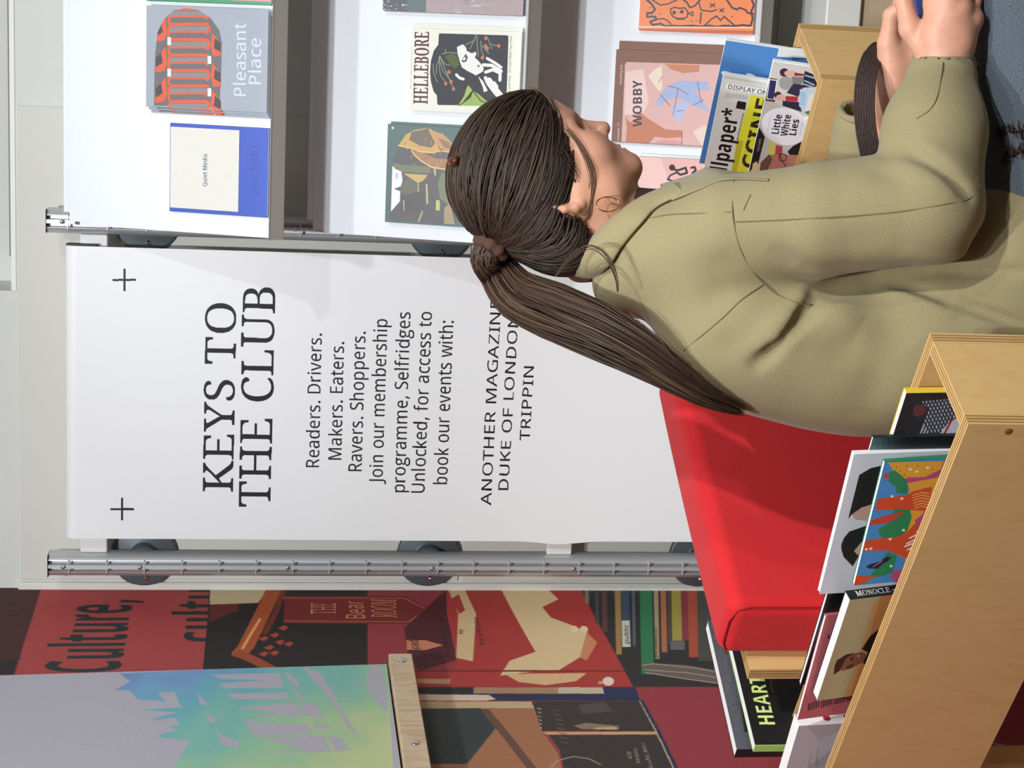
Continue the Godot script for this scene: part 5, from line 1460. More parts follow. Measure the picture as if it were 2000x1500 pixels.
# flat prints and one painted foil reflection: polygons, strokes and lettering in texture pixels
const ART := {
	"blue": {"size": [320, 384], "bg": "2f50b6", "noise": 0.015, "ops": [
		["t", "27429c", 1, "Quiet Media", [78, 347, 255, 344], 28.1],
	]},
	"card": {"size": [300, 272], "bg": "e6e2d6", "noise": 0.02, "ops": [
		["t", "2c3f66", 2, "Quiet Media", [87, 147, 205, 146], 17.0],
	]},
	"silver": {"size": [440, 574], "bg": "a6abb4", "noise": 0.06, "ops": [
		["p", "6f6c6c", [4, 39, 138, 40, 232, 43, 326, 54, 381, 83, 422, 129, 435, 185, 430, 244, 397, 304, 345, 347, 291, 360, 152, 358, 12, 352]],
		["p", "8d8886", [419, 108, 426, 295, 398, 295, 391, 108]],
		["l", "e0603f", 13.8, [429, 117, 435, 286, 424, 297, 406, 297, 396, 287]],
		["l", "e0603f", 12.2, [429, 117, 413, 106, 374, 107, 362, 117]],
		["l", "e0603f", 8.1, [397, 125, 402, 278]],
		["p", "8d8886", [353, 109, 360, 296, 332, 296, 325, 109]],
		["l", "e0603f", 13.8, [362, 117, 369, 287, 357, 298, 340, 298, 330, 288]],
		["l", "e0603f", 12.2, [362, 117, 346, 107, 308, 107, 296, 118]],
		["l", "e0603f", 8.1, [330, 126, 336, 279]],
		["p", "8d8886", [286, 109, 293, 297, 265, 297, 258, 110]],
		["l", "e0603f", 13.8, [296, 118, 302, 288, 291, 299, 273, 299, 264, 289]],
		["l", "e0603f", 12.2, [296, 118, 280, 108, 241, 108, 229, 118]],
		["l", "e0603f", 8.1, [263, 127, 269, 280]],
		["p", "8d8886", [219, 110, 227, 298, 199, 298, 191, 110]],
		["l", "e0603f", 13.8, [229, 118, 236, 289, 224, 299, 207, 300, 197, 290]],
		["l", "e0603f", 12.2, [229, 118, 213, 108, 174, 109, 161, 119]],
		["l", "e0603f", 8.1, [196, 127, 203, 281]],
		["p", "8d8886", [152, 110, 160, 299, 132, 299, 124, 111]],
		["l", "e0603f", 13.8, [161, 119, 169, 290, 158, 300, 140, 301, 130, 290]],
		["l", "e0603f", 12.2, [161, 119, 145, 109, 106, 109, 94, 120]],
		["l", "e0603f", 8.1, [129, 128, 136, 282]],
		["p", "8d8886", [84, 111, 93, 300, 65, 300, 56, 111]],
		["l", "e0603f", 13.8, [94, 120, 102, 291, 91, 301, 73, 301, 63, 291]],
		["l", "e0603f", 12.2, [94, 120, 78, 109, 39, 110, 26, 120]],
		["l", "e0603f", 8.1, [61, 129, 69, 283]],
		["p", "8d8886", [17, 112, 26, 300, -3, 301, -12, 112]],
		["l", "e0603f", 13.8, [26, 120, 35, 292, 23, 302, 5, 302, -5, 292]],
		["l", "e0603f", 12.2, [26, 120, 10, 110, -29, 110, -41, 121]],
		["l", "e0603f", 8.1, [-6, 129, 1, 284]],
		["p", "e0603f", [333, 42, 397, 91, 328, 99, 292, 88, 283, 42]],
		["p", "4a4848", [345, 44, 369, 70, 327, 79, 306, 44]],
		["p", "e0603f", [201, 43, 265, 92, 195, 100, 159, 89, 150, 43]],
		["p", "4a4848", [212, 45, 237, 71, 194, 80, 173, 45]],
		["p", "e0603f", [67, 44, 132, 93, 62, 101, 26, 90, 16, 44]],
		["p", "4a4848", [79, 46, 104, 72, 61, 81, 40, 46]],
		["p", "e0603f", [283, 356, 336, 313, 274, 307, 231, 319, 237, 357]],
		["p", "4a4848", [291, 354, 309, 326, 266, 323, 252, 355]],
		["p", "e0603f", [152, 358, 204, 315, 142, 309, 99, 321, 105, 359]],
		["p", "4a4848", [159, 356, 177, 328, 135, 324, 120, 357]],
		["p", "e0603f", [35, 360, 87, 317, 25, 311, -18, 322, -12, 361]],
		["p", "4a4848", [42, 358, 61, 330, 17, 326, 3, 359]],
		["p", "e9e9ea", [306, 101, 306, 118, 272, 118, 272, 101]],
		["p", "e9e9ea", [169, 102, 170, 119, 136, 119, 135, 102]],
		["p", "e9e9ea", [232, 293, 233, 310, 199, 311, 198, 294]],
		["p", "e9e9ea", [92, 295, 93, 312, 58, 313, 57, 296]],
		["p", "a6abb4", [525, -21, 539, 419, 247, 424, 245, 361, 291, 360, 345, 347, 397, 304, 430, 244, 435, 185, 422, 129, 381, 83, 326, 54, 232, 43, 229, -20]],
		["t", "d6dbe2", 2, "Pleasant", [67, 476, 380, 471], 57.0],
		["t", "d6dbe2", 2, "Place", [121, 546, 318, 542], 57.0],
	]},
	"green": {"size": [160, 220], "bg": "1f8a55", "noise": 0.02, "ops": [
		["p", "d58a8a", [6, -81, 5, 231, 12, 230, 13, -81]],
		["p", "eef2ea", [-7, -81, -6, 231, -3, 231, -5, -81]],
		["p", "9cc4a0", [32, -81, 32, 230, 58, 230, 57, -81]],
	]},
	"photo": {"size": [300, 414], "bg": "a08a88", "noise": 0.07, "ops": [
		["p", "2a2f38", [-57, -22, -54, 74, 318, 50, 316, -34]],
		["p", "3c5150", [-54, 74, -52, 128, 319, 124, 318, 50]],
		["p", "8794a6", [104, 10, 102, 8, 102, 5, 104, 4, 105, 5, 105, 8]],
		["p", "8794a6", [46, -4, 43, -6, 43, -10, 45, -12, 48, -10, 48, -6]],
		["p", "8794a6", [48, 11, 45, 10, 45, 6, 48, 3, 50, 5, 51, 9]],
		["p", "c9d2dc", [-5, 16, -8, 14, -8, 10, -5, 8, -2, 10, -2, 14]],
		["p", "8794a6", [94, 53, 91, 52, 91, 50, 93, 48, 96, 49, 96, 52]],
		["p", "8794a6", [9, 68, 7, 67, 7, 65, 9, 64, 11, 65, 12, 67]],
		["p", "c9d2dc", [53, 44, 51, 43, 51, 41, 53, 40, 55, 41, 55, 43]],
		["p", "12161c", [13, 69, 12, 67, 12, 63, 13, 60, 14, 62, 14, 67]],
		["p", "8794a6", [26, 18, 24, 16, 24, 12, 26, 9, 28, 11, 28, 16]],
		["p", "8794a6", [40, 26, 38, 24, 38, 21, 40, 20, 42, 21, 42, 24]],
		["p", "c9d2dc", [14, 13, 12, 12, 11, 11, 14, 10, 16, 11, 16, 12]],
		["p", "8794a6", [48, 16, 47, 14, 47, 10, 48, 8, 50, 10, 50, 14]],
		["p", "c9d2dc", [110, 44, 108, 42, 107, 39, 110, 37, 112, 38, 112, 42]],
		["p", "12161c", [61, 7, 58, 5, 58, 3, 61, 2, 63, 3, 63, 5]],
		["p", "c9d2dc", [106, 62, 104, 60, 104, 56, 106, 54, 107, 56, 108, 60]],
		["p", "c9d2dc", [6, 39, 5, 38, 5, 36, 6, 34, 8, 35, 8, 38]],
		["p", "12161c", [112, 25, 109, 25, 109, 23, 112, 22, 115, 23, 115, 24]],
		["p", "8794a6", [30, 15, 28, 14, 28, 12, 30, 11, 32, 12, 32, 14]],
		["p", "8794a6", [19, 70, 16, 68, 16, 64, 19, 62, 21, 64, 22, 68]],
		["p", "12161c", [108, 43, 106, 42, 106, 40, 108, 39, 110, 40, 110, 42]],
		["p", "c9d2dc", [68, 3, 66, 2, 66, -1, 67, -2, 69, -1, 69, 1]],
		["p", "8794a6", [95, -3, 93, -5, 92, -10, 95, -12, 97, -10, 97, -6]],
		["p", "c9d2dc", [91, 25, 90, 24, 89, 22, 91, 21, 92, 22, 92, 24]],
		["p", "c9d2dc", [41, 51, 39, 49, 39, 46, 41, 44, 44, 46, 44, 49]],
		["p", "c9d2dc", [77, 36, 74, 35, 74, 34, 76, 32, 79, 33, 79, 35]],
		["p", "c9d2dc", [66, 53, 64, 51, 64, 48, 65, 47, 67, 48, 67, 51]],
		["p", "8794a6", [113, 23, 110, 21, 110, 19, 113, 17, 115, 18, 115, 21]],
		["p", "c9d2dc", [90, 24, 88, 23, 88, 21, 90, 20, 91, 21, 91, 23]],
		["p", "c9d2dc", [90, 10, 89, 9, 89, 6, 90, 5, 92, 6, 92, 9]],
		["p", "8794a6", [2, 20, -1, 19, -1, 15, 2, 14, 5, 15, 5, 19]],
		["p", "12161c", [1, 27, -2, 25, -2, 21, 1, 19, 3, 21, 3, 25]],
		["p", "8794a6", [67, -5, 64, -6, 64, -8, 66, -9, 69, -8, 69, -6]],
		["p", "8794a6", [-1, 64, -3, 63, -3, 60, -1, 59, 1, 60, 1, 63]],
		["p", "8794a6", [78, 62, 76, 61, 76, 57, 78, 56, 80, 57, 81, 60]],
		["p", "8794a6", [84, 47, 82, 44, 82, 40, 83, 38, 85, 40, 85, 44]],
		["p", "12161c", [-5, 69, -7, 68, -8, 66, -6, 65, -4, 66, -4, 68]],
		["p", "8794a6", [19, 43, 18, 41, 17, 37, 19, 36, 20, 37, 20, 41]],
		["p", "12161c", [35, 7, 33, 5, 33, 2, 35, 1, 37, 2, 37, 5]],
		["p", "c9d2dc", [14, 26, 13, 24, 13, 19, 14, 17, 15, 19, 16, 24]],
		["p", "8794a6", [104, 60, 102, 58, 101, 54, 104, 52, 106, 54, 106, 58]],
		["p", "12161c", [93, 60, 90, 58, 90, 55, 93, 53, 95, 55, 95, 58]],
		["p", "12161c", [17, 38, 15, 36, 15, 33, 16, 32, 18, 33, 18, 36]],
		["p", "12161c", [104, 46, 101, 44, 101, 40, 104, 38, 106, 40, 106, 44]],
		["p", "12161c", [70, 5, 68, 3, 68, -2, 70, -4, 72, -2, 72, 2]],
		["p", "12161c", [108, 18, 106, 17, 106, 14, 108, 12, 109, 14, 109, 17]],
		["p", "8794a6", [69, 69, 67, 67, 67, 63, 69, 61, 71, 63, 71, 67]],
		["p", "8794a6", [-2, 1, -4, -1, -4, -4, -2, -5, 0, -4, 0, -1]],
		["p", "c9d2dc", [18, 61, 15, 60, 15, 56, 18, 54, 21, 56, 21, 59]],
		["p", "8794a6", [-2, 44, -5, 43, -5, 40, -2, 38, 0, 40, 1, 43]],
		["p", "c9d2dc", [4, 8, 2, 7, 2, 3, 4, 1, 5, 3, 6, 6]],
		["p", "c9d2dc", [85, 59, 84, 57, 84, 54, 85, 52, 86, 54, 87, 57]],
		["p", "8794a6", [47, 18, 45, 17, 44, 13, 47, 10, 49, 12, 49, 16]],
		["p", "8794a6", [51, 35, 49, 33, 49, 29, 50, 27, 52, 29, 52, 33]],
		["p", "12161c", [-9, 53, -11, 52, -11, 51, -9, 50, -8, 51, -8, 52]],
		["p", "8794a6", [49, 64, 46, 63, 46, 59, 48, 56, 51, 58, 51, 62]],
		["p", "8794a6", [53, 66, 51, 64, 51, 61, 53, 59, 55, 61, 56, 64]],
		["p", "8794a6", [17, 7, 15, 5, 15, 0, 17, -2, 19, 0, 19, 4]],
		["p", "12161c", [39, 28, 38, 26, 38, 22, 39, 20, 41, 22, 41, 26]],
		["p", "12161c", [71, 63, 68, 61, 68, 57, 71, 55, 73, 57, 73, 61]],
		["p", "12161c", [109, 61, 107, 59, 107, 54, 109, 52, 110, 54, 110, 59]],
		["p", "8a7270", [67, 324, 65, 319, 64, 305, 64, 292, 66, 286, 67, 292, 68, 305, 68, 319]],
		["p", "c4b0ac", [24, 294, 22, 289, 21, 277, 21, 264, 23, 259, 25, 264, 26, 277, 26, 289]],
		["p", "b79f9b", [85, 395, 83, 389, 82, 374, 82, 360, 84, 353, 86, 359, 87, 374, 87, 389]],
		["p", "c4b0ac", [93, 390, 91, 388, 91, 383, 91, 378, 92, 375, 94, 378, 95, 383, 94, 388]],
		["p", "b79f9b", [78, 368, 76, 366, 75, 359, 76, 352, 78, 349, 80, 352, 81, 359, 80, 365]],
		["p", "8a7270", [38, 265, 37, 260, 36, 248, 36, 237, 37, 232, 39, 237, 40, 248, 40, 260]],
		["p", "b79f9b", [63, 219, 62, 215, 61, 206, 61, 197, 62, 193, 64, 196, 65, 206, 65, 215]],
		["p", "8a7270", [50, 350, 49, 347, 48, 341, 48, 334, 50, 331, 51, 334, 52, 341, 52, 347]],
		["p", "b79f9b", [76, 166, 74, 163, 73, 154, 73, 146, 75, 142, 76, 145, 77, 154, 77, 163]],
		["p", "8a7270", [60, 360, 59, 356, 58, 346, 58, 335, 59, 331, 61, 335, 62, 346, 61, 356]],
		["p", "b79f9b", [-1, 190, -3, 184, -4, 170, -4, 156, -2, 150, 0, 156, 1, 170, 1, 184]],
		["p", "8a7270", [87, 237, 85, 233, 84, 224, 84, 215, 86, 212, 88, 215, 89, 224, 88, 233]],
		["p", "c4b0ac", [38, 272, 37, 270, 36, 265, 37, 260, 38, 258, 39, 260, 40, 265, 39, 270]],
		["p", "c4b0ac", [3, 236, 2, 233, 1, 225, 1, 217, 3, 213, 4, 217, 5, 225, 5, 232]],
		["p", "b79f9b", [29, 308, 27, 305, 26, 299, 27, 293, 28, 290, 30, 293, 31, 299, 30, 305]],
		["p", "c4b0ac", [85, 208, 84, 202, 83, 188, 83, 173, 84, 167, 85, 173, 86, 188, 86, 202]],
		["p", "b79f9b", [10, 227, 8, 224, 7, 218, 7, 211, 9, 208, 11, 211, 12, 217, 12, 224]],
		["p", "b79f9b", [28, 330, 27, 326, 26, 318, 26, 310, 27, 307, 28, 310, 29, 318, 29, 326]],
		["p", "8a7270", [91, 333, 89, 328, 88, 317, 88, 306, 90, 301, 92, 306, 93, 317, 92, 328]],
		["p", "c4b0ac", [49, 290, 47, 288, 47, 282, 47, 277, 48, 274, 49, 276, 50, 282, 50, 288]],
		["p", "c4b0ac", [61, 290, 59, 285, 58, 271, 59, 258, 60, 252, 61, 258, 62, 271, 62, 285]],
		["p", "8a7270", [30, 255, 29, 252, 28, 245, 28, 238, 29, 235, 31, 238, 32, 245, 31, 252]],
		["p", "b79f9b", [93, 255, 91, 254, 90, 250, 91, 247, 93, 245, 95, 247, 96, 250, 95, 253]],
		["p", "b79f9b", [79, 205, 78, 200, 77, 187, 77, 174, 78, 169, 80, 174, 81, 187, 80, 200]],
		["p", "b79f9b", [51, 296, 49, 292, 48, 283, 49, 273, 50, 269, 52, 273, 54, 282, 53, 292]],
	]},
	"helle": {"size": [440, 612], "bg": "f1efdf", "noise": 0.015, "ops": [
		["p", "38373c", [415, 156, 419, 532, 412, 539, 49, 543, 35, 164, 43, 158, 87, 154, 104, 136, 156, 118, 208, 111, 269, 114, 322, 128, 356, 152, 408, 153]],
		["p", "57622f", [294, 189, 313, 229, 301, 257, 254, 273, 231, 246, 265, 213]],
		["p", "a6bf64", [134, 319, 148, 328, 123, 352, 50, 296, 38, 275, 90, 307]],
		["p", "9fb85c", [119, 356, 103, 389, 43, 465, 37, 280, 83, 344]],
		["l", "26241f", 4.5, [37, 280, 72, 326, 119, 354, 69, 400, 45, 465]],
		["p", "f3f0e8", [347, 256, 363, 289, 347, 307, 329, 312, 317, 341, 327, 361, 314, 367, 296, 358, 279, 379, 267, 391, 242, 410, 224, 407, 201, 367, 211, 348, 225, 315, 241, 288, 262, 279, 309, 262]],
		["p", "38373c", [276, 285, 314, 307, 295, 319, 272, 311, 268, 293]],
		["p", "f3f0e8", [281, 289, 299, 304, 288, 310, 275, 300]],
		["p", "7b6a5c", [254, 370, 259, 387, 242, 383]],
		["l", "f3f0e8", 15.1, [294, 426, 271, 473, 250, 506]],
		["l", "f3f0e8", 17.8, [259, 407, 258, 455, 230, 507]],
		["l", "f3f0e8", 16.9, [221, 421, 236, 461, 219, 502, 182, 502]],
		["l", "f3f0e8", 19.6, [191, 422, 162, 437, 124, 470, 78, 513]],
		["l", "f3f0e8", 26.7, [181, 443, 137, 479, 81, 531]],
		["l", "f3f0e8", 17.8, [167, 471, 147, 487]],
		["l", "f3f0e8", 15.1, [201, 259, 185, 276, 179, 299]],
		["p", "f3f0e8", [198, 380, 173, 409, 123, 438, 115, 416, 143, 408]],
		["l", "9aa480", 4.0, [293, 166, 245, 147, 201, 146]],
		["l", "9aa480", 4.0, [297, 161, 255, 190, 248, 223]],
		["l", "9aa480", 4.0, [293, 161, 237, 163, 193, 170, 160, 199]],
		["l", "9aa480", 4.0, [288, 157, 220, 182, 165, 231]],
		["l", "9aa480", 4.0, [252, 126, 200, 132, 158, 155]],
		["l", "9aa480", 4.0, [289, 166, 204, 206, 127, 246]],
		["l", "9aa480", 4.0, [307, 174, 317, 215, 314, 261]],
		["l", "9aa480", 4.0, [333, 194, 312, 193]],
		["l", "9aa480", 4.0, [362, 305, 383, 350, 409, 358]],
		["l", "9aa480", 4.0, [413, 364, 358, 369, 302, 378]],
		["l", "9aa480", 4.0, [339, 329, 396, 354]],
		["l", "9aa480", 4.0, [384, 388, 333, 393, 303, 408]],
		["l", "9aa480", 4.0, [359, 396, 321, 434]],
		["l", "9aa480", 4.0, [399, 426, 344, 451]],
		["l", "9aa480", 4.0, [369, 446, 360, 487]],
		["p", "c47858", [151, 211, 142, 208, 140, 199, 146, 192, 155, 192, 162, 199, 160, 207]],
		["p", "c47858", [161, 241, 152, 237, 150, 229, 156, 222, 166, 222, 172, 228, 170, 237]],
		["p", "c47858", [125, 256, 116, 253, 113, 244, 119, 237, 129, 237, 136, 243, 134, 252]],
		["p", "c47858", [213, 227, 204, 224, 202, 215, 207, 208, 217, 208, 224, 215, 222, 223]],
		["p", "c47858", [297, 410, 288, 407, 285, 398, 291, 391, 301, 391, 307, 397, 305, 406]],
		["p", "c47858", [360, 424, 351, 421, 348, 413, 354, 406, 364, 405, 370, 412, 368, 420]],
		["p", "c47858", [363, 498, 354, 494, 351, 486, 357, 479, 367, 479, 373, 485, 371, 494]],
		["p", "c47858", [347, 435, 338, 432, 336, 423, 342, 416, 351, 416, 358, 422, 356, 431]],
		["p", "c47858", [401, 425, 392, 422, 389, 413, 395, 406, 405, 406, 411, 412, 409, 421]],
		["t", "5a2a32", 3, "HELLEBORE", [37, 104, 420, 98], 81.1],
		["t", "8c9a52", 1, "No 13 - The GREEN Issue", [112, 8, 343, 2], 17.0],
		["t", "6b685c", 2, "of the Green Man - The Death Whilst There Time!", [94, 562, 417, 559], 14.0],
	]},
	"topi": {"size": [420, 573], "bg": "3d5d57", "noise": 0.03, "ops": [
		["p", "4b4446", [14, 27, 245, 27, 273, 33, 330, 50, 377, 81, 400, 117, 409, 164, 407, 197, 389, 245, 360, 283, 316, 310, 206, 318, 101, 319, 7, 317]],
		["p", "eef1f6", [241, 26, 221, 67, 181, 74, 156, 67, 143, 36, 135, 65, 92, 65, 44, 26]],
		["p", "b9c6e6", [210, 39, 215, 54, 190, 55, 184, 42]],
		["p", "6c7048", [256, 30, 248, 75, 248, 200, 219, 197, 218, 69, 231, 35]],
		["p", "c99c48", [330, 50, 377, 81, 399, 117, 409, 164, 407, 194, 340, 225, 319, 238, 307, 205, 309, 146, 322, 102]],
		["p", "65533f", [391, 107, 408, 179, 349, 214, 328, 197, 335, 145, 357, 97]],
		["p", "c48c52", [405, 190, 389, 245, 360, 283, 310, 310, 319, 255, 339, 224]],
		["p", "93633c", [374, 224, 356, 276, 326, 291, 331, 255]],
		["p", "a46f3c", [312, 109, 305, 168, 314, 237, 304, 309, 253, 296, 240, 255, 247, 200, 269, 155]],
		["p", "5b4640", [302, 168, 313, 241, 302, 307, 285, 300, 284, 220]],
		["l", "edc868", 5.0, [312, 109, 292, 125, 269, 155, 247, 200, 240, 255, 251, 294]],
		["l", "edc868", 4.3, [329, 50, 322, 102, 309, 146, 307, 205, 318, 238, 310, 310]],
		["p", "d49a58", [240, 255, 257, 300, 205, 307, 214, 278]],
		["p", "c6a850", [212, 76, 212, 186, 186, 167, 174, 144]],
		["p", "5d5c40", [170, 74, 193, 103, 174, 140, 139, 141, 118, 91, 134, 64]],
		["p", "b3ab74", [174, 142, 175, 147, 138, 149, 137, 143]],
		["p", "433b39", [117, 72, 141, 174, 50, 178, 43, 71]],
		["p", "c3b274", [173, 178, 173, 186, 89, 193, 89, 184]],
		["p", "6f7648", [176, 232, 229, 248, 207, 282, 135, 306, 82, 294, 114, 243]],
		["p", "a5a764", [245, 207, 242, 222, 210, 223, 210, 216]],
		["p", "b7c25a", [108, 227, 106, 244, 63, 246, 62, 227]],
		["p", "a08b62", [76, 265, 99, 290, 8, 315, 7, 266]],
		["p", "d9c992", [148, 286, 148, 293, 72, 303, 71, 298]],
		["p", "4d4441", [39, 23, 57, 262, 6, 264, 11, 26]],
		["p", "9b9c66", [59, 165, 56, 172, 8, 157, 9, 148]],
		["p", "bfae6a", [97, 79, 97, 85, 51, 86, 51, 82]],
		["l", "54412f", 1.8, [287, 178, 280, 176]],
		["l", "54412f", 1.8, [369, 193, 354, 195]],
		["l", "54412f", 1.8, [298, 144, 292, 145]],
		["l", "b98a44", 1.8, [360, 217, 350, 221]],
		["l", "e2b862", 1.8, [280, 266, 266, 272]],
		["l", "e2b862", 1.8, [303, 277, 292, 278]],
		["l", "e2b862", 1.8, [350, 298, 344, 294]],
		["l", "7d5a34", 1.8, [273, 194, 261, 188]],
		["l", "7d5a34", 1.8, [305, 151, 298, 154]],
		["l", "7d5a34", 1.8, [396, 187, 385, 189]],
		["l", "7d5a34", 1.8, [319, 80, 311, 76]],
		["l", "b98a44", 1.8, [348, 242, 336, 247]],
		["l", "54412f", 1.8, [370, 164, 357, 171]],
		["l", "b98a44", 1.8, [356, 270, 344, 274]],
		["l", "e2b862", 1.8, [370, 172, 360, 172]],
		["l", "54412f", 1.8, [353, 295, 338, 302]],
		["l", "7d5a34", 1.8, [283, 168, 273, 165]],
		["l", "7d5a34", 1.8, [257, 141, 249, 143]],
		["l", "e2b862", 1.8, [285, 289, 270, 293]],
		["l", "54412f", 1.8, [361, 130, 350, 134]],
		["l", "7d5a34", 1.8, [305, 75, 297, 70]],
		["l", "b98a44", 1.8, [384, 264, 372, 262]],
		["l", "e2b862", 1.8, [263, 227, 248, 230]],
		["l", "7d5a34", 1.8, [290, 281, 282, 284]],
		["l", "b98a44", 1.8, [303, 210, 297, 217]],
		["l", "e2b862", 1.8, [392, 244, 380, 251]],
		["l", "54412f", 1.8, [296, 281, 289, 276]],
		["l", "54412f", 1.8, [321, 104, 312, 105]],
		["l", "e2b862", 1.8, [274, 246, 265, 241]],
		["l", "7d5a34", 1.8, [340, 140, 328, 147]],
		["l", "e2b862", 1.8, [315, 161, 308, 168]],
		["l", "7d5a34", 1.8, [248, 156, 241, 149]],
		["l", "b98a44", 1.8, [291, 142, 281, 149]],
		["l", "54412f", 1.8, [345, 81, 329, 77]],
		["l", "e2b862", 1.8, [346, 214, 339, 213]],
		["l", "e2b862", 1.8, [337, 241, 325, 239]],
		["l", "e2b862", 1.8, [291, 111, 279, 107]],
		["l", "e2b862", 1.8, [308, 211, 301, 210]],
		["l", "7d5a34", 1.8, [305, 208, 296, 204]],
		["l", "b98a44", 1.8, [349, 172, 340, 167]],
		["l", "b98a44", 1.8, [317, 228, 309, 225]],
		["l", "b98a44", 1.8, [316, 197, 302, 198]],
		["l", "e2b862", 1.8, [273, 188, 262, 194]],
		["l", "e2b862", 1.8, [310, 237, 301, 238]],
		["l", "e2b862", 1.8, [296, 289, 285, 294]],
		["l", "e2b862", 1.8, [358, 197, 343, 194]],
		["l", "b98a44", 1.8, [298, 138, 285, 139]],
		["l", "b98a44", 1.8, [305, 153, 294, 147]],
		["l", "e2b862", 1.8, [328, 91, 314, 88]],
		["l", "e2b862", 1.8, [256, 121, 251, 129]],
		["p", "e6e6e0", [403, 28, 400, 27, 399, 24, 398, 21, 400, 18, 403, 17, 406, 18, 408, 21, 408, 24, 406, 27]],
		["t", "9fc2bc", 1, "Topiary", [55, 372, 82, 365], 9.1],
	]},
	"orange": {"size": [330, 466], "bg": "f0803c", "noise": 0.02, "ops": [
		["l", "231a17", 7.7, [121, 28, 106, 47, 84, 64, 68, 49, 70, 33, 54, 32, 55, 66, 45, 72, 34, 46, 22, 57, 28, 89, 19, 110, 22, 131, 21, 173, 25, 215, 23, 251, 28, 288, 24, 319, 30, 350, 29, 386, 35, 422, 33, 455, 60, 462, 90, 454, 115, 463, 135, 453]],
		["l", "231a17", 5.1, [46, 77, 49, 98, 44, 114, 30, 131]],
		["l", "231a17", 5.1, [88, 127, 96, 142, 92, 163, 95, 184, 81, 198, 60, 197, 49, 182, 51, 161, 58, 139, 73, 128, 88, 127]],
		["l", "231a17", 6.1, [128, 245, 104, 225, 96, 205, 116, 193, 126, 177]],
		["l", "231a17", 4.1, [73, 201, 81, 219, 64, 220, 73, 201]],
		["l", "231a17", 5.1, [118, 240, 88, 252, 84, 294, 92, 314]],
		["l", "231a17", 4.6, [114, 287, 104, 306]],
		["l", "231a17", 4.6, [116, 305, 101, 288]],
		["l", "231a17", 4.6, [95, 327, 85, 343]],
		["l", "231a17", 4.6, [98, 343, 83, 328]],
		["l", "231a17", 6.1, [77, 253, 37, 251]],
		["l", "231a17", 5.6, [30, 272, 54, 296, 67, 316, 50, 333, 66, 347, 49, 369, 32, 391]],
		["l", "231a17", 6.7, [132, 353, 102, 376, 95, 397, 103, 407, 94, 433, 84, 439, 80, 465]],
		["l", "231a17", 5.1, [121, 51, 102, 84, 108, 115, 125, 151]],
		["p", "231a17", [59, 139, 54, 161, 56, 184, 47, 179, 46, 156]],
		["p", "231a17", [75, 150, 69, 148, 66, 143, 69, 138, 74, 135, 80, 137, 83, 142, 80, 147]],
		["p", "231a17", [79, 181, 73, 179, 71, 174, 73, 169, 78, 166, 84, 168, 87, 173, 85, 178]],
		["p", "231a17", [67, 89, 64, 88, 64, 85, 66, 83, 69, 85, 69, 88]],
		["p", "231a17", [43, 219, 40, 218, 40, 215, 43, 213, 46, 214, 46, 218]],
		["p", "231a17", [46, 237, 44, 236, 44, 233, 46, 231, 49, 233, 49, 236]],
		["p", "231a17", [91, 46, 88, 44, 88, 41, 90, 39, 93, 41, 93, 44]],
		["p", "231a17", [67, 381, 64, 380, 64, 377, 67, 375, 69, 377, 69, 380]],
		["p", "c9531f", [6, 3, 14, 470, 3, 470, -1, 3]],
		["p", "f8c6a0", [15, 2, 29, 469, 24, 469, 9, 3]],
	]},
	"wobby": {"size": [420, 620], "bg": "8a6350", "noise": 0.03, "ops": [
		["p", "e0b3ab", [365, 52, 372, 611, 366, 618, 7, 636, -3, 629, -5, 54, 3, 47, 355, 44]],
		["p", "efcfc4", [321, 49, 336, 131, 186, 164, 139, 143, 123, 54]],
		["p", "c77f5e", [120, 60, 97, 74, 91, 105, 134, 114, 143, 126, 127, 144, 111, 169, 95, 200, 68, 249, 66, 329, 37, 331, 28, 257, 32, 203, -1, 176, -3, 67, 65, 70]],
		["p", "aab6d6", [194, 200, 224, 216, 266, 249, 290, 295, 294, 430, 257, 443, 247, 374, 198, 418, 157, 448, 183, 360, 195, 342, 216, 293, 196, 241, 171, 226, 173, 205]],
		["p", "b6c0dc", [173, 266, 205, 332, 159, 345, 99, 301, 133, 281]],
		["p", "efdcc4", [357, 216, 247, 223, 241, 207, 263, 189, 291, 165, 308, 157, 338, 185]],
		["p", "cf8864", [363, 231, 365, 390, 335, 387, 325, 316, 341, 256]],
		["p", "e9d2c0", [63, 377, 95, 425, 85, 461, 15, 466, 7, 419]],
		["p", "d99c98", [14, 211, 23, 276, 14, 336, -4, 331, -4, 218]],
		["l", "7b6170", 2.9, [266, 249, 256, 297, 230, 346]],
		["l", "7b6170", 2.9, [256, 297, 134, 281]],
		["l", "7b6170", 2.9, [224, 216, 174, 266]],
		["l", "7b6170", 2.9, [289, 383, 198, 407]],
		["l", "7b6170", 2.9, [185, 372, 210, 418]],
		["l", "7b6170", 2.9, [305, 220, 281, 206]],
		["l", "7b6170", 2.9, [66, 326, -4, 331]],
		["l", "7b6170", 2.9, [152, 297, 159, 326]],
		["t", "4b3d4f", 4, "WOBBY", [74, 139, 285, 127], 42.0],
		["t", "efe4d6", 2, "wobby43", [261, 33, 350, 33], 11.0],
		["t", "efe4d6", 2, "volume 11", [3, 37, 85, 35], 11.0],
	]},
	"pinkzine": {"size": [300, 380], "bg": "f1c6bd", "noise": 0.02, "ops": [
		["p", "e9b4ab", [304, 80, 308, 236, 141, 247, 135, 156]],
		["l", "2a1c1a", 7.3, [261, 129, 258, 148, 269, 175, 251, 181, 243, 158, 251, 144]],
		["l", "2a1c1a", 5.5, [251, 144, 238, 121, 224, 113, 217, 141]],
		["l", "2a1c1a", 7.3, [270, 195, 273, 207, 262, 212, 252, 201]],
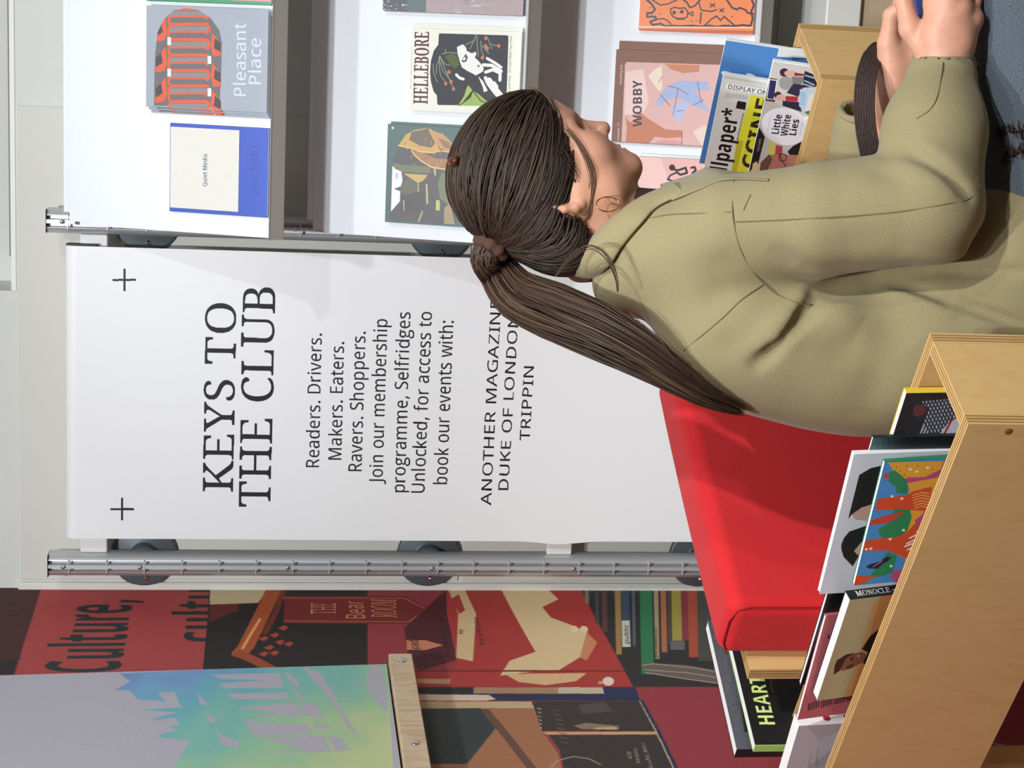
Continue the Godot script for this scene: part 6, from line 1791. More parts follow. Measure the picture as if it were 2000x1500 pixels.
		["p", "2a1c1a", [267, 138, 263, 137, 259, 134, 256, 130, 256, 125, 258, 120, 262, 117, 266, 116, 271, 116, 275, 119, 277, 123, 278, 128, 276, 133, 272, 136]],
		["t", "8a7aa0", 2, "issue two", [241, 11, 285, 12], 7.0],
	]},
	"banner": {"size": [734, 2048], "bg": "f2f2f0", "noise": 0.004, "ops": [
		["p", "14141a", [656, 115, 658, 171, 653, 171, 651, 115]],
		["p", "14141a", [682, 141, 682, 146, 627, 146, 627, 141]],
		["p", "14141a", [79, 111, 80, 168, 74, 169, 74, 111]],
		["p", "14141a", [106, 137, 106, 142, 48, 142, 48, 137]],
		["t", "121214", 1, "KEYS TO", [125, 413, 603, 415], 75.0],
		["t", "121214", 1, "THE CLUB", [86, 507, 645, 509], 79.0],
		["t", "121214", 2, "Readers. Drivers.", [191, 627, 533, 626], 33.0],
		["t", "121214", 2, "Makers. Eaters.", [211, 683, 513, 682], 33.0],
		["t", "121214", 2, "Ravers. Shoppers.", [182, 735, 540, 735], 34.0],
		["t", "121214", 2, "Join our membership", [149, 789, 573, 789], 34.0],
		["t", "121214", 2, "programme, Selfridges", [128, 847, 592, 846], 34.0],
		["t", "121214", 2, "Unlocked, for access to", [127, 897, 594, 900], 34.0],
		["t", "121214", 2, "book our events with:", [150, 955, 573, 955], 35.0],
		["t", "121214", 2, "ANOTHER MAGAZINE", [95, 1071, 629, 1074], 27.0],
		["t", "121214", 2, "DUKE OF LONDON", [136, 1114, 590, 1120], 26.0],
		["t", "121214", 2, "TRIPPIN", [267, 1164, 461, 1166], 26.0],
	]},
	"yellow": {"size": [260, 368], "bg": "302b2e", "noise": 0.05, "ops": [
		["p", "b8b8c0", [239, 37, 244, 98, 185, 140, 157, 139, 159, 54, 218, 57]],
		["l", "34343c", 2.8, [244, 31, 155, 25]],
		["l", "34343c", 2.8, [244, 14, 154, 83]],
		["l", "34343c", 2.8, [244, 38, 155, 33]],
		["l", "34343c", 2.8, [244, 23, 154, 91]],
		["l", "34343c", 2.8, [244, 45, 155, 40]],
		["l", "34343c", 2.8, [244, 31, 153, 99]],
		["l", "34343c", 2.8, [244, 52, 155, 47]],
		["l", "34343c", 2.8, [244, 39, 153, 108]],
		["l", "34343c", 2.8, [243, 59, 155, 54]],
		["l", "34343c", 2.8, [244, 47, 153, 116]],
		["l", "34343c", 2.8, [243, 66, 154, 61]],
		["l", "34343c", 2.8, [244, 55, 153, 124]],
		["l", "34343c", 2.8, [243, 73, 154, 68]],
		["l", "34343c", 2.8, [243, 63, 153, 133]],
		["l", "34343c", 2.8, [243, 80, 154, 75]],
		["l", "34343c", 2.8, [243, 71, 152, 141]],
		["l", "34343c", 2.8, [243, 87, 154, 82]],
		["l", "34343c", 2.8, [243, 79, 152, 149]],
		["l", "34343c", 2.8, [243, 94, 154, 90]],
		["l", "34343c", 2.8, [243, 87, 152, 158]],
		["l", "34343c", 2.8, [243, 101, 153, 97]],
		["l", "34343c", 2.8, [243, 95, 152, 166]],
		["l", "34343c", 2.8, [242, 108, 153, 104]],
		["l", "34343c", 2.8, [243, 103, 152, 174]],
		["l", "34343c", 2.8, [242, 115, 153, 111]],
		["l", "34343c", 2.8, [242, 112, 151, 182]],
		["l", "34343c", 2.8, [242, 122, 153, 118]],
		["l", "34343c", 2.8, [242, 120, 151, 191]],
		["p", "6d3a38", [228, 24, 231, 42, 215, 55, 200, 43, 206, 28]],
		["p", "cfcdd2", [166, 101, 204, 120, 185, 134, 157, 137, 158, 101]],
		["l", "a03040", 4.4, [158, 109, 189, 114, 201, 124]],
	]},
	"dark": {"size": [200, 284], "bg": "101314", "noise": 0.02, "ops": [
		["p", "4c6662", [214, -7, 214, 2, 131, 21, 131, 12]],
		["p", "41595a", [214, 1, 214, 11, 130, 30, 131, 20]],
		["p", "35494a", [214, 10, 213, 19, 130, 38, 130, 29]],
		["p", "293a3c", [213, 18, 213, 27, 130, 47, 130, 37]],
		["p", "1d2a2c", [213, 27, 213, 36, 130, 55, 130, 46]],
		["p", "151d1f", [213, 35, 213, 44, 129, 64, 130, 54]],
	]},
	"heads": {"size": [340, 428], "bg": "d3d3d6", "noise": 0.015, "ops": [
		["p", "262524", [291, 21, 306, 41, 312, 66, 222, 65, 197, 26, 186, 21]],
		["p", "c79e8e", [197, 26, 213, 43, 220, 64, 203, 64, 180, 63, 184, 36]],
		["p", "262524", [180, 63, 203, 64, 220, 64, 310, 68, 314, 99, 176, 107]],
		["p", "242322", [111, 23, 123, 20, 139, 22, 155, 30, 167, 61, 162, 73, 95, 64, 67, 56, 92, 32]],
		["p", "c9a190", [106, 50, 129, 62, 134, 70, 93, 62]],
	]},
	"anorak": {"size": [400, 526], "bg": "4a92d0", "noise": 0.02, "ops": [
		["p", "e8a83c", [398, 9, 388, 206, -6, 299, 10, 134, 79, 134, 89, 109, 310, 90, 340, 73, 364, 36, 382, 22]],
		["p", "c0527a", [391, 170, 388, 206, 336, 213, 341, 182, 327, 76, 346, 74, 343, 127, 364, 167]],
		["p", "d9532f", [285, 6, 289, 88, 301, 105, 311, 155, 230, 167, 239, 113, 248, 8]],
		["p", "d9532f", [149, 1, 156, 60, 166, 117, 205, 141, 232, 167, 120, 174, 71, 153, 92, 108, 111, 74, 115, 1]],
		["p", "c0527a", [204, 131, 222, 149, 289, 179, 294, 197, 208, 186, 174, 148]],
		["p", "c0527a", [43, 113, 34, 161, -15, 160, 5, 112]],
		["l", "f0b860", 3.3, [287, 105, 294, 129, 289, 153]],
		["l", "f0b860", 3.3, [278, 108, 286, 131, 279, 155]],
		["l", "f0b860", 3.3, [270, 111, 277, 133, 270, 157]],
		["l", "f0b860", 3.3, [261, 115, 268, 135, 260, 160]],
		["l", "f0b860", 3.3, [252, 118, 259, 137, 251, 162]],
		["l", "f0b860", 3.3, [243, 122, 250, 139, 241, 165]],
		["p", "2f8a5a", [365, 21, 372, 34, 339, 75, 310, 87, 292, 88, 298, 58, 320, 49, 336, 26]],
		["p", "2f8a5a", [247, 63, 240, 109, 214, 120, 169, 117, 153, 91, 154, 49, 181, 29, 195, 45, 208, 62]],
		["p", "2f8a5a", [106, 75, 89, 106, 32, 106, 19, 49, -2, 24, 49, 52]],
		["p", "cf4a38", [215, 2, 225, 32, 236, 88, 231, 94, 204, 59, 198, 3]],
		["p", "cf4a38", [364, 7, 363, 20, 347, 24, 348, 9]],
		["p", "d9532f", [35, -8, 25, 52, 30, 72, -6, 6, 1, -3]],
		["p", "c0527a", [42, 109, 35, 150, 13, 123, 15, 101]],
		["p", "2a2240", [62, 21, 69, 34, 75, 60, 89, 76, 87, 91, 74, 83, 65, 69, 51, 59, 54, 32]],
		["l", "e08a8a", 2.9, [59, 43, 76, 66]],
		["l", "f3eee6", 5.5, [184, 162, 165, 147]],
		["l", "f3eee6", 5.5, [164, 162, 146, 130]],
		["l", "f3eee6", 5.5, [147, 161, 128, 126]],
		["l", "f3eee6", 5.5, [133, 159, 119, 123]],
		["l", "f3eee6", 5.5, [120, 158, 107, 133]],
		["l", "f3eee6", 5.5, [95, 157, 89, 145]],
		["p", "f3eee6", [147, 78, 144, 76, 144, 71, 148, 68, 152, 69, 152, 75]],
		["p", "f3eee6", [121, 28, 117, 26, 117, 21, 122, 18, 125, 19, 125, 25]],
		["p", "f3eee6", [120, 15, 116, 14, 117, 8, 121, 5, 125, 7, 124, 12]],
		["p", "f3eee6", [288, 52, 285, 50, 285, 45, 289, 41, 293, 43, 292, 48]],
		["p", "f3eee6", [174, 111, 170, 109, 171, 103, 175, 100, 179, 102, 178, 107]],
		["p", "f3eee6", [55, 102, 52, 100, 52, 95, 56, 91, 60, 93, 60, 98]],
		["p", "f3eee6", [372, 133, 369, 131, 369, 126, 373, 122, 377, 124, 376, 129]],
		["p", "f3eee6", [371, 84, 367, 82, 368, 77, 372, 73, 375, 75, 375, 80]],
		["p", "f3eee6", [362, 105, 359, 103, 359, 98, 363, 94, 366, 96, 366, 101]],
		["p", "f3eee6", [279, 81, 275, 80, 275, 74, 279, 71, 283, 73, 283, 78]],
		["p", "9a5a28", [381, 40, 379, 40, 379, 37, 381, 36, 383, 36, 383, 39]],
		["p", "9a5a28", [368, 53, 366, 52, 366, 50, 368, 48, 370, 49, 370, 51]],
		["p", "9a5a28", [354, 69, 352, 68, 352, 66, 355, 64, 357, 65, 357, 67]],
		["p", "9a5a28", [382, 69, 380, 68, 381, 66, 383, 64, 385, 65, 385, 67]],
		["p", "9a5a28", [380, 101, 378, 100, 378, 98, 380, 96, 382, 97, 382, 99]],
		["p", "9a5a28", [366, 146, 364, 145, 364, 143, 366, 141, 368, 142, 368, 144]],
		["p", "9a5a28", [348, 59, 346, 58, 346, 56, 348, 54, 350, 55, 350, 57]],
	]},
	"black": {"size": [120, 164], "bg": "17171a", "noise": 0.02, "ops": [
		["p", "d8d6d0", [107, 18, 111, 19, 107, 22]],
	]},
	"monocle": {"size": [360, 450], "bg": "c2b68c", "noise": 0.03, "ops": [
		["p", "c98a50", [356, 81, 385, 180, -83, 313, 0, 90, 107, 88, 187, 92, 290, 82]],
		["p", "d3a468", [334, 65, 356, 81, 290, 82, 187, 92, 107, 88, 0, 90, 4, 73, 117, 75, 227, 74]],
		["p", "2a1912", [319, 158, 256, 132, 246, 110, 220, 89, 175, 78, 160, 99, 125, 94, 102, 112, 96, 122, 99, 132, 166, 214]],
		["p", "8d5c4c", [146, 18, 160, 39, 165, 82, 152, 99, 125, 93, 107, 64, 103, 42]],
		["p", "3a211b", [93, 23, 127, 18, 145, 19, 163, 39, 165, 63, 148, 42, 123, 39, 105, 37]],
		["p", "4a2a22", [147, 54, 152, 62, 137, 64, 139, 57]],
		["p", "5a3028", [119, 51, 125, 70, 109, 69, 109, 55]],
		["p", "c2906f", [155, 68, 157, 78, 142, 80]],
	]},
	"pink": {"size": [320, 430], "bg": "c66a6e", "noise": 0.02, "ops": [
		["l", "3a2026", 2.5, [26, 21, 49, 18]],
		["l", "3a2026", 2.5, [27, 25, 51, 22]],
		["l", "3a2026", 2.5, [28, 30, 53, 27]],
		["l", "3a2026", 2.5, [29, 35, 55, 32]],
		["l", "3a2026", 2.5, [31, 40, 57, 36]],
		["l", "3a2026", 2.5, [32, 45, 59, 41]],
		["l", "3a2026", 2.5, [30, 53, 54, 49]],
		["l", "3a2026", 2.5, [31, 58, 56, 54]],
		["l", "3a2026", 2.5, [33, 62, 58, 59]],
		["l", "3a2026", 2.5, [34, 67, 60, 64]],
		["l", "3a2026", 2.5, [35, 72, 62, 68]],
		["l", "3a2026", 2.5, [36, 77, 64, 73]],
		["l", "3a2026", 2.5, [35, 85, 59, 81]],
		["l", "3a2026", 2.5, [36, 90, 61, 86]],
		["l", "3a2026", 2.5, [37, 95, 63, 91]],
		["l", "3a2026", 2.5, [38, 100, 65, 96]],
		["l", "3a2026", 2.5, [39, 105, 67, 100]],
		["l", "3a2026", 2.5, [40, 109, 69, 105]],
		["l", "3a2026", 2.5, [39, 117, 64, 114]],
		["l", "3a2026", 2.5, [40, 122, 66, 118]],
		["l", "3a2026", 2.5, [41, 127, 68, 123]],
		["l", "3a2026", 2.5, [42, 132, 70, 128]],
		["l", "3a2026", 2.5, [43, 137, 72, 132]],
		["l", "3a2026", 2.5, [45, 142, 74, 137]],
		["l", "3a2026", 3.1, [261, 20, 253, 20, 251, 26, 258, 27]],
	]},
	"rabbit": {"size": [300, 440], "bg": "b5afb5", "noise": 0.03, "ops": [
		["p", "a19ba4", [137, 54, 213, 118, 247, 134, 257, 159, 177, 149, 134, 90]],
		["p", "1c1a1a", [139, 104, 152, 107, 156, 120, 152, 144, 125, 152, 129, 102]],
		["t", "3d3a40", 2, "a magazine of stories", [143, 61, 189, 57], 3.0],
		["t", "3d3a40", 2, "a magazine of stories", [141, 81, 214, 71], 3.0],
	]},
	"heart": {"size": [400, 476], "bg": "1c1d1f", "noise": 0.02, "ops": [
		["t", "dcf08c", 4, "HEART", [71, 75, 247, 77], 47.0],
		["t", "8a9a78", 2, "issue one", [187, 93, 240, 97], 4.0],
		["p", "8f8d86", [118, 246, 144, 351, 111, 342, 87, 238]],
		["p", "5c5850", [100, 197, 115, 242, 87, 236, 76, 194]],
		["l", "e8f0a0", 4.1, [109, 207, 100, 210]],
	]},
	"grey": {"size": [200, 216], "bg": "56565b", "noise": 0.05, "ops": [
		["p", "232326", [66, 18, 67, 24, 24, 25, 25, 15]],
		["l", "3a3a3e", 1.2, [65, 6, 68, 22]],
	]},
	"bluemag": {"size": [300, 448], "bg": "4d80ba", "noise": 0.02, "ops": [
		["p", "f4f5f4", [220, 32, 218, 31, 217, 29, 216, 26, 216, 22, 217, 18, 218, 14, 219, 10, 221, 7, 223, 6, 225, 5, 227, 6, 229, 8, 229, 11, 229, 15, 229, 19, 228, 24, 226, 27, 224, 30, 222, 32]],
		["p", "f4f5f4", [218, 86, 216, 85, 215, 82, 215, 79, 216, 75, 218, 71, 220, 66, 223, 63, 226, 61, 229, 59, 231, 59, 233, 61, 233, 63, 233, 67, 232, 71, 231, 75, 228, 79, 225, 83, 223, 85, 220, 86]],
		["p", "f4f5f4", [195, 68, 192, 67, 189, 64, 187, 61, 186, 56, 186, 52, 188, 47, 190, 43, 193, 39, 196, 37, 200, 37, 203, 38, 206, 40, 208, 44, 209, 48, 208, 53, 207, 58, 205, 62, 202, 65, 198, 67]],
	]},
	"wall": {"size": [420, 660], "bg": "dfddd5", "noise": 0.02, "ops": [
		["p", "c9c7bd", [417, 0, 411, 139, 406, 140, 408, 6]],
		["p", "e6df3c", [364, 97, 359, 300, -93, 402, -133, 80, 80, 89, 205, 86]],
		["p", "c9b82c", [205, 86, 205, 106, 71, 107, 80, 89]],
		["p", "fbfbfa", [392, 15, 391, 173, 371, 175, 373, 15]],
		["t", "17171a", 2, "DISPLAY ONLY", [375, 23, 372, 172], 14.768208301969429],
		["l", "8d8b84", 1.8, [360, 21, 345, 21]],
		["l", "8d8b84", 1.8, [360, 27, 345, 26]],
		["l", "8d8b84", 1.8, [360, 32, 345, 32]],
		["l", "8d8b84", 1.8, [360, 38, 345, 37]],
		["l", "8d8b84", 1.8, [360, 43, 345, 43]],
		["l", "8d8b84", 1.8, [360, 49, 345, 48]],
		["l", "8d8b84", 1.8, [361, 54, 346, 54]],
		["l", "8d8b84", 1.8, [361, 60, 346, 59]],
		["l", "8d8b84", 1.8, [361, 65, 346, 65]],
		["l", "8d8b84", 1.8, [361, 71, 346, 70]],
		["l", "8d8b84", 1.8, [361, 76, 346, 76]],
		["l", "8d8b84", 1.8, [361, 82, 346, 81]],
		["l", "8d8b84", 1.8, [361, 87, 346, 87]],
		["p", "19191b", [339, 61, 338, 89, 312, 90, 313, 60]],
		["t", "141415", 4, "Wallpaper*", [0, 73, 309, 74], 52.8],
		["t", "2a2a2a", 4, "the stuff that surrounds you", [204, 88, 300, 89], 5.1],
		["t", "1a1a16", 4, "VACCINE", [1, 170, 357, 173], 54.7],
		["l", "b7ac2a", 1.3, [96, 117, 95, 123]],
		["l", "b7ac2a", 1.3, [105, 117, 105, 126]],
		["l", "b7ac2a", 1.3, [114, 117, 115, 129]],
		["l", "b7ac2a", 1.3, [124, 117, 124, 128]],
		["l", "b7ac2a", 1.3, [133, 117, 132, 124]],
		["l", "b7ac2a", 1.3, [142, 117, 142, 130]],
		["l", "b7ac2a", 1.3, [151, 117, 152, 131]],
		["l", "b7ac2a", 1.3, [160, 117, 161, 130]],
		["l", "b7ac2a", 1.3, [169, 117, 170, 129]],
		["l", "b7ac2a", 1.3, [178, 117, 179, 129]],
		["l", "b7ac2a", 1.3, [187, 117, 188, 131]],
		["l", "b7ac2a", 1.3, [196, 117, 196, 123]],
		["l", "b7ac2a", 1.3, [205, 117, 206, 128]],
		["l", "b7ac2a", 1.3, [214, 117, 214, 124]],
		["l", "b7ac2a", 1.3, [223, 117, 223, 123]],
		["l", "b7ac2a", 1.3, [232, 117, 233, 132]],
		["l", "b7ac2a", 1.3, [241, 117, 241, 126]],
		["l", "b7ac2a", 1.3, [250, 117, 250, 126]],
		["l", "b7ac2a", 1.3, [259, 117, 259, 125]],
		["l", "b7ac2a", 1.3, [268, 117, 268, 129]],
		["l", "b7ac2a", 1.3, [277, 117, 276, 123]],
		["l", "b7ac2a", 1.3, [286, 117, 286, 130]],
		["l", "b7ac2a", 1.3, [295, 117, 294, 123]],
		["l", "b7ac2a", 1.3, [303, 117, 304, 134]],
		["l", "b7ac2a", 1.3, [312, 117, 312, 124]],
		["l", "b7ac2a", 1.3, [321, 117, 322, 131]],
		["l", "b7ac2a", 1.3, [330, 117, 330, 129]],
		["l", "b7ac2a", 1.3, [338, 117, 338, 127]],
		["l", "b7ac2a", 1.3, [347, 117, 347, 126]],
		["l", "b7ac2a", 1.3, [356, 117, 356, 126]],
	]},
	"lwl": {"size": [420, 556], "bg": "c7c1bb", "noise": 0.02, "ops": [
		["p", "6a4030", [363, -2, 362, 27, 282, 34, 282, 3]],
		["p", "f2eff2", [358, 0, 359, 27, 290, 32, 289, 5]],
		["p", "2b2958", [355, 3, 356, 24, 291, 28, 292, 7]],
		["p", "3a2a3a", [390, 57, 386, 57, 382, 56, 378, 53, 375, 50, 374, 45, 374, 41, 375, 36, 378, 33, 382, 30, 386, 28, 390, 28, 394, 29, 398, 32, 400, 35, 402, 40, 402, 44, 400, 49, 398, 52, 394, 55]],
		["p", "d9a192", [391, 78, 387, 78, 384, 76, 381, 73, 379, 68, 378, 63, 377, 57, 378, 52, 380, 47, 382, 44, 385, 43, 388, 43, 392, 45, 394, 48, 397, 53, 398, 58, 398, 64, 398, 69, 396, 74, 394, 77]],
		["p", "9c2a32", [393, 75, 392, 107, 385, 106, 381, 77]],
		["p", "7d7872", [378, 68, 382, 112, 354, 105, 352, 77]],
		["p", "989590", [356, 77, 349, 78, 342, 76, 336, 72, 332, 67, 329, 61, 330, 54, 332, 47, 336, 41, 342, 36, 350, 34, 357, 33, 364, 35, 370, 39, 374, 44, 376, 51, 376, 58, 374, 64, 369, 70, 363, 75]],
		["p", "1d2430", [403, 106, 391, 154, 357, 162, 345, 111]],
		["l", "93a8c0", 5.4, [388, 112, 383, 146]],
		["l", "93a8c0", 5.4, [370, 113, 360, 146]],
		["l", "93a8c0", 5.4, [358, 113, 353, 140]],
		["p", "2e2a3e", [320, 65, 355, 80, 354, 114, 312, 105]],
		["p", "29253a", [291, 58, 294, 112, 262, 127, 274, 61]],
		["p", "3f2a26", [309, 51, 306, 52, 302, 50, 299, 48, 297, 45, 295, 41, 295, 37, 297, 34, 299, 30, 302, 28, 306, 26, 309, 26, 313, 27, 316, 29, 318, 33, 320, 36, 320, 40, 318, 44, 316, 47, 313, 50]],
		["p", "c99c8c", [303, 65, 299, 65, 296, 63, 293, 60, 290, 57, 289, 52, 289, 47, 290, 42, 292, 38, 294, 35, 298, 34, 301, 34, 305, 36, 308, 38, 310, 42, 312, 47, 312, 52, 311, 57, 309, 61, 306, 63]],
		["p", "ab2630", [309, 64, 312, 103, 295, 107, 292, 67]],
		["p", "adc5d8", [340, 104, 335, 162, 265, 141, 280, 114]],
		["p", "d5cfc4", [326, 138, 335, 162, 276, 159, 264, 136]],
		["l", "6d88a0", 1.6, [327, 108, 327, 125]],
		["l", "6d88a0", 1.6, [319, 110, 319, 127]],
		["l", "6d88a0", 1.6, [312, 112, 312, 128]],
		["l", "6d88a0", 1.6, [304, 113, 304, 130]],
		["l", "6d88a0", 1.6, [296, 115, 297, 132]],
		["l", "6d88a0", 1.6, [289, 116, 289, 133]],
		["p", "2f7a50", [263, 135, 276, 165, 249, 158]],
		["p", "1d1b1f", [186, 2, 155, 27, 58, 25, 17, -2, 70, -2]],
		["p", "dacd6c", [144, 44, 142, 66, 97, 73, 89, 49]],
		["p", "b34a54", [132, 69, 132, 91, 98, 97, 95, 73]],
		["p", "1b1a1e", [114, 111, 137, 125, 165, 158, 104, 158, 103, 124]],
		["p", "b57868", [88, 48, 99, 72, 108, 147, 93, 162, 49, 157, 8, 91, 24, 42, 50, 34]],
		["p", "6b4e40", [61, 32, 97, 54, 80, 68, 27, 58, 17, 36]],
		["l", "1b1716", 2.4, [93, 112, 86, 112, 81, 109, 78, 104, 77, 98, 80, 93, 86, 89, 92, 88, 98, 89, 103, 93, 105, 99, 103, 105, 99, 110, 93, 112]],
		["l", "1b1716", 2.4, [102, 87, 73, 107, 60, 117]],
		["p", "d8c48e", [54, 7, 65, 18, 29, 36, 19, 9]],
		["p", "f1eef3", [194, 162, 182, 161, 172, 157, 162, 151, 154, 143, 147, 133, 141, 122, 138, 109, 136, 96, 137, 82, 139, 69, 144, 56, 150, 43, 158, 32, 167, 23, 178, 15, 189, 10, 200, 6, 212, 6, 223, 7, 233, 11, 243, 17, 251, 25, 258, 35, 263, 46, 267, 59, 268, 72, 267, 85, 265, 99, 261, 112, 254, 124, 247, 135, 238, 144, 227, 152, 217, 158, 205, 161]],
		["p", "f1eef3", [250, 139, 246, 158, 220, 141]],
		["t", "17151a", 4, "Little", [172, 69, 241, 67], 23.3],
		["t", "17151a", 4, "White", [169, 99, 245, 96], 23.3],
		["t", "17151a", 4, "Lies", [176, 126, 233, 125], 23.3],
		["t", "e6dcb8", 2, "FATHER", [102, 19, 147, 18], 8.1],
		["t", "8a868c", 2, "truth and movies", [178, 33, 233, 31], 3.0],
		["t", "8a868c", 2, "issue number", [180, 140, 227, 140], 3.2],
	]},
	"mural": {"size": [830, 2046], "bg": "9c3a3f", "noise": 0.03, "ops": [
		["p", "4a2722", [835, 29, 836, 173, 454, 175, 453, 94]],
		["p", "2b2422", [512, 114, 518, 173, 452, 174, 453, 123]],
		["l", "33201d", 5.9, [801, 107, 810, 135]],
		["l", "33201d", 5.9, [751, 119, 758, 143]],
		["l", "33201d", 5.9, [703, 131, 708, 150]],
		["l", "33201d", 5.9, [656, 142, 659, 157]],
		["l", "33201d", 5.9, [610, 153, 611, 163]],
		["l", "33201d", 5.9, [565, 164, 565, 170]],
		["l", "33201d", 5.9, [522, 174, 521, 176]],
		["p", "b04644", [836, 173, 837, 516, 769, 518, 421, 497, 419, 178]],
		["t", "26302e", 4, "Culture,", [468, 353, 775, 349], 127.0],
		["t", "26302e", 4, "cultu", [589, 527, 829, 524], 93.0],
		["p", "29211f", [837, 493, 839, 800, 350, 776, 354, 495]],
		["p", "d3c197", [837, 493, 838, 607, 760, 587, 752, 495]],
		["p", "6a2a20", [752, 495, 756, 549, 727, 550, 670, 497]],
		["l", "b4552b", 30.4, [838, 619, 719, 597, 566, 567, 537, 556]],
		["l", "a84c28", 24.5, [537, 556, 511, 583, 468, 618]],
		["l", "f2a868", 5.9, [686, 591, 608, 572, 559, 561]],
		["l", "7c2f22", 10.8, [838, 638, 719, 621, 623, 601]],
		["p", "b34a30", [600, 588, 612, 601, 603, 608, 588, 599]],
		["p", "b34a30", [615, 608, 628, 621, 618, 627, 603, 619]],
		["p", "b34a30", [646, 624, 659, 637, 649, 644, 634, 635]],
		["p", "b34a30", [562, 598, 574, 611, 565, 618, 550, 609]],
		["p", "b34a30", [585, 618, 597, 631, 587, 637, 572, 629]],
		["p", "b34a30", [577, 634, 589, 647, 580, 653, 565, 645]],
		["p", "b34a30", [536, 589, 548, 602, 539, 608, 524, 600]],
		["p", "b34a30", [540, 608, 552, 621, 543, 627, 528, 619]],
		["p", "7f2a29", [793, 636, 794, 871, 729, 918, 663, 871, 667, 635]],
		["l", "b96a48", 3.9, [783, 636, 783, 869, 729, 909, 673, 870, 677, 635]],
		["t", "dd9468", 1, "THE", [709, 734, 759, 735], 48.0],
		["t", "dd9468", 2, "Bear", [689, 789, 769, 788], 37.0],
		["t", "dd9468", 1, "ROOM", [693, 849, 776, 853], 48.0],
		["p", "552024", [644, 859, 829, 958, 506, 943, 464, 872, 544, 858]],
		["p", "b23a34", [847, 958, 848, 1239, 395, 1252, 401, 861, 464, 862, 463, 936, 506, 945, 709, 946]],
		["p", "d48560", [593, 859, 592, 895, 570, 927, 550, 892, 550, 858]],
		["t", "2a1c1a", 2, "Spades", [544, 880, 613, 882], 17.0],
		["p", "dfbf8e", [838, 959, 838, 992, 709, 1003, 502, 974, 517, 945, 709, 968]],
		["p", "b23a34", [777, 960, 803, 979, 726, 983, 709, 971]],
		["t", "241614", 2, "AN ARCHITECT BY", [517, 935, 701, 939], 9.0],
		["t", "241614", 2, "Virginia Nicholson", [569, 1003, 692, 1004], 9.1],
		["t", "241614", 2, "by", [620, 968, 640, 968], 8.0],
		["p", "e4c896", [848, 1065, 848, 1156, 779, 1175, 741, 1137, 691, 1147, 659, 1180, 625, 1207, 517, 1173, 464, 1125, 458, 1074, 444, 1016, 504, 1041, 541, 1094, 642, 1083, 743, 1073]],
		["p", "d28a5e", [625, 1205, 580, 1217, 504, 1184, 517, 1173]],
		["p", "efd9a8", [638, 1191, 629, 1188, 623, 1183, 623, 1178, 629, 1175, 638, 1175, 648, 1178, 654, 1183, 654, 1188, 648, 1191]],
		["p", "efd9a8", [638, 1210, 629, 1207, 623, 1202, 623, 1197, 629, 1194, 638, 1194, 648, 1197, 654, 1202, 653, 1207, 648, 1210]],
		["p", "7a2a26", [469, 863, 463, 1246, 457, 1246, 462, 862]],
		["p", "e0b884", [451, 1025, 453, 1175, 421, 1150, 406, 1092, 419, 1046]],
		["p", "e9dcc6", [420, 1218, 414, 1217, 409, 1214, 406, 1211, 403, 1208, 402, 1205, 403, 1201, 406, 1199, 410, 1197, 415, 1197, 420, 1197, 425, 1199, 430, 1201, 434, 1204, 437, 1208, 437, 1211, 437, 1214, 434, 1217, 430, 1218, 425, 1219]],
		["p", "d9a870", [414, 1197, 410, 1195, 408, 1191, 410, 1188, 414, 1188, 419, 1190, 421, 1193, 419, 1196]],
		["p", "cf9a76", [434, 866, 433, 927, 413, 923, 416, 866]],
		["p", "302d2a", [856, 1229, 858, 1494, 395, 1419, 397, 1249, 541, 1242, 692, 1233]],
		["p", "8a7a62", [841, 1239, 841, 1247, 757, 1233, 757, 1225]],
		["p", "4a4a4e", [841, 1260, 841, 1267, 664, 1236, 664, 1229]],
		["p", "63403f", [841, 1273, 841, 1284, 628, 1246, 628, 1236]],
		["p", "a6824c", [841, 1300, 841, 1313, 528, 1254, 528, 1243]],
		["p", "3b4f66", [841, 1314, 841, 1330, 674, 1298, 674, 1283]],
		["p", "d2cec2", [678, 1283, 678, 1299, 560, 1277, 560, 1261]],
		["p", "5a6470", [841, 1336, 841, 1342, 565, 1288, 565, 1282]],
		["p", "2f7d4c", [841, 1352, 841, 1378, 446, 1297, 447, 1274]],
		["p", "b39a74", [841, 1381, 841, 1391, 509, 1321, 509, 1313]],
		["p", "b2714a", [841, 1395, 841, 1407, 537, 1342, 537, 1331]],
		["p", "5c4a46", [841, 1410, 842, 1416, 574, 1358, 574, 1352]],
		["p", "a79a48", [842, 1418, 842, 1442, 586, 1385, 586, 1362]],
		["p", "6c6a6c", [584, 1358, 584, 1386, 547, 1378, 548, 1350]],
		["p", "8c3a41", [842, 1438, 842, 1452, 587, 1394, 587, 1382]],
		["p", "b2523c", [842, 1452, 842, 1480, 515, 1403, 515, 1378]],
		["p", "4d4c46", [842, 1472, 842, 1503, 498, 1420, 499, 1392]],
		["t", "2a2622", 2, "public", [575, 1277, 657, 1292], 9.0],
		["t", "3a3024", 2, "and window pub", [515, 1319, 642, 1345], 6.0],
		["p", "6c6459", [484, 1281, 493, 1300, 483, 1367, 456, 1429, 401, 1421, 426, 1348, 451, 1283]],
		["l", "c8a890", 2.9, [483, 1282, 489, 1305, 470, 1381, 448, 1427]],
		["l", "c8a890", 2.9, [453, 1283, 430, 1343, 405, 1421]],
		["l", "c8a890", 2.9, [465, 1283, 452, 1360, 426, 1425]],
		["p", "2a2e50", [402, 888, 397, 1252, 344, 1251, 351, 884]],
		["p", "ae8866", [400, 964, 398, 1114, 373, 1110, 376, 961]],
		["p", "cfbb9e", [398, 1114, 397, 1193, 372, 1192, 373, 1110]],
		["p", "2c2624", [402, 816, 400, 961, 378, 959, 380, 815]],
		["p", "dacbac", [376, 814, 371, 987, 354, 998, 349, 980, 352, 813]],
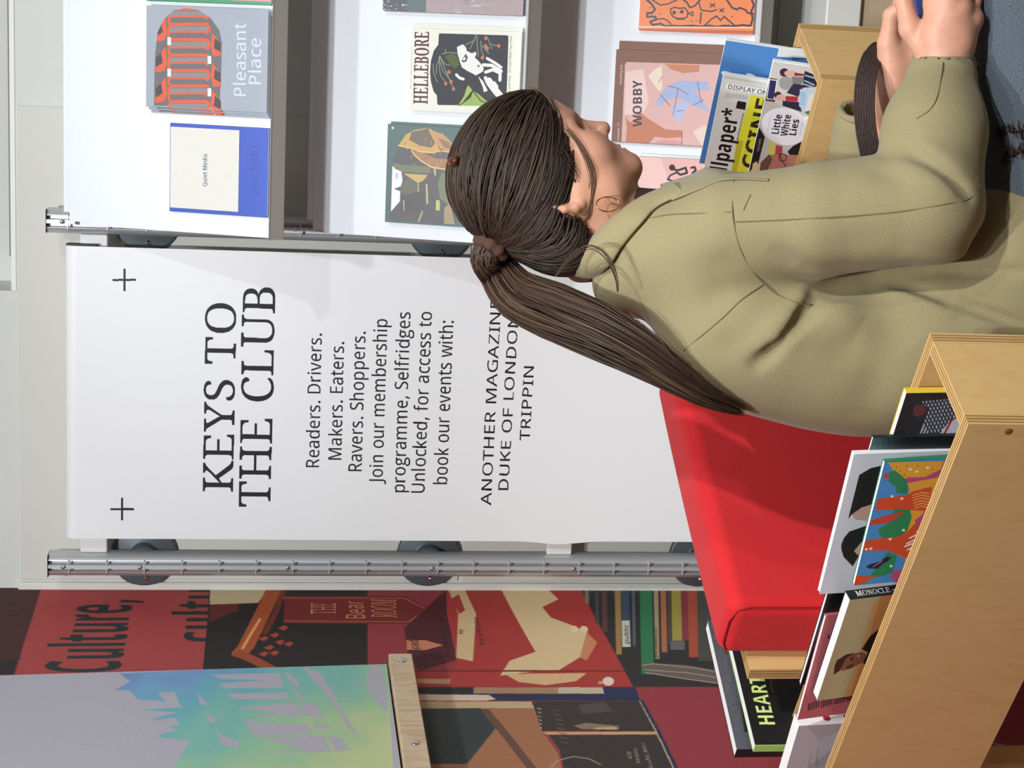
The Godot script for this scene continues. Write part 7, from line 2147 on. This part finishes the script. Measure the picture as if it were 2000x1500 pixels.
		["p", "c9ae84", [349, 813, 345, 1062, 319, 1070, 324, 811]],
		["p", "a8714e", [323, 811, 318, 1063, 271, 1060, 233, 1062, 165, 1076, 67, 1073, 30, 793]],
		["p", "37403c", [320, 842, 322, 966, 271, 995, 133, 924, 135, 829]],
		["l", "6c4c3e", 15.1, [312, 975, 213, 1002, 107, 1028]],
		["p", "3a332e", [345, 1059, 343, 1250, 233, 1256, 240, 1060, 282, 1061]],
		["p", "c9aa7c", [236, 1062, 233, 1257, 223, 1256, 226, 1066]],
		["p", "39332f", [224, 1071, 221, 1256, 53, 1260, 58, 1074, 174, 1081]],
		["p", "8e7a60", [256, 1117, 266, 1140, 254, 1196, 241, 1191, 243, 1131]],
		["p", "c8ae84", [249, 1155, 251, 1187, 241, 1191, 242, 1151]],
		["p", "544a42", [330, 1138, 341, 1186, 307, 1195, 297, 1140]],
		["l", "d6bd94", 2.5, [320, 1065, 316, 1071]],
		["l", "d6bd94", 2.5, [306, 1064, 302, 1069]],
		["l", "d6bd94", 2.5, [292, 1063, 288, 1067]],
		["l", "d6bd94", 2.5, [279, 1063, 274, 1065]],
		["l", "d6bd94", 2.5, [265, 1062, 261, 1063]],
		["l", "d6bd94", 2.5, [252, 1061, 247, 1061]],
		["l", "6e6256", 2.9, [201, 1087, 196, 1099]],
		["l", "6e6256", 2.9, [217, 1088, 211, 1100]],
		["l", "6e6256", 2.9, [232, 1088, 227, 1100]],
		["l", "6e6256", 2.9, [248, 1089, 243, 1101]],
		["l", "6e6256", 2.9, [265, 1089, 259, 1101]],
		["l", "6e6256", 2.9, [281, 1090, 275, 1102]],
		["l", "6e6256", 2.9, [298, 1090, 292, 1102]],
		["l", "6e6256", 2.9, [314, 1091, 308, 1103]],
		["t", "c9b598", 2, "456", [141, 1195, 166, 1197], 7.0],
		["t", "c9b598", 2, "Windows", [126, 1206, 176, 1209], 7.0],
		["t", "c9b598", 2, "and public doors", [97, 1223, 194, 1226], 7.0],
		["l", "c9aa7c", 4.2, [344, 1250, 233, 1255, 62, 1258]],
		["l", "2a2e50", 5.9, [344, 1253, 233, 1259, 62, 1262]],
		["l", "b89a74", 2.9, [116, 1056, 140, 1072, 152, 1100, 144, 1124, 124, 1140]],
		["p", "151212", [177, 1826, 164, 1855, 69, 1862, -203, 1739, -199, 1622]],
		["l", "a89a80", 7.0, [181, 1821, 166, 1855, 74, 1865]],
		["s", "000000", 2.0],
	]},
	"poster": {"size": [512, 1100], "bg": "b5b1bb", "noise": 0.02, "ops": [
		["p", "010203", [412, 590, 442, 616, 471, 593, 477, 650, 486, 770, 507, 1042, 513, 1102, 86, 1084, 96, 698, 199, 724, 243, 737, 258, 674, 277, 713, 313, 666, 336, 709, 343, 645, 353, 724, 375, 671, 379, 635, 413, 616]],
		["p", "b5b1bb", [466, 764, 471, 893, 442, 896, 450, 782]],
		["p", "b5b1bb", [434, 779, 448, 898, 416, 899, 416, 790]],
		["p", "b5b1bb", [398, 795, 400, 906, 378, 912, 377, 807]],
		["p", "b5b1bb", [349, 816, 366, 922, 317, 935, 322, 835, 331, 893]],
		["p", "b5b1bb", [310, 830, 298, 854, 290, 944, 264, 950, 252, 855, 257, 848]],
		["p", "b5b1bb", [249, 856, 255, 969, 204, 983, 201, 880, 215, 936]],
		["p", "b5b1bb", [403, 669, 404, 700, 353, 714, 357, 692]],
		["p", "b5b1bb", [310, 670, 318, 707, 294, 715, 286, 678]],
		["p", "b5b1bb", [402, 741, 356, 766, 362, 749]],
		["p", "b5b1bb", [341, 757, 305, 781, 299, 768]],
		["p", "b5b1bb", [270, 779, 241, 818, 216, 824, 230, 793]],
		["p", "b5b1bb", [471, 900, 471, 913, 419, 933, 425, 920]],
		["p", "b5b1bb", [426, 909, 381, 939, 378, 929]],
		["p", "b5b1bb", [366, 929, 359, 958, 313, 973, 320, 941]],
		["p", "b5b1bb", [296, 952, 290, 979, 278, 984, 278, 956]],
		["p", "b5b1bb", [252, 978, 249, 1000, 209, 1017, 204, 989]],
		["p", "b5b1bb", [494, 937, 477, 968, 393, 993, 289, 1021, 248, 1035, 266, 1020, 380, 985, 438, 960]],
		["p", "b5b1bb", [470, 1040, 411, 1054, 496, 1066, 496, 1087, 398, 1094, 329, 1089, 379, 1065]],
		["f", "010203", [500, 668, 161, 997], ["6c92c8", "6fa8cd", "64b0c2", "72bcb6", "86c2aa", "9ac89e", "b2cd98", "c6d296"]],  # foil reflection painted as a blue to yellow-green run
	]},
}
